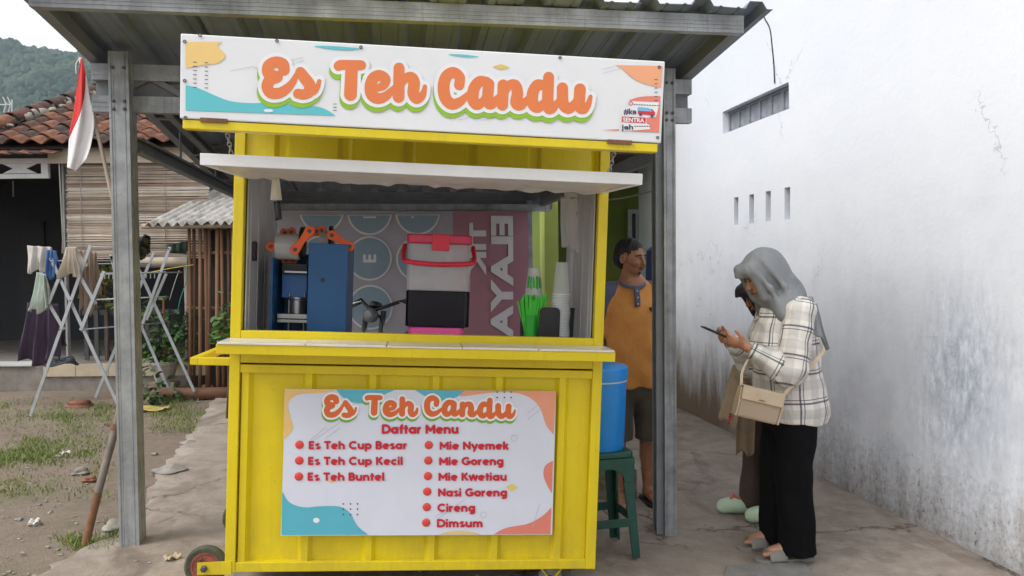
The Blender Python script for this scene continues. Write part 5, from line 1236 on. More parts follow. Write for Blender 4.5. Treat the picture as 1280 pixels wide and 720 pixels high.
# ================================================================== lean-to with asbestos sheet and bamboo pen
M_ASB = mat('weathered_asbestos', srgb(198,194,188), .9, var=.2, scale=7, col2=srgb(120,116,110), bump=.35, bscale=50)
e0, e1 = atY(178, 281, 8.75), atY(293, 281, 8.75); r0 = atY(206, 239, 10.0)
sh = thing('asbestos_roof', 'grey corrugated asbestos sheet roof with broken edge over the bamboo pen', 'roof')
for k, (xa, xb, dz) in enumerate(((e0[0], (e0[0]+e1[0])/2+.02, 0), ((e0[0]+e1[0])/2-.03, e1[0]+.45, .012))):
    def f(u_, v_):
        x = xa+(xb-xa)*u_; y = 8.75+1.25*v_+(.05*math.sin(x*7) if v_ == 0 and x > -3.35 else 0); return (x+.28*v_, y, e0[2]+(r0[2]-e0[2])*v_+.024*math.sin(x*2*math.pi/.105)+dz)
    mb = MB(); mb.grid(f, 70, 6); part('sheet', mb, M_ASB, sh, smooth=True, thick=.008)
for y in (8.85, 9.6): zz = e0[2]+(r0[2]-e0[2])*(y-8.75)/1.25-.05; mb = MB(); mb.tube([(e0[0]-.05, y, zz), (e1[0]+.6, y, zz)], .03, 8); part('pole', mb, M_CANE[1], sh, smooth=True)
for x in (e0[0]+.12, e1[0]+.4): mb = MB(); mb.tube([(x, 9.62, GZL), (x, 9.62, 2.2)], .035, 8); part('pole', mb, M_CANE[1], sh, smooth=True)
pen = thing('bamboo_pen', 'brown upright bamboo slat pen under the asbestos roof', 'fence')
M_BAM = [mat('brown_bamboo_%d' % k, srgb(*c), .75, var=.2, scale=6, stretch=(1,1,.3)) for k, c in enumerate(((128,92,66),(108,76,56),(146,110,82)))]
for k, px in enumerate((237, 242, 249, 256.5, 263, 271, 278, 285, 292, 300)):
    a, b = atY(px+rt.uniform(-1,1), 284, 8.95), atY(px+rt.uniform(-2,2), 484, 8.95); b[2] = GZL-.03; w = rt.uniform(.036, .05); y = 8.95+rt.uniform(-.02,.02)
    mb = MB(); mb.tube([(b[0], y, b[2]), ((a[0]+b[0])/2+rt.uniform(-.01,.01), y, 1.0), (a[0], y, a[2]+.05)], w/2, 8); part('slat', mb, M_BAM[k % 3], pen, smooth=True)
for py in (316, 385): a, b = atY(234, py, 8.98), atY(310, py, 8.98); mb = MB(); mb.tube([a, b], .018, 8); part('cross_pole', mb, M_BAM[2], pen, smooth=True)
part('back_wall', MB().box((-3.85, 9.55, GZL), (-2.9, 9.6, 2.0)), mat('dark_plank', srgb(52,44,38), .9), pen)
part('sill_log', MB().tube([(-3.9, 8.86, GZL+.05), (-2.9, 8.84, GZL+.06)], .07, 10), M_BAM[1], pen, smooth=True)
tp = atY(220, 308, 9.1); o = drape('green_rag', [atY(209,306,9.1), atY(236,301,9.1), atY(236,318,9.1), atY(210,316,9.1)], mat('dark_green_tarp', srgb(28,52,44), .7), amp=.02); tag(o, 'dark green rag hung beside the bamboo pen', 'rag')
for nm, pts, c in (('teal_twine', [(234,318),(233,350),(226,372),(222,390)], (60,140,132)), ('yellow_twine', [(182,342),(200,338),(222,334),(242,331)], (206,190,70)), ('grey_twine', [(224,338),(218,355),(212,375)], (170,170,168))):
    mb = MB(); mb.tube(smooth_open([atY(*p, 8.9) for p in pts], 4), .005, 5); o = link(nm, mb.mesh(nm, mat(nm, srgb(*c), .7), True)); tag(o, {'teal_twine': 'teal twine trailing down beside the bamboo pen', 'yellow_twine': 'yellow twine tied from the drying rack to the pen', 'grey_twine': 'pale grey twine hanging left of the bamboo pen'}[nm], 'twine')
# ================================================================== flag on a bamboo stick
fl = thing('national_flag', 'red over white flag drooping from a thin bamboo stick by the left post', 'flag')
YFl = 4.62
sp = [atY(154, 305, YFl), atY(130, 200, YFl), atY(100, 72, YFl)]
mb = MB(); mb.tube(smooth_open(sp, 6), [.013]*6+[.011]*6+[.009], 8); part('stick', mb, M_CANE[0], fl, smooth=True)
M_FR = mat('red_flag_cloth', srgb(206,52,46), .8, var=.08, scale=5, bump=.1, bscale=60); M_FW = mat('white_flag_cloth', srgb(226,224,226), .8, var=.05, scale=5, bump=.1, bscale=60)
def flag(y0s, mm, nm, ntop):
    mb = MB(); nu, nv = 16, 30; V = []
    L = [(101,74),(96,110),(92,140),(87,165),(85,195),(84,208)]; R_ = [(103,72),(107,92),(112,120),(118,150),(114,180),(108,200)]
    M_ = [(102,73),(103,100),(104,120),(100,150),(95,180),(95,213)]
    Lp, Rp, Mp = smooth_open(L, 6), smooth_open(R_, 6), smooth_open(M_, 6); n = len(Lp)
    bnd = lambda t: .66-.44*t
    def at_(t, v):
        q = v*(n-1); j = min(int(q), n-2); w = q-j; l_ = Lp[j]*(1-w)+Lp[j+1]*w; r_ = Rp[j]*(1-w)+Rp[j+1]*w; p = l_*(1-t)+r_*t+np.array([0, 10*v**8*(1-abs(t-.45)*2)])
        return atY(p[0], p[1], YFl-.03+.012*math.sin(t*7+v*3.6)+.004*math.sin(t*15+v*9))
    for nm, m_, f0, f1 in (('red_half', M_FR, lambda t: 0., bnd), ('white_half', M_FW, bnd, lambda t: 1.)):
        mb = MB(); mb.grid(lambda t, w: at_(t, f0(t)*(1-w)+f1(t)*w), 16, 24); part(nm, mb, m_, fl, smooth=True, thick=.002)
flag(None, None, None, None)
mb = MB(); mb.tube(smooth_open([atY(100,72,YFl), atY(95,80,YFl), atY(95,92,YFl)], 4), .003, 5); part('tie', mb, M_FW, fl)
# knotted black plastic on the left post
mb = lumps(lambda t: S(-1.30, 4.55, 1.60+.10*t)+rng.normal(0,.008,3), .035, 7, 3); o = link('black_knot', mb.mesh('black_knot', M_BLACK, True)); tag(o, 'black plastic strip knotted round the left post', 'knot')
# ================================================================== steel pipe leaning on the post
pp0 = G(105, 680); pp1 = atY(168, 448, 4.42)
pipe = thing('leaning_pipe', 'grey steel pipe with rusty foot leaning on the left post', 'pipe'); pm_ = pp0+(pp1-pp0)*.27
part('rusty_foot', MB().tube([pp0-np.array([0,0,.03]), pm_], .021, 12), mat('rusty_yellow_steel', srgb(132,98,66), .8, var=.3, scale=14, col2=srgb(104,66,48)), pipe, smooth=40)
part('tube', MB().tube([pm_, pp1], .0205, 12), mat('grey_brown_pipe', srgb(128,120,110), .6, .3, var=.2, scale=12), pipe, smooth=40)
c = pp0+(pp1-pp0)*.62; mb = MB(); d_ = (pp1-pp0)/np.linalg.norm(pp1-pp0); mb.tube([c-d_*.016, c+d_*.016], .028, 12); mb.tube([c, c+np.array([-.06,0,.015])], .006, 6); part('clamp', mb, M_RUST, pipe)

# ================================================================== folding drying racks with washing
M_ALU = mat('aluminium_bar', srgb(178,182,186), .4, .5, var=.1, scale=8)
def gY(px, py): p = G(px, py); return p
rk = thing('drying_rack', 'folding aluminium drying rack with crossed legs hung with washing', 'drying rack')
f0 = G(38, 520); Y1_ = f0[1]; f1 = atY(148, 507, Y1_-.05); f1[2] = GZL
def arm(o, a, b, w=.032): mb = MB(); mb.bar(a, b, w, .010, up=(0,1,0)); return part('leg', mb, M_ALU, o, bevel=.001)
def rv(o, p): part('rivet', MB().lathe([(0,0),(.008,0),(.006,.005),(0,.006)], 8, M=T(p[0], p[1]-.006, p[2]) @ RX(math.radians(90)), close=False), M_SCREW, o)
Ya = Y1_
A1 = [atY(38,520,Ya), atY(113,307,Ya)]; A2 = [atY(148,507,Ya+.03), atY(63,322,Ya+.03)]
for q, dy in ((A1, 0), (A2, .012)): arm(rk, q[0], q[1])
arm(rk, atY(60,381,Ya+.02), atY(83,325,Ya+.02)); arm(rk, atY(101,413,Ya-.012), atY(130,339,Ya-.012)); arm(rk, atY(62,381,Ya+.045), atY(80,412,Ya+.045)); arm(rk, atY(99,344,Ya+.02), atY(120,380,Ya+.02))
for p in ((75,412),(88,376),(102,414),(61,381),(111,375)): rv(rk, atY(*p, Ya-.02))
OFF = np.array([.42, .85, 0])
for q in (A1, A2): arm(rk, q[0]+OFF, q[1]+OFF)
for p in ((113,309),(83,330),(63,326),(130,342),(102,412)):
    a = atY(*p, Ya+.01); mb = MB(); mb.tube([a, a+OFF], .007, 8); part('rod', mb, M_ALU, rk, smooth=True)
rk2 = thing('drying_rack', 'second aluminium drying rack standing empty behind the left post', 'drying rack')
Yb = 8.95
for a, b in (((119,485),(192,316)), ((215,490),(138,318)), ((183,400),(208,342)), ((150,365),(139,320))): 
    pa, pb = atY(*a, Yb), atY(*b, Yb)
    if a[1] > 450: pa[2] = GZL
    arm(rk2, pa, pb)
for py in (342, 373): mb = MB(); mb.tube([atY(110, py+2, Yb), atY(207, py-2, Yb)], .008, 8); part('rod', mb, M_ALU, rk2, smooth=True)
for k in range(14): p = atY(131+k*5.2, 343+(-.3*k*.2), Yb-.01); part('hook', MB().tube([p, p+np.array([0,-.005,-.05])], .006, 5), M_ALU, rk2)
def wash(nm, lab, quad, Yq, col, k=2.2, amp=.02, ph=0., bump=.15):
    m_ = mat('cloth_'+nm, srgb(*col), .85, var=.1, scale=7, bump=bump, bscale=90)
    q = [atY(p[0], p[1], Yq+(.03 if i > 1 else 0)) for i, p in enumerate(quad)]
    t = thing(nm, lab, 'laundry', group='washing on the drying rack')
    drape('front_fall', q, m_, t, nu=22, nv=22, amp=amp*1.3, k=k*1.4, ph=ph, hem=.07)
    q2 = [q[0]+np.array([.01,.03,0]), q[1]+np.array([-.01,.03,0]), q[2]*.75+q[1]*.25+np.array([0,.10,0]), q[3]*.75+q[0]*.25+np.array([0,.10,0])]
    drape('back_fall', q2, m_, t, amp=amp, k=k*1.2, ph=ph+1.3, hem=.04); return t
wash('grey_shirt', 'pale grey shirt draped over the drying rack rods', [(33,307),(64,309),(60,338),(34,341)], Ya+.1, (196,192,186), 1.8, .02, .4)
wash('blue_cloth', 'bright blue cloth pegged between the pale shirt and cream bundle', [(58,312),(70,314),(70,347),(55,348)], Ya+.02, (74,110,164), 2, .02, 1.4)
wash('tan_cloth', 'brown towel hanging at the right end of the first rack', [(97,312),(119,315),(121,390),(98,392)], Ya+.2, (150,130,116), 2.4, .02, 2.2)
wash('cream_bundle', 'cream knitted garment bunched over the rack', [(82,309),(94,309),(103,344),(70,346)], Ya-.04, (214,204,188), 2.6, .035, .2, .5)
wash('mint_towel', 'pale mint towel hanging low at the rack end', [(46,340),(56,343),(59,388),(38,390)], Ya-.02, (206,218,208), 1.7, .03, 2.9, .4)
wash('purple_jacket', 'dark purple jacket hanging from the rack almost to the terrace', [(34,378),(72,380),(76,450),(24,455)], Ya+.25, (72,58,80), 2.1, .035, 3.7)
# coil of dark hoses under the jacket
mb = MB(); 
for k in range(5): a = np.linspace(0, 6.28, 20); c = atY(66+k*2, 448+k*1.6, 8.9); mb.tube([c+np.array([.2*math.cos(t), .12*math.sin(t), .02*math.sin(3*t+k)]) for t in a], .011, 5, cap=False)
o = link('hose_coil', mb.mesh('hose_coil', mat('dark_hose', srgb(60,64,74), .6), True)); tag(o, 'loose coil of dark hose lying at the terrace edge', 'hose')
o.location.z -= float(min((o.matrix_world @ v.co).z for v in o.data.vertices))-.41 if False else 0
# ================================================================== plants, stones, grass
def m_leaf(nm, c1, c2):
    t = NT(nm); info = t.N.new('ShaderNodeNewGeometry'); v = t.map()
    col = t.mix(info.outputs['Random Per Island'], srgb(*c1), srgb(*c2)); t.p.inputs['Subsurface Weight'].default_value = .0
    return t.fin(col, .5)
M_LEAF = m_leaf('leaf', (58,92,44), (104,142,66)); M_LEAFD = m_leaf('dark_leaf', (36,64,38), (70,104,52)); M_STEM = mat('plant_stem', srgb(112,78,48), .8, var=.2)
def leafset(n, cen, spread, size, seed, droop=.3):
    rg = np.random.default_rng(seed); mb = MB()
    for k in range(n):
        c = np.array(cen)+rg.normal(0, 1, 3)*np.array(spread); d = rg.normal(0, 1, 3); d[2] = d[2]*.4-droop*abs(rg.normal()); d /= np.linalg.norm(d); s = np.cross(d, rg.normal(0, 1, 3)+np.array([0,0,1.5])); s /= np.linalg.norm(s); L = size*rg.uniform(.6, 1.4); w = L*.3; u_ = np.cross(s, d)
        mb.add([c, c+d*L*.35+s*w+u_*L*.06, c+d*L*.75+s*w*.7, c+d*L-u_*L*.12, c+d*L*.75-s*w*.7, c+d*L*.35-s*w+u_*L*.06], [(0,1,2,3),(0,3,4,5)])
    return mb
pb_ = G(206, 492); POTY = pb_[1]
cbk = thing('cinder_block', 'broken concrete block under the flower pot', 'block', T(pb_[0], POTY, GZL))
part('body', MB().box((-.15,-.09,0), (.15,.09,.14)), mat('brick_block', srgb(150,128,112), .95, var=.25, scale=14, bump=.5), cbk, bevel=.012); part('core_shade_patch', MB().box((-.09,-.05,.139), (-.02,.05,.1405)), M_SHADE, cbk)  # dark patch laid on top stands for the shaded core
pot = thing('flower_pot', 'white rimmed flower pot with a staked green bush on a block', 'potted plant', T(pb_[0], POTY, GZL+.14))
part('pot', MB().lathe([(.001,0),(.09,0),(.10,.02),(.15,.20),(.165,.205),(.165,.235),(.15,.238),(.14,.21),(.001,.20)], 24, close=False), mat('chalky_pot', srgb(186,178,166), .8, var=.15, scale=12, bump=.2), pot, smooth=40)
part('stake', MB().tube([(0,0,.2),(.01,0,.95)], .011, 6), mat('orange_stake', srgb(170,104,60), .7), pot)
for k, (dx, dz, n) in enumerate(((-.12,.42,90),(.14,.45,90),(0,.62,80),(-.05,.30,70),(.22,.62,40),(-.2,.8,40))): part('foliage', leafset(n, (dx,0,dz), (.11,.10,.11), .085, 20+k), M_LEAF if k % 2 else M_LEAFD, pot)
for k, a in enumerate((-.3, .2, .5)): part('stem', MB().tube([(0,0,.2),(a*.3,0,.45),(a*.5,.02,.75)], [.009,.007,.004], 5), M_STEM, pot)
def bush(lab, px, py, Yq, n, sp, size, seed, m_=None):
    p = atY(px, py, Yq); o = thing('shrub', lab, 'shrub', T(p[0], Yq, float(gz(p[0])))); h = p[2]-float(gz(p[0]))
    part('stem', MB().tube([(0,0,-.02),(.03,0,h*.5),(0,0,h)], [.012,.01,.005], 6), M_STEM, o); part('foliage', leafset(n, (0,0,h), sp, size, seed), m_ or M_LEAF, o)
bush('leafy green shrub growing between the bamboo pen and the cart', 281, 412, 7.6, 70, (.05,.06,.16), .11, 31)
bush('low dark green shrub behind the left post', 192, 500, 8.6, 130, (.12,.12,.10), .08, 32, M_LEAFD)
bush('small dark bush in the shade beside the drying racks', 130, 345, HY_+.3, 120, (.14,.1,.16), .1, 33, m_leaf('olive_leaf', (84,96,40), (128,128,62)))
# grass: blades scattered in clumps
GM = MB(); rg = np.random.default_rng(11); V = []; F = []
def blades(px0, px1, py0, py1, n, clump, hmin, hmax, mask=None):
    global V, F
    cs = [(rg.uniform(px0, px1), rg.uniform(py0, py1)) for _ in range(clump)]
    for k in range(n):
        c = cs[rg.integers(clump)]; p = G(c[0]+rg.normal(0, 9), c[1]+rg.normal(0, 3.2))
        if p[0] > -1.0: continue
        h = rg.uniform(hmin, hmax); a = rg.uniform(0, 6.28); w = rg.uniform(.002, .0042); l = rg.normal(0, .5, 2)*h; i = len(V); cx, sx = math.cos(a)*w, math.sin(a)*w; z = float(gz(p[0]))-.015
        V += [(p[0]-cx, p[1]-sx, z), (p[0]+cx, p[1]+sx, z), (p[0]+l[0]*.4+cx*.7, p[1]+l[1]*.4+sx*.7, z+h*.6), (p[0]+l[0]*.4-cx*.7, p[1]+l[1]*.4-sx*.7, z+h*.6), (p[0]+l[0], p[1]+l[1], z+h)]; F += [(i,i+1,i+2,i+3), (i+3,i+2,i+4)]
blades(-20, 60, 560, 580, 2200, 30, .012, .045); blades(20, 120, 545, 570, 1800, 30, .012, .04); blades(70, 140, 505, 530, 1800, 26, .012, .045); blades(190, 240, 482, 500, 2000, 26, .02, .07); blades(195, 255, 505, 540, 1800, 34, .012, .05)
blades(88, 150, 670, 690, 700, 18, .012, .05); blades(0, 60, 600, 620, 500, 18, .01, .03); blades(0, 150, 500, 620, 2500, 220, .01, .035); blades(140, 158, 655, 672, 400, 6, .02, .06); blades(-40, 40, 500, 520, 900, 20, .012, .05)
GM.add(V, F)
o = stuff(part('grass', GM, m_leaf('grass_blade', (88,112,48), (146,152,84)))); tag(o, 'patchy short grass growing in the bare soil of the yard', 'grass')
# stones and litter: the larger ones one by one, the crumbs as stuff
M_ROCK = mat('field_stone', srgb(150,144,136), .95, var=.25, scale=12, bump=.5); M_BRK = mat('brick_rubble', srgb(142,96,78), .95, var=.25, scale=12, bump=.5)
STL = [((208,592),.09,'flat pale stone at the pavement edge right of the post',M_ROCK), ((100,592),.055,'pale stone lump in the soil left of the leaning pipe',M_ROCK), ((112,600),.04,'small brown stone beside the pale lump',M_BRK), ((98,508),.11,'broken red brick heap by the rack foot',M_BRK), ((196,590),.03,'pebble next to the flat stone',M_ROCK), ((145,660),.07,'grey stone half buried among weeds at the left post',M_ROCK), ((232,555),.05,'dark stone on the soil beside the pavement',M_ROCK), ((255,492),.12,'old log-like stone under the bamboo pen',M_BRK), ((44,655),.03,'small chip of pale stone on bare soil',M_ROCK), ((265,480),.1,'rubble stone against the bamboo pen foot',M_ROCK)]
bmi = bmesh.new(); bmesh.ops.create_icosphere(bmi, subdivisions=3, radius=1); iv3 = np.array([v.co for v in bmi.verts]); if3 = [tuple(v.index for v in f.verts) for f in bmi.faces]; bmi.free()
for k, (p, r, lab, m_) in enumerate(STL):
    c = G(*p); q = iv3*(1+.25*np.sin(iv3[:, :1]*3+k)+.2*np.sin(iv3[:, 1:2]*4+2*k)+.12*np.sin(iv3[:, 2:]*7+k)); q = q*(r*1.2, r*.9, r*.5); mb = MB(); mb.add(q, if3)
    o = link('stone', mb.mesh('stone', m_, 50), None, T(c[0], c[1], float(gz(c[0]))+r*.12) @ RZ(k)); tag(o, lab, 'stone', 'loose stones in the yard')
mb = MB(); 
for k in range(380):
    px, py = rg.uniform(-30, 260), rg.uniform(495, 720); c = G(px, py)
    if c[0] > -1.7: continue
    r = rg.uniform(.003, .010)*(2 if rg.random() < .06 else 1); mb.add(iv*(r*1.3, r, r*.6)*(1+.3*np.sin(iv[:, :1]*4+k))+np.array([c[0], c[1], float(gz(c[0]))-.006]), [tuple(f) for f in ifc])
o = stuff(part('gravel', mb, M_ROCK)); tag(o, 'fine gravel and crumbs scattered over the soil', 'gravel')
mb = MB(); 
for k in range(260):
    c = S(rg.uniform(1.7, 3.1), rg.uniform(2.8, 9), 0) if k < 120 else S(rg.uniform(-1.4, 1.6), rg.uniform(2.6, 4.4), 0); r = rg.uniform(.003, .008); mb.add(iv*(r*1.3, r, r*.6)+np.array([c[0], c[1], PZ(c[0])+.002]), [tuple(f) for f in ifc])
o = stuff(part('grit', mb, M_ROCK)); tag(o, 'scattered grit on the concrete pavement', 'grit')
for k, (px, py, lab, c1) in enumerate(((190, 512, 'flattened yellow wrapper on the soil behind the post', (196,172,92)), (215, 703, 'curled dry leaf on the pavement by the cart wheel', (176,160,132)), (43, 655, 'torn white paper scrap on the bare soil', (214,210,204)), (82, 568, 'crumpled white wrapper among the grass', (206,202,196)))):
    c = G(px, py); z = (PZ(c[0]) if px > 200 else float(gz(c[0])))+.008; s = .16 if k == 0 else .035; mb = MB(); mb.grid(lambda u_, v_: (s*(u_-.5)*2, s*.7*(v_-.5)*2, .01*math.sin(u_*7)+.008*math.sin(v_*9)), 8, 6)
    o = link('litter', mb.mesh('litter', mat('litter_%d' % k, srgb(*c1), .8), True), None, T(c[0], c[1], z+.006) @ RZ(k)); tag(o, lab, 'litter')
# television aerial above the house roof
ta = thing('tv_aerial', 'thin pale television aerial rising behind the tiled roof', 'aerial', T(*atY(14, 150, 12.6)))
part('mast', MB().tube([(0,0,-1.2),(.02,0,.32)], .012, 6), M_WPAINT, ta); part('boom', MB().tube([(-.35,0,.24),(.0,0,.24)], .010, 5), M_WPAINT, ta)
for k, x in enumerate((-.09, -.02)): part('element', MB().tube([(x-.03,0,.36),(x+.02,0,.25),(x-.02,0,.12)], .010, 5), M_WPAINT, ta)
# ================================================================== people: smooth bodies from blended rounded bones
class Field:
    def __init__(s, lo, hi, h):
        s.lo = np.array(lo, float); s.h = h; s.n = np.ceil((np.array(hi)-s.lo)/h).astype(int)+1
        s.d = np.full(tuple(s.n), .2, np.float32)
        s.ax = [s.lo[k]+h*np.arange(s.n[k]) for k in range(3)]
    def sub(s, mn, mx):
        a = np.clip(((np.array(mn)-s.lo)/s.h).astype(int)-1, 0, s.n); b = np.clip(((np.array(mx)-s.lo)/s.h).astype(int)+3, 0, s.n)
        sl = tuple(slice(int(a[k]), int(b[k])) for k in range(3)); g = np.meshgrid(*[s.ax[k][sl[k]] for k in range(3)], indexing='ij'); return sl, g
    def blend(s, sl, dn, k, sub=False):
        d = s.d[sl]
        if sub: dn = -dn; h = np.clip(.5-.5*(dn-d)/k, 0, 1); s.d[sl] = dn*(1-h)*0+ (d+(dn-d)*(1-h)) + k*h*(1-h)
        else: h = np.clip(.5+.5*(d-dn)/k, 0, 1); s.d[sl] = d*(1-h)+dn*h-k*h*(1-h)
    def bone(s, a, b, ra, rb, k=.02, sq=None, sub=False):
        """tapered capsule; sq=(axis vector, factor) squashes its section along a direction"""
        a = np.array(a, float); b = np.array(b, float); R = max(ra, rb)*1.3+k+.02; sl, g = s.sub(np.minimum(a, b)-R, np.maximum(a, b)+R)
        P = np.stack(g, -1); ab = b-a; t = np.clip(((P-a)@ab)/(ab@ab+1e-9), 0, 1); Q = P-(a+t[..., None]*ab)
        if sq is not None: n = np.array(sq[0], float); n /= np.linalg.norm(n); Q = Q+(Q@n)[..., None]*n*(1/sq[1]-1)
        dn = np.linalg.norm(Q, axis=-1)-(ra+(rb-ra)*t)
        if sq is not None: dn = dn*min(1, (sq[1]+1)/2)
        s.blend(sl, dn.astype(np.float32), k, sub)
    def ell(s, c, r, k=.02, M=None, sub=False):
        c = np.array(c, float); r = np.array(r, float); R = r.max()+k+.02; sl, g = s.sub(c-R, c+R); P = np.stack(g, -1)-c
        if M is not None: P = P @ np.array(M)[:3,:3]
        q = np.linalg.norm(P/r, axis=-1); dn = (q-1)*r.min()*(.5+.5*np.clip(q, 0, 1)) if False else q*(q-1)/(np.linalg.norm(P/r**2, axis=-1)+1e-6)
        s.blend(sl, dn.astype(np.float32), k, sub)
    def chain(s, pts, rad, k=.015, **kw):
        for i in range(len(pts)-1): s.bone(pts[i], pts[i+1], rad[i], rad[i+1], k, **kw)
    def cut(s, p, n):
        g = np.meshgrid(*s.ax, indexing='ij'); n = np.array(n, float); n /= np.linalg.norm(n)
        s.d = np.maximum(s.d, ((g[0]-p[0])*n[0]+(g[1]-p[1])*n[1]+(g[2]-p[2])*n[2]).astype(np.float32))
    def warp(s, fn):
        g = np.meshgrid(*s.ax, indexing='ij'); s.d = s.d+fn(*g).astype(np.float32)
    def mesh(s):
        d = s.d.copy()
        for ax in range(3):
            for e in (0, -1): sl = [slice(None)]*3; sl[ax] = e; d[tuple(sl)] = np.maximum(d[tuple(sl)], .01)
        ins = d < 0; n = np.array(d.shape)-1
        cnt = sum(ins[i:n[0]+i, j:n[1]+j, k:n[2]+k].astype(np.int8) for i in (0,1) for j in (0,1) for k in (0,1)); act = (cnt > 0) & (cnt < 8)
        ci = np.argwhere(act); idx = -np.ones(act.shape, np.int32); idx[act] = np.arange(len(ci))
        acc = np.zeros((len(ci), 3)); num = np.zeros(len(ci))
        cor = [(i,j,k) for i in (0,1) for j in (0,1) for k in (0,1)]
        for a in cor:
            for ax in range(3):
                if a[ax]: continue
                b = list(a); b[ax] = 1
                da = d[ci[:,0]+a[0], ci[:,1]+a[1], ci[:,2]+a[2]]; db = d[ci[:,0]+b[0], ci[:,1]+b[1], ci[:,2]+b[2]]; m = (da < 0) != (db < 0)
                t = np.where(m, da/(da-db+1e-12), 0); p = np.tile(np.array(a, float), (len(ci), 1)); p[:, ax] += t; acc += p*m[:, None]; num += m
        V = s.lo+s.h*(ci+acc/num[:, None]); F = []
        for ax in range(3):
            o1, o2 = [(1,2),(2,0),(0,1)][ax]; e = [0,0,0]; e[ax] = 1
            A = ins[:d.shape[0]-e[0], :d.shape[1]-e[1], :d.shape[2]-e[2]]; B = ins[e[0]:, e[1]:, e[2]:]; q = np.argwhere(A != B); q = q[(q[:, o1] > 0) & (q[:, o2] > 0)]
            fl_ = A[q[:,0], q[:,1], q[:,2]]
            def at(d1, d2): r = q.copy(); r[:, o1] -= d1; r[:, o2] -= d2; r = np.minimum(r, np.array(act.shape)-1); return idx[r[:,0], r[:,1], r[:,2]]
            f = np.stack([at(1,1), at(0,1), at(0,0), at(1,0)], -1); f[~fl_] = f[~fl_][:, ::-1]; F.append(f[(f >= 0).all(1)])
        return V, np.concatenate(F)
def sdf_part(name, fld, m, parent, label=None, attr=None, smooth_it=2):
    V, F = fld.mesh()
    me = bpy.data.meshes.new(name); me.vertices.add(len(V)); me.vertices.foreach_set('co', V.ravel().astype(np.float32)); me.loops.add(F.size); me.loops.foreach_set('vertex_index', F.ravel().astype(np.int32))
    me.polygons.add(len(F)); me.polygons.foreach_set('loop_start', np.arange(0, F.size, 4, dtype=np.int32)); me.polygons.foreach_set('use_smooth', [True]*len(F)); me.update(calc_edges=True); me.validate()
    for mm in (m if isinstance(m, list) else [m]): me.materials.append(mm)
    o = link(name, me, parent)
    if smooth_it: sm = o.modifiers.new('smooth', 'SMOOTH'); sm.factor = .5; sm.iterations = smooth_it
    if attr is not None:
        at_ = me.attributes.new('weave', 'FLOAT_VECTOR', 'POINT'); at_.data.foreach_set('vector', attr(V).astype(np.float32).ravel())
    if label: o['label'] = label
    return o
def m_skin(nm, c):
    t = NT(nm); v = t.map(); a = t.noise(v, 18, 5, .6); b = t.noise(v, 220, 3, .6)
    col = t.mix(t.ramp(a, [(.35, 0.), (.7, 1.)]), srgb(*c), srgb(c[0]*.86, c[1]*.80, c[2]*.78)); t.p.inputs['Subsurface Weight'].default_value = .12; t.p.inputs['Subsurface Radius'].default_value = (.012,.005,.003)
    return t.fin(col, .5, t.bump(b, .08, .003))
def m_cloth(nm, c, c2=None, sc=160, strength=.15):
    t = NT(nm); v = t.map(); a = t.noise(v, 6, 5, .6); b = t.noise(v, sc, 3, .7); w = t.noise(t.map(scale=(1,1,.5)), 14, 4, .6, dist=.6)
    c2 = c2 or tuple(x*.82 for x in c); col = t.mix(t.ramp(a, [(.3, 0.), (.7, 1.)]), srgb(*c), srgb(*c2)); t.p.inputs['Sheen Weight'].default_value = .15
    return t.fin(col, .88, t.bump(b, strength, .002, t.bump(w, .35, .02)))
SKIN1 = m_skin('tan_skin', (168,120,92)); SKIN2 = m_skin('warm_skin', (186,136,108)); M_HAIR = mat('black_hair', srgb(14,13,13), .6, var=.2, scale=60, stretch=(1,1,.3)); M_EYEW = mat('eye_white', srgb(214,208,200), .2); M_IRIS = mat('dark_iris', srgb(28,20,16), .15); M_LIP = mat('lip', srgb(132,78,66), .5)
def hand(f, wrist, d, pn, side, curl=.35, sc=1., k=.006):
    """palm and five fingers from a wrist; d along the hand, pn out of the back of the hand, side towards the thumb"""
    w = np.array(wrist, float); d = np.array(d, float); d /= np.linalg.norm(d); pn = np.array(pn, float); pn -= d*(pn@d); pn /= np.linalg.norm(pn); s_ = np.cross(d, pn); s_ *= np.sign(s_@np.array(side, float)) or 1
    f.bone(w, w+d*.075*sc, .026*sc, .030*sc, .015, sq=(pn, .55)); f.bone(w+d*.05*sc+s_*.012*sc, w+d*.082*sc-s_*.004*sc, .028*sc, .026*sc, .012, sq=(pn, .5))
    for i, (o, L) in enumerate(((.030,.070), (.010,.080), (-.010,.074), (-.029,.058))):
        b = w+d*.085*sc+s_*o*sc; a1 = curl*(.7+.12*i); p1 = b+(d*math.cos(a1)-pn*math.sin(a1))*L*.48*sc; a2 = a1*2.1; p2 = p1+(d*math.cos(a2)-pn*math.sin(a2))*L*.32*sc; a3 = a1*2.9; p3 = p2+(d*math.cos(a3)-pn*math.sin(a3))*L*.24*sc
        f.chain([b-d*.02*sc, b, p1, p2, p3], [.0105*sc,.0105*sc,.0092*sc,.0084*sc,.007*sc], k)
    t0 = w+d*.022*sc+s_*.022*sc; t1 = t0+(d*.6+s_*.75-pn*.25)*.040*sc; t2 = t1+(d*.85+s_*.25-pn*.35)*.030*sc; t3 = t2+(d*.9-s_*.05-pn*.4)*.022*sc
    f.chain([t0, t1, t2, t3], [.015*sc,.0125*sc,.0105*sc,.008*sc], k)
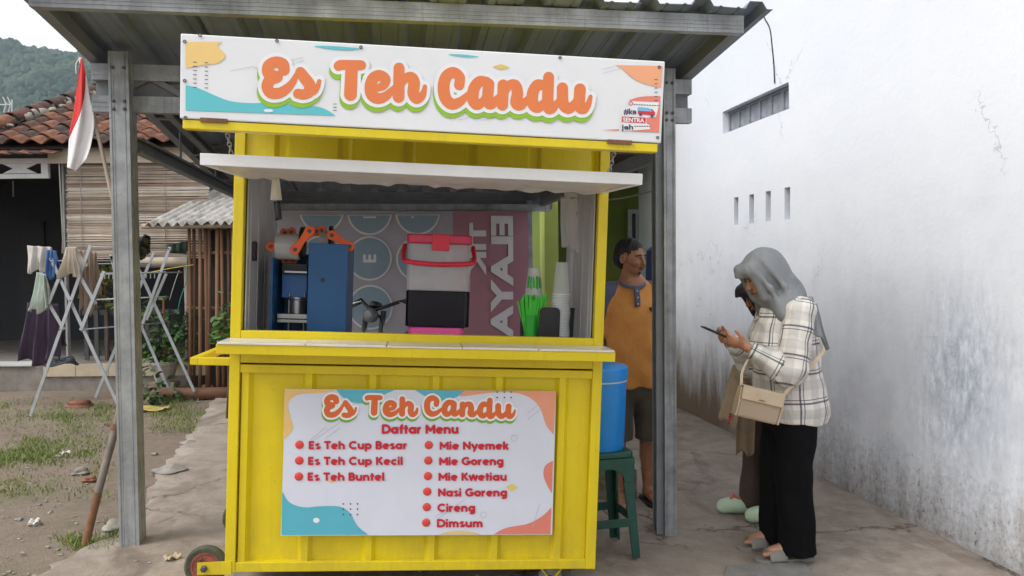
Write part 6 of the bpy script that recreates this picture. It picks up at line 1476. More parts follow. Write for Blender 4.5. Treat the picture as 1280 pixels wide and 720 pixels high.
def head(f, c, Rm, sc=1.):
    """skull and face; local -y is forward, Rm rotates it"""
    R3 = np.array(Rm)[:3,:3]; L = lambda x, y, z: np.array(c)+R3@(np.array([x, y, z])*sc)
    f.ell(L(0,.012,.035), np.array([.074,.094,.088])*sc, .02, Rm); f.ell(L(0,-.018,-.032), np.array([.058,.070,.070])*sc, .03, Rm); f.ell(L(0,-.050,-.088), np.array([.030,.026,.022])*sc, .03, Rm)
    f.ell(L(0,-.074,.022), np.array([.052,.016,.012])*sc, .02, Rm)                       # brow
    for s_ in (-1, 1):
        f.ell(L(s_*.032,-.092,.0), np.array([.017,.016,.011])*sc, .010, Rm, sub=True); f.ell(L(s_*.043,-.062,-.028), np.array([.022,.024,.020])*sc, .02, Rm)
        f.ell(L(s_*.076,.014,-.008), np.array([.010,.022,.034])*sc, .006, Rm); f.ell(L(s_*.084,.010,-.008), np.array([.006,.011,.018])*sc, .006, Rm, sub=True)
    f.bone(L(0,-.084,.012), L(0,-.108,-.028), .009*sc, .012*sc, .010); f.ell(L(0,-.101,-.035), np.array([.019,.013,.010])*sc, .008, Rm)
    f.ell(L(0,-.088,-.060), np.array([.024,.012,.006])*sc, .006, Rm); f.ell(L(0,-.085,-.071), np.array([.020,.012,.007])*sc, .006, Rm); f.ell(L(0,-.100,-.0655), np.array([.022,.006,.0022])*sc, .003, Rm, sub=True)
    return L
def face_bits(o, L, Rm, sc=1., brow=True, tash=False):
    Rm4 = Matrix(np.array(Rm)[:3,:3].tolist()).to_4x4()
    for s_ in (-1, 1):
        e = part('eye', MB().add(iv3*(np.array([.0125,.010,.0070])*sc), if3), M_EYEW, o, smooth=True, M=T(*L(s_*.032,-.0835,.0)) @ Rm4); part('iris', MB().add(iv*(np.array([.0058,.004,.0058])*sc)+np.array([0,-.0078*sc,0]), [tuple(q) for q in ifc]), M_IRIS, e, smooth=True)
        part('eyelid', MB().tube([L(s_*.017,-.0895,.001), L(s_*.026,-.0955,.0066), L(s_*.036,-.0945,.0062), L(s_*.047,-.085,.0005)], [.0018,.0026,.0026,.0016], 6), M_HAIR, o, smooth=True)
        if brow: part('eyebrow', MB().tube([L(s_*.013,-.0925,.019), L(s_*.028,-.0950,.0245), L(s_*.043,-.0875,.0225), L(s_*.053,-.076,.015)], [.0030,.0042,.0036,.0016], 6), M_HAIR, o, smooth=True)
    part('lip', MB().tube([L(-.022,-.0905,-.0655), L(-.01,-.0990,-.0625), L(0,-.1005,-.0645), L(.01,-.0990,-.0625), L(.022,-.0905,-.0655)], [.002,.0042,.0038,.0042,.002], 6), M_LIP, o, smooth=True); part('lip', MB().tube([L(-.02,-.0895,-.068), L(0,-.0985,-.0725), L(.02,-.0895,-.068)], [.002,.0052,.002], 6), M_LIP, o, smooth=True)
    if tash:
        part('moustache', MB().tube([L(-.024,-.088,-.061), L(-.012,-.0985,-.0525), L(0,-.1015,-.0515), L(.012,-.0985,-.0525), L(.024,-.088,-.061)], [.0015,.0036,.003,.0036,.0015], 6), M_HAIR, o, smooth=True); part('goatee', MB().add(iv3*(np.array([.016,.008,.013])*sc), if3), M_HAIR, o, smooth=True, M=T(*L(0,-.0725,-.094)) @ Rm4)
# ------------------------------------------------------------------ the man beside the cart
mx_, my_ = .80, 5.28
man = thing('person', 'person in orange shirt with blue collar and dark shorts standing behind the post', 'person', T(mx_, my_, PZ(mx_)) @ RZ(math.radians(8)))
f = Field((-.38,-.30,-.01), (.38,.28,1.78), .0065)
HC = (-.02,-.015,1.615); HR = RZ(math.radians(40)) @ RX(math.radians(4))
L = head(f, HC, HR); f.bone((-.01,.02,1.42), (-.015,.012,1.56), .058, .055, .02)
f.chain([(0,.02,.90),(0,.01,1.10),(0,.01,1.30),(0,.02,1.40)], [.135,.13,.15,.11], .05, sq=((0,1,0), .75))
for s_ in (-1, 1):
    f.chain([(s_*.09,.02,.90),(s_*.10,.0,.50),(s_*.10,.02,.46),(s_*.105,.035,.30),(s_*.105,.03,.09)], [.085,.062,.056,.052,.036], .02); f.chain([(s_*.105,.045,.045),(s_*.115,-.06,.04),(s_*.125,-.15,.025)], [.036,.034,.026], .02)
    for t_ in range(5): f.bone((s_*(.105+.012*t_),-.14-.004*(2-abs(t_-1.5)),.022), (s_*(.107+.014*t_),-.185+.010*t_,.018), .012, .011 if t_ else .014, .006)
    f.chain([(s_*.165,.02,1.385),(s_*.215,.04,1.14),(s_*.225,.045,1.11),(s_*.235,-.01,.88)], [.058,.044,.042,.030], .02); hand(f, (s_*.236,-.012,.87), (s_*.03,-.05,-1), (s_*1,.15,0), (0,-1,0), .3)
sdf_part('body', f, SKIN1, man); face_bits(man, L, HR, tash=True)
# hair cap
f = Field((-.17,-.18,1.5), (.15,.15,1.78), .005); R3 = np.array(HR)[:3,:3]; l = lambda x, y, z: np.array(HC)+R3@np.array([x,y,z])
f.ell(l(0,.018,.048), (.079,.096,.085), .01, HR); f.ell(l(0,.05,.0), (.078,.068,.080), .02, HR); f.ell(l(0,-.112,.0), (.090,.066,.082), .006, HR, sub=True); f.ell(l(0,-.05,-.085), (.12,.085,.085), .012, HR, sub=True)
for s_ in (-1, 1): f.ell(l(s_*.086,.004,-.022), (.014,.022,.030), .005, HR, sub=True)
f.warp(lambda x, y, z: .0032*np.sin(x*260+z*120)*np.sin(y*240+z*90)+.002*np.sin(x*90-y*120)); sdf_part('hair', f, M_HAIR, man, smooth_it=1)
# t-shirt with sleeves
def m_tee():
    t = NT('orange_tee'); v = t.map(); a = t.noise(v, 6, 5, .6); b = t.noise(v, 170, 3, .7); w = t.noise(t.map(scale=(1,1,.45)), 11, 4, .6, dist=.7)
    return t.fin(t.mix(t.ramp(a, [(.3, 0.), (.7, 1.)]), srgb(218,154,84), srgb(202,136,70)), .9, t.bump(b, .12, .002, t.bump(w, .5, .025)))
M_TEE = m_tee(); M_COL = m_cloth('slate_blue_knit', (92,98,128))
f = Field((-.36,-.24,.68), (.36,.24,1.52), .0075)
f.chain([(0,.02,.70),(0,.015,.88),(0,.0,1.05),(0,.008,1.25),(0,.02,1.37)], [.182,.178,.172,.18,.13], .05, sq=((0,1,0), .74)); f.bone((-.13,.02,1.385), (.13,.02,1.385), .062, .062, .04)
for s_ in (-1, 1): f.chain([(s_*.155,.02,1.38),(s_*.205,.035,1.24),(s_*.225,.04,1.14)], [.074,.073,.076], .03)
f.cut((0,0,.765), (0,0,-1)); f.warp(lambda x, y, z: 0.0065*np.sin(z*26+x*14+2*np.sin(x*9))*np.clip((1.3-z)*2, 0, 1)+.005*np.sin(x*55+z*9)*np.clip((.98-z)*3, 0, 1))
for s_ in (-1, 1): f.ell((s_*.25,.045,1.06), (.08,.10,.055), .01, sub=True)
f.ell((-.012,-.02,1.505), (.078,.085,.062), .01, sub=True)
tee = sdf_part('t_shirt', f, M_TEE, man)
# raglan shoulders, collar and placket in blue
f = Field((-.36,-.24,1.1), (.36,.24,1.52), .0065)
f.chain([(0,.008,1.25),(0,.02,1.37)], [.182,.133], .05, sq=((0,1,0), .74)); f.bone((-.13,.02,1.385), (.13,.02,1.385), .0655, .0655, .04)
for s_ in (-1, 1): f.chain([(s_*.155,.02,1.38),(s_*.205,.035,1.24),(s_*.225,.04,1.16)], [.077,.076,.079], .03)
g = np.meshgrid(*f.ax, indexing='ij'); mid = np.minimum(np.abs(g[0])-.115-(1.40-g[2])*.32, 0*g[0]+9); f.d = np.maximum(f.d, -(np.abs(g[0])-(.108+(1.44-g[2])*.42)).astype(np.float32)); f.cut((0,0,1.15), (0,0,-1)); f.ell((-.012,-.02,1.505), (.080,.087,.062), .006, sub=True)
for s_ in (-1, 1): f.ell((s_*.25,.045,1.07), (.085,.10,.055), .01, sub=True)
full = f.d.copy(); gx_ = np.meshgrid(*f.ax, indexing='ij')[0]
for s_ in (-1, 1): f.d = np.maximum(full, (-s_*gx_).astype(np.float32)); sdf_part('raglan_sleeve', f, M_COL, man)
P = [(-.012+.080*math.cos(a)*1.0, -.018+.085*math.sin(a), 1.452-.030*max(0, -math.sin(a))+.012*max(0, math.sin(a))) for a in np.linspace(0, 2*math.pi, 25)]
mb = MB(); mb.tube(P, .0115, 8, cap=False); part('collar', mb, M_COL, man, smooth=True)
mb = MB(); mb.grid(lambda u_, v_: (-.012+.017*(u_-.5)*2, -.1105-.032*(1-(1-v_)**2)+.002*math.cos((u_-.5)*3), 1.425-.125*v_), 4, 8); part('placket', mb, M_COL, man, smooth=True, thick=.012)
for k in range(3): v_ = .2+.33*k; part('button', MB().lathe([(0,0),(.0055,0),(.005,.002),(0,.0025)], 10, M=T(-.012, -.120-.032*(1-(1-v_)**2), 1.425-.125*v_) @ RX(math.radians(90)), close=False), M_EYEW, man)
mb = MB(); mb.grid(lambda u_, v_: (.085+.024*math.cos(math.pi*(1+u_))*(.35+.65*v_), -.142+.012*u_*0, 1.295-.030*math.sin(math.pi*u_)*v_), 10, 3); part('chest_print', mb, mat('dark_print', srgb(66,44,40), .9), man, thick=.001)
# shorts and slippers
f = Field((-.28,-.22,.3), (.28,.24,.95), .0075)
f.bone((0,.02,.80), (0,.02,.90), .165, .15, .04, sq=((0,1,0), .8))
for s_ in (-1, 1): f.chain([(s_*.085,.02,.84),(s_*.105,.005,.62),(s_*.115,.0,.40)], [.102,.098,.106], .02)
f.cut((0,0,.415), (0,0,-1)); f.cut((0,0,.93), (0,0,1)); f.warp(lambda x, y, z: .004*np.sin(z*30+x*22)*np.sin(x*17+y*20)); sdf_part('shorts', f, m_cloth('dark_grey_twill', (86,80,72)), man)
for s_ in (-1, 1): mb = MB(); pr = smooth_closed([(s_*.10-.04,.09),(s_*.10+.04,.09),(s_*.11+.048,-.05),(s_*.12+.05,-.16),(s_*.12,-.195),(s_*.11-.05,-.15),(s_*.10-.045,-.03)], 5); n = len(pr); mb.add([(p[0], p[1], -.012) for p in pr]+[(p[0], p[1], .012) for p in pr], [tuple(range(n))[::-1], tuple(range(n, 2*n))]+[(i, (i+1)%n, n+(i+1)%n, n+i) for i in range(n)]); part('slipper_sole', mb, M_BLACK, man)

# ------------------------------------------------------------------ women at the wall: local -y is forward
def m_plaid():
    t = NT('plaid_flannel'); at_ = t.N.new('ShaderNodeAttribute'); at_.attribute_name = 'weave'; s = t.sep(at_.outputs['Vector'])
    wn_ = t.noise(t.map(), 9, 3, .6)
    def band(x, period, c0, w, soft=.12):
        f_ = t.math('FRACT', t.math('DIVIDE', x, period)); d = t.math('ABSOLUTE', t.math('SUBTRACT', f_, c0)); return t.math('SUBTRACT', 1., t.math('DIVIDE', t.math('SUBTRACT', d, w/2), w*soft), True)
    col = srgb(216,212,206); col = t.mix(t.math('MULTIPLY', band(s[0], .15, .30, .30), .45), col, srgb(166,164,162)); col = t.mix(t.math('MULTIPLY', band(s[1], .15, .35, .30), .45), col, srgb(166,164,162))
    for ax, pr in ((0, .15), (1, .15)):
        for c in (.72, .84): col = t.mix(t.math('MULTIPLY', band(s[ax], pr, c, .042 if c < .8 else .02, .5), .85), col, srgb(56,58,76))
    b = t.noise(t.map(), 170, 3, .7); w = t.noise(t.map(scale=(1,1,.7)), 10, 4, .6, dist=.8)
    return t.fin(col, .9, t.bump(b, .15, .002, t.bump(w, .55, .03)))
M_PLAID = m_plaid()
def weave_attr(bones):
    """cloth coordinates per vertex: distance along the nearest bone and round it"""
    def fn(V):
        best = np.full(len(V), 1e9); out = np.zeros((len(V), 3))
        for (a, b, r, up, off) in bones:
            a = np.array(a, float); b = np.array(b, float); ab = b-a; L_ = np.linalg.norm(ab); t = np.clip((V-a)@ab/(L_*L_), -.3, 1.3); tc = np.clip(t, 0, 1); dd = np.linalg.norm(V-(a+tc[:, None]*ab), axis=1)-r
            ax = ab/L_; e1 = np.array(up, float); e1 -= ax*(e1@ax); e1 /= np.linalg.norm(e1); e2 = np.cross(ax, e1); Q = V-(a+t[:, None]*ab); an = np.arctan2(Q@e2, Q@e1)
            m_ = dd < best; best[m_] = dd[m_]; out[m_] = np.stack([an*max(r, .06)*1.05+off, t*L_+off, 0*t], -1)[m_]
        return out
    return fn
def trousers(o, m_, ankles, hip, top, rt, rk, rb, h=.0075):
    f = Field((-.32,-.34,-.0), (.32,.40,top+.06), h); f.bone((0,hip[1],hip[2]), (0,hip[1],top), rt, rt*.92, .05, sq=((0,1,0), .95))
    for s_, a in zip((-1, 1), ankles):
        hp = np.array([s_*.085, hip[1]+.0, hip[2]-.02]); kn = np.array([(hp[0]+a[0])/2, (hp[1]+a[1])/2-.02, .46]); f.chain([hp, kn, (a[0], a[1], .05)], [rk*1.22, rk, rb], .03)
    f.cut((0,0,.045), (0,0,-1)); f.warp(lambda x, y, z: .004*np.sin(z*23+y*28+x*10)*np.sin(y*18-z*7)+.004*np.sin(y*70+x*40)*np.clip(.6-z, 0, 1)); return sdf_part('trousers', f, m_, o)
def foot(f, a, dirn=(0,-1), toes=True):
    a = np.array(a, float); d = np.array([dirn[0], dirn[1], 0.]); s_ = np.array([-d[1], d[0], 0.]); f.chain([a+(0,0,.09), a+np.array((0,0,.05))-d*.02, a+d*.07+np.array((0,0,.045)), a+d*.14+np.array((0,0,.032))], [.036,.038,.034,.030], .02, sq=None)
    if toes:
        for t_ in range(5): b = a+d*(.155-.006*t_)+s_*(.028-.015*t_)+np.array((0,0,.028)); f.bone(b, b+d*(.04-.004*t_), .0125 if t_ else .0135, .0095 if t_ else .012, .005)
def sole(o, a, m_, dirn=(0,-1), h=.022, up=.0, nm='slide_sole', l=.30):
    d = np.array([dirn[0], dirn[1]]); s_ = np.array([-d[1], d[0]]); c = np.array(a)[:2]; P = [c+d*y+s_*x for x, y in ((-.036,-.075),(0,-.09),(.036,-.075),(.038,.02),(.048,.11),(.048,.19),(.022,.23),(-.02,.23),(-.048,.185),(-.044,.10),(-.034,.02))]
    pr = smooth_closed(P, 4); n = len(pr); mb = MB(); mb.add([(p[0], p[1], up) for p in pr]+[(p[0], p[1], up+h) for p in pr], [tuple(range(n))[::-1], tuple(range(n, 2*n))]+[(i, (i+1)%n, n+(i+1)%n, n+i) for i in range(n)]); return part(nm, mb, m_, o, bevel=.004)
def woman(o, skin, p):
    """p: dict of joints; builds body, hijab and top"""
    f = Field((-.34,-.44,-.005), (.34,.34,1.70), .0065); HC, HR = p['head'], p['hrot']; L = head(f, HC, HR, .96); f.bone(p['neck'], np.array(HC)+np.array((0,.02,-.05)), .048, .048, .02)
    f.chain([p['pelvis'], p['waist'], p['chest'], p['neck']], [.12,.11,.12,.06], .05)
    for s_, sd in ((-1, 'R'), (1, 'L')):
        f.chain([p['sh'+sd], p['el'+sd], p['wr'+sd]], [.045,.038,.024], .02); hand(f, p['wr'+sd], p['hd'+sd], p['hn'+sd], p['hs'+sd], p.get('curl', .55), .92); a = p['an'+sd]; f.chain([(s_*.08, p['pelvis'][1], .85), (a[0], (a[1]+p['pelvis'][1])/2, .45), (a[0], a[1], .1)], [.08,.06,.034], .02); foot(f, a, p.get('fd', (0,-1)), p.get('toes', True))
    sdf_part('body', f, skin, o); return L
# --- woman with the plaid shirt
wx_, wy_ = 1.425, 4.32; wob_ = thing('person', 'person in grey headscarf, plaid shirt and black trousers looking at a phone', 'person', T(wx_, wy_, PZ(wx_)) @ RZ(math.radians(-84)))
ph_ = np.array([.03,-.335,1.215])     # phone
WP = dict(head=(.0,-.075,1.525), hrot=RX(math.radians(26)), neck=(.0,.03,1.37), pelvis=(.0,.085,.90), waist=(0,.07,1.05), chest=(0,.06,1.25),
  shR=(-.16,.06,1.335), elR=(-.21,-.035,1.03), wrR=(-.085,-.225,1.165), hdR=(.45,-.75,.28), hnR=(-.7,-.2,-.5), hsR=(.1,-.2,1), shL=(.16,.06,1.335), elL=(.21,-.01,1.04), wrL=(.13,-.215,1.15), hdL=(-.5,-.7,.3), hnL=(.7,-.2,-.5), hsL=(-.1,-.2,1), anR=(-.095,.055,.022), anL=(.10,.075,.022), curl=.5)
Lw = woman(wob_, SKIN2, WP); face_bits(wob_, Lw, WP['hrot'], .96)
# shirt
SB = [((0,.085,.60),(0,.05,1.36),.19,(0,1,0),0.), ((-.16,.06,1.33),(-.215,-.03,1.03),.075,(0,1,0),.03), ((-.215,-.035,1.03),(-.09,-.215,1.16),.06,(0,0,1),.055), ((.16,.06,1.33),(.215,-.01,1.04),.075,(0,1,0),.02), ((.215,-.01,1.04),(.135,-.205,1.15),.06,(0,0,1),.05)]
f = Field((-.36,-.36,.60), (.36,.36,1.46), .0068)
f.chain([(0,.085,.64),(0,.085,.82),(0,.065,.98),(0,.045,1.15),(0,.045,1.29)], [.180,.180,.165,.162,.125], .06, sq=((1,0,0), 1.08)); f.bone((-.13,.06,1.335), (.13,.06,1.335), .068, .068, .04)
for sd in ('R','L'): f.chain([WP['sh'+sd], np.array(WP['el'+sd])+np.array((0,0,.02)), np.array(WP['el'+sd])+np.array((0,-.02,-.01)), np.array(WP['wr'+sd])+np.array((0,.03,-.015))], [.080,.083,.080,.046], .025)
g = np.meshgrid(*f.ax, indexing='ij'); f.d = np.maximum(f.d, (.745-.05*np.cos((g[1]-.1)*9)*0+.03*np.clip(-(g[1]-.0)*3, -1, 1)-g[2]).astype(np.float32)*-1*-1)
for sd in ('R','L'): w_ = np.array(WP['wr'+sd]); f.ell(w_+np.array((0,-.012,.006)), (.05,.035,.05), .006, sub=True)
f.warp(lambda x, y, z: .006*np.sin(z*34+y*26+3*np.sin(x*11))*np.sin(y*19-z*12)+.0035*np.sin(z*70+x*50)*np.clip((.2-np.abs(z-1.1))*4, 0, 1)); sdf_part('plaid_shirt', f, M_PLAID, wob_, attr=weave_attr(SB), smooth_it=2)
trousers(wob_, mat('black_trouser', srgb(15,15,18), .95, var=.2, scale=8, bump=.3, bscale=25, spec=.15), (WP['anR'], WP['anL']), (0,.08,.80), .98, .155, .092, .098)
# grey headscarf: hood, peak, cape over the shoulders
def m_scarf(nm, c):
    t = NT(nm); v = t.map(); a = t.noise(v, 6, 5, .6); b = t.noise(v, 240, 3, .7); w = t.noise(t.map(scale=(34,34,5), rot=(-.5,0,0)), 1., 5, .6, dist=.5); x = t.noise(t.map(scale=(9,16,5), rot=(-.5,0,0)), 1., 3, .5)
    return t.fin(t.mix(t.ramp(a, [(.3, 0.), (.7, 1.)]), srgb(*c), srgb(*[q*.9 for q in c])), .8, t.bump(b, .08, .002, t.bump(w, .45, .012, t.bump(x, .6, .03))))
def hijab(o, m_, HC, HR, tail=True, sc=1.):
    R3 = np.array(HR)[:3,:3]; l = lambda x, y, z: np.array(HC)+R3@(np.array([x,y,z])*sc); f = Field(np.array(HC)-(.27,.27,.36), np.array(HC)+(.27,.32,.17), .006)
    f.ell(l(0,.022,.035), np.array((.095,.118,.108))*sc, .03, HR); f.ell(l(0,.045,-.06), np.array((.098,.10,.12))*sc, .05, HR)
    f.bone(l(-.055,-.085,.070), l(.055,-.085,.070), .030, .030, .045); f.bone(l(0,-.105,.060), l(0,-.150,.030), .034, .014, .03)            # stiff peak over the brow
    for s_ in (-1, 1): f.bone(l(s_*.072,-.075,.05), l(s_*.062,-.065,-.10), .020, .026, .03)
    f.bone(l(0,.0,-.12), l(0,.05,-.15), .075, .10, .05)
    for s_ in (-1, 1):
        for k_, (p_, q_) in enumerate((((.078,-.062,.080),(.135,.06,-.20)), ((.088,.0,.085),(.135,.15,-.22)), ((.05,.08,.10),(.06,.215,-.20)))):
            a_ = l(s_*p_[0], p_[1], p_[2]); b_ = np.array(HC)+np.array((s_*q_[0], q_[1], q_[2])); m_2 = (a_+b_)/2+np.array((s_*.014, .012, .012)); f.chain([a_, m_2, b_], [.002,.008,.012], .032)
    c0 = np.array(HC)
    f.bone(c0+(-.10,.11,-.19), c0+(.10,.11,-.19), .082, .082, .06); f.bone(c0+(0,.14,-.12), c0+(0,.185,-.27), .085, .055, .06)
    for s_ in (-1, 1): f.bone(c0+(s_*.10,.10,-.16), c0+(s_*.17,.115,-.255), .068, .040, .04)
    f.ell(l(0,-.125,-.028), np.array((.052,.072,.078))*sc, .010, HR, sub=True)
    f.warp(lambda x, y, z: (0.0032*np.sin((y*1.0+z*.55-(HC[1]+HC[2]*.55))*62+x*20)*np.clip((HC[2]+.06-z)*6+.25, 0, 1)+.0012*np.sin(y*60+z*40+x*25)))
    return sdf_part('headscarf', f, m_, o, smooth_it=2)
hijab(wob_, m_scarf('grey_chiffon', (134,138,142)), WP['head'], WP['hrot'])
M_FOLD = bpy.data.materials['grey_chiffon']
drape('scarf_tail', [(.10,.10,1.36),(.06,.20,1.37),(.035,.272,1.12),(.10,.225,1.17)], M_FOLD, wob_, 12, 16, .012, 1.6, .5, hem=.06)
drape('scarf_tail', [(.09,-.055,1.40),(.12,.15,1.41),(.215,.165,1.185),(.190,.02,1.285)], M_FOLD, wob_, 16, 14, .006, 1.7, 1.5, hem=.05)
# slides
M_SLIDE = mat('grey_foam_slide', srgb(128,126,118), .7, var=.1)
for sd in ('R','L'):
    a = WP['an'+sd]; s_ = sole(wob_, a, M_SLIDE); mb = MB(); mb.grid(lambda u_, v_: (a[0]+.052*math.cos(math.pi*u_)*(1+.05*v_), a[1]-.075-.095*v_, .016+.066*math.sin(math.pi*u_)*(1-.30*v_)), 14, 5); part('slide_strap', mb, M_SLIDE, wob_, smooth=True, thick=.012)
mb = MB(); mb.tube([np.array(WP['wrR'])+(.024*math.cos(t)*.8, .024*math.sin(t)*.5, .026*math.sin(t+.6)) for t in np.linspace(0, 6.28, 14)], .0035, 6, cap=False); part('bracelet', mb, mat('brown_bracelet', srgb(86,54,44), .5), wob_, smooth=True)
# phone in her hands
WM = T(wx_, wy_, PZ(wx_)) @ RZ(math.radians(-84))
phn = thing('phone', 'black smartphone held in front of the plaid shirt', 'phone', WM @ T(.02,-.345,1.222) @ RX(math.radians(-24)))
part('case', MB().box((-.037,-.076,-.0045), (.037,.076,.0035)), mat('black_phone_case', srgb(24,24,26), .35), phn, bevel=.003); part('screen', MB().box((-.034,-.072,.0036), (.034,.072,.0044)), mat('phone_glass', srgb(40,44,52), .08), phn)
# shoulder bag
M_LEA = mat('beige_leather', srgb(186,166,140), .55, var=.08, scale=8, bump=.1); M_WOV = None
def m_woven():
    t = NT('woven_leather'); s = t.sep(t.tc.outputs['Object']); a = t.math('SINE', t.math('MULTIPLY', s[1], 620.)); b = t.math('SINE', t.math('MULTIPLY', s[2], 620.)); w = t.math('MULTIPLY', a, b)
    return t.fin(t.mix(t.ramp(w, [(.3, 0.), (.7, 1.)]), srgb(184,166,142), srgb(150,132,110)), .6, t.bump(w, .6, .003))
bag = thing('shoulder_bag', 'beige leather shoulder bag with woven front and flap, worn at the hip', 'bag', WM @ T(.250,-.205,.868) @ RZ(math.pi-.05) @ RX(math.radians(14)) @ Matrix.Scale(.86, 4))
part('body', MB().extrude([(p[0], p[1]) for p in [(-.035,-.09),(.035,-.09),(.04,.0),(.03,.085),(-.028,.085),(-.042,.0)]], -.125, .125), m_woven(), bag, bevel=.014)
part('flap', MB().extrude([(-.052,.02),(-.046,.018),(-.036,.092),(.034,.092),(.038,.02),(.043,.02),(.040,.098),(-.042,.098)], -.128, .128), M_LEA, bag, bevel=.003)
part('gusset', MB().extrude([(-.034,-.088),(.036,-.088),(.041,0),(.031,.084),(-.029,.084),(-.041,0)], .124, .136), M_LEA, bag, bevel=.004); part('gusset', MB().extrude([(-.034,-.088),(.036,-.088),(.041,0),(.031,.084),(-.029,.084),(-.041,0)], -.136, -.124), M_LEA, bag, bevel=.004)
part('clasp', MB().box((-.056,-.012,.032), (-.051,.022,.038)), mat('gold_clasp', srgb(150,120,70), .3, .8), bag)
mb = MB(); pts = smooth_open([(-.0,-.135,.06),(.0,-.155,.11),(.0,-.20,.18),(.015,-.255,.26),(.045,-.31,.34),(.10,-.36,.41),(.25,-.36,.46)], 6)
V = [];  
for p in pts: V += [tuple(p), (p[0]+.004, p[1]+.017, p[2]+.008)]
mb.add(V, [(2*i, 2*i+1, 2*i+3, 2*i+2) for i in range(len(pts)-1)]); part('strap', mb, M_LEA, bag, thick=.004)
mb = MB(); pts = smooth_open([(-.0,.13,.07),(.01,.14,.12),(.05,.13,.17),(.12,.09,.24)], 6); V = []
for p in pts: V += [tuple(p), (p[0]+.004, p[1]-.017, p[2]+.008)]
mb.add(V, [(2*i, 2*i+1, 2*i+3, 2*i+2) for i in range(len(pts)-1)]); part('strap', mb, M_LEA, bag, thick=.004)

# --- second woman, mostly hidden behind the first
vx, vy = 1.60, 4.96; vw = thing('person', 'person in dark headscarf and brown clothes hidden behind the plaid shirt', 'person', T(vx, vy, PZ(vx)) @ RZ(math.radians(-92)))
VP = dict(head=(.0,-.06,1.40), hrot=RX(math.radians(28)), neck=(.0,.03,1.25), pelvis=(.0,.06,.86), waist=(0,.05,1.0), chest=(0,.045,1.16), shR=(-.15,.05,1.22), elR=(-.19,-.03,.95), wrR=(-.08,-.19,1.06), hdR=(.4,-.75,.3), hnR=(-.7,-.2,-.5), hsR=(.1,-.2,1), shL=(.15,.05,1.22), elL=(.19,-.01,.95), wrL=(.11,-.18,1.05), hdL=(-.4,-.75,.3), hnL=(.7,-.2,-.5), hsL=(-.1,-.2,1), anR=(-.085,-.10,.03), anL=(.10,.035,.03), curl=.6, toes=False)
Lv = woman(vw, SKIN1, VP); face_bits(vw, Lv, VP['hrot'], .96); hijab(vw, m_scarf('dark_plum_scarf', (52,44,58)), VP['head'], VP['hrot'])
f = Field((-.34,-.30,.55), (.34,.32,1.34), .008); f.chain([(0,.07,.60),(0,.07,.78),(0,.055,.95),(0,.045,1.10),(0,.045,1.2)], [.165,.165,.155,.155,.12], .06); f.bone((-.12,.05,1.225), (.12,.05,1.225), .06, .06, .04)
for sd in ('R','L'): f.chain([VP['sh'+sd], VP['el'+sd], np.array(VP['wr'+sd])+np.array((0,.04,-.02))], [.07,.066,.042], .025)
f.cut((0,0,.64), (0,0,-1)); f.warp(lambda x, y, z: .005*np.sin(z*30+y*25+x*12)*np.sin(y*18)); sdf_part('cardigan', f, m_cloth('taupe_knit', (138,116,98)), vw)
trousers(vw, m_cloth('brown_trouser', (74,58,50)), (VP['anR'], VP['anL']), (0,.06,.76), .92, .15, .095, .075, .008)
M_CROC = mat('mint_foam_clog', srgb(190,214,184), .6, var=.06); M_CHARM = mat('orange_charm', srgb(222,110,60), .5)
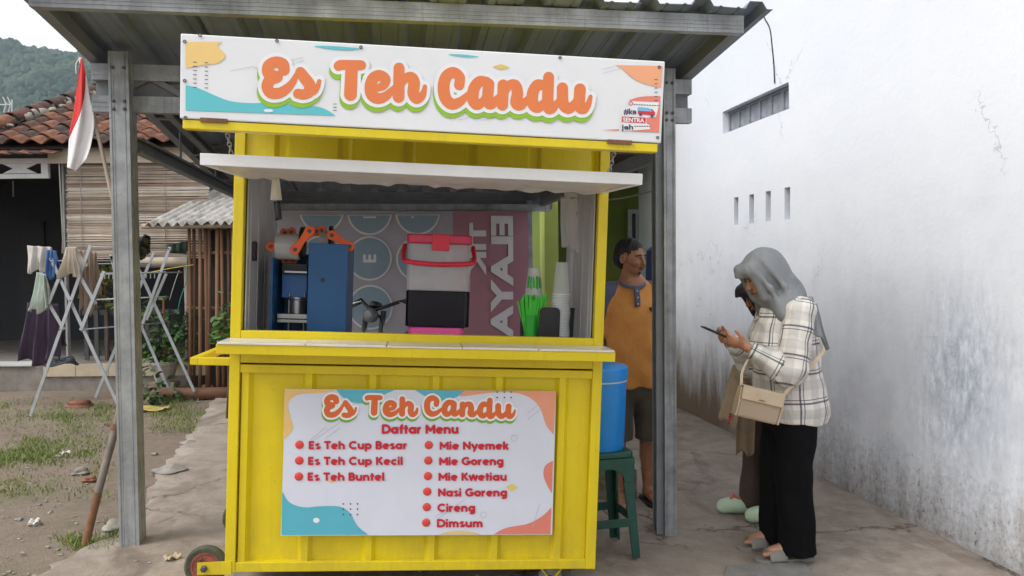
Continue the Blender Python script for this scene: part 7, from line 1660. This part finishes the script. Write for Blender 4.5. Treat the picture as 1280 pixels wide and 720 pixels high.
for sd in ('R','L'):
    a = np.array(VP['an'+sd]); f = Field(a+(-.075,-.24,-.04), a+(.075,.12,.10), .005); f.chain([a+(0,.05,.015), a+(0,-.06,.015), a+(0,-.165,.008)], [.045,.05,.050], .03, sq=((0,0,1), .8)); f.ell(a+(0,-.10,.030), (.053,.095,.040), .03); f.ell(a+(0,.01,.085), (.036,.07,.05), .012, sub=True); f.cut(a+(0,0,-.03), (0,0,-1))
    cl = sdf_part('clog', f, M_CROC, vw)
    for k in range(5): part('vent_shade_dot', MB().lathe([(0,0),(.006,0),(.006,.002),(0,.002)], 8, M=T(*(a+(.0525-.004*max(0,k-2),-.05-.022*k,.020))) @ RY(math.radians(80)), close=False), M_SHADE, cl)  # dark discs painted in for the shade of the vents
    for k in range(3): part('charm', MB().add(iv*np.array([.012,.012,.006])+(a+(-.018+.018*k,-.10-.012*k,.078-.004*k)), [tuple(q) for q in ifc]), M_CHARM, cl, smooth=True)
# tan jacket with red lettering hanging from her arm
M_JK = m_cloth('tan_canvas', (178,158,132)); VM = T(vx, vy, PZ(vx)) @ RZ(math.radians(-92))
jk = thing('folded_jacket', 'tan jacket with red stitched lettering carried over the arm', 'jacket')
yJ = 4.66
drape('panel', [atY(916,455,yJ), atY(936,462,yJ-.02), atY(920,536,yJ), atY(898,520,yJ)], M_JK, jk, 12, 16, .010, 1.3, .3, hem=.05)
drape('panel', [atY(922,470,yJ+.06), atY(946,480,yJ+.04), atY(942,568,yJ+.06), atY(920,566,yJ+.08)], m_cloth('tan_canvas_inside', (150,128,104)), jk, 12, 16, .014, 1.6, 1.3, hem=.04)
drape('collar', [atY(926,440,yJ-.02), atY(944,442,yJ-.02), atY(940,480,yJ-.03), atY(918,470,yJ-.03)], M_JK, jk, 10, 10, .010, 1.4, 2.3)
P, F = text2d('Mars', .035); lo, hi = P.min(0), P.max(0); u_ = (P-lo)/(hi-lo)
Q = [atY(911.5+4.2*(1-b)-3.2*(a)+(0), 516+14.5*a-0.0*b, yJ-.022) for a, b in u_]; part('red_lettering', MB().add(Q, F), mat('red_stitching', srgb(204,40,44), .7), jk)

# ================================================================== damp air between here and the hill
hzm = bpy.data.materials.new('hazy_air'); hzm.use_nodes = True; N = hzm.node_tree.nodes; N.remove(N['Principled BSDF'])
pv = N.new('ShaderNodeVolumePrincipled'); pv.inputs['Color'].default_value = (.72, .85, 1, 1); pv.inputs['Density'].default_value = .00024; pv.inputs['Anisotropy'].default_value = .2
hzm.node_tree.links.new(pv.outputs[0], N['Material Output'].inputs['Volume'])
o = stuff(part('haze', MB().box((-1600, -320, -2), (1600, 2600, 330)), hzm)); tag(o, 'thin pale haze in the air before the hill', 'haze')
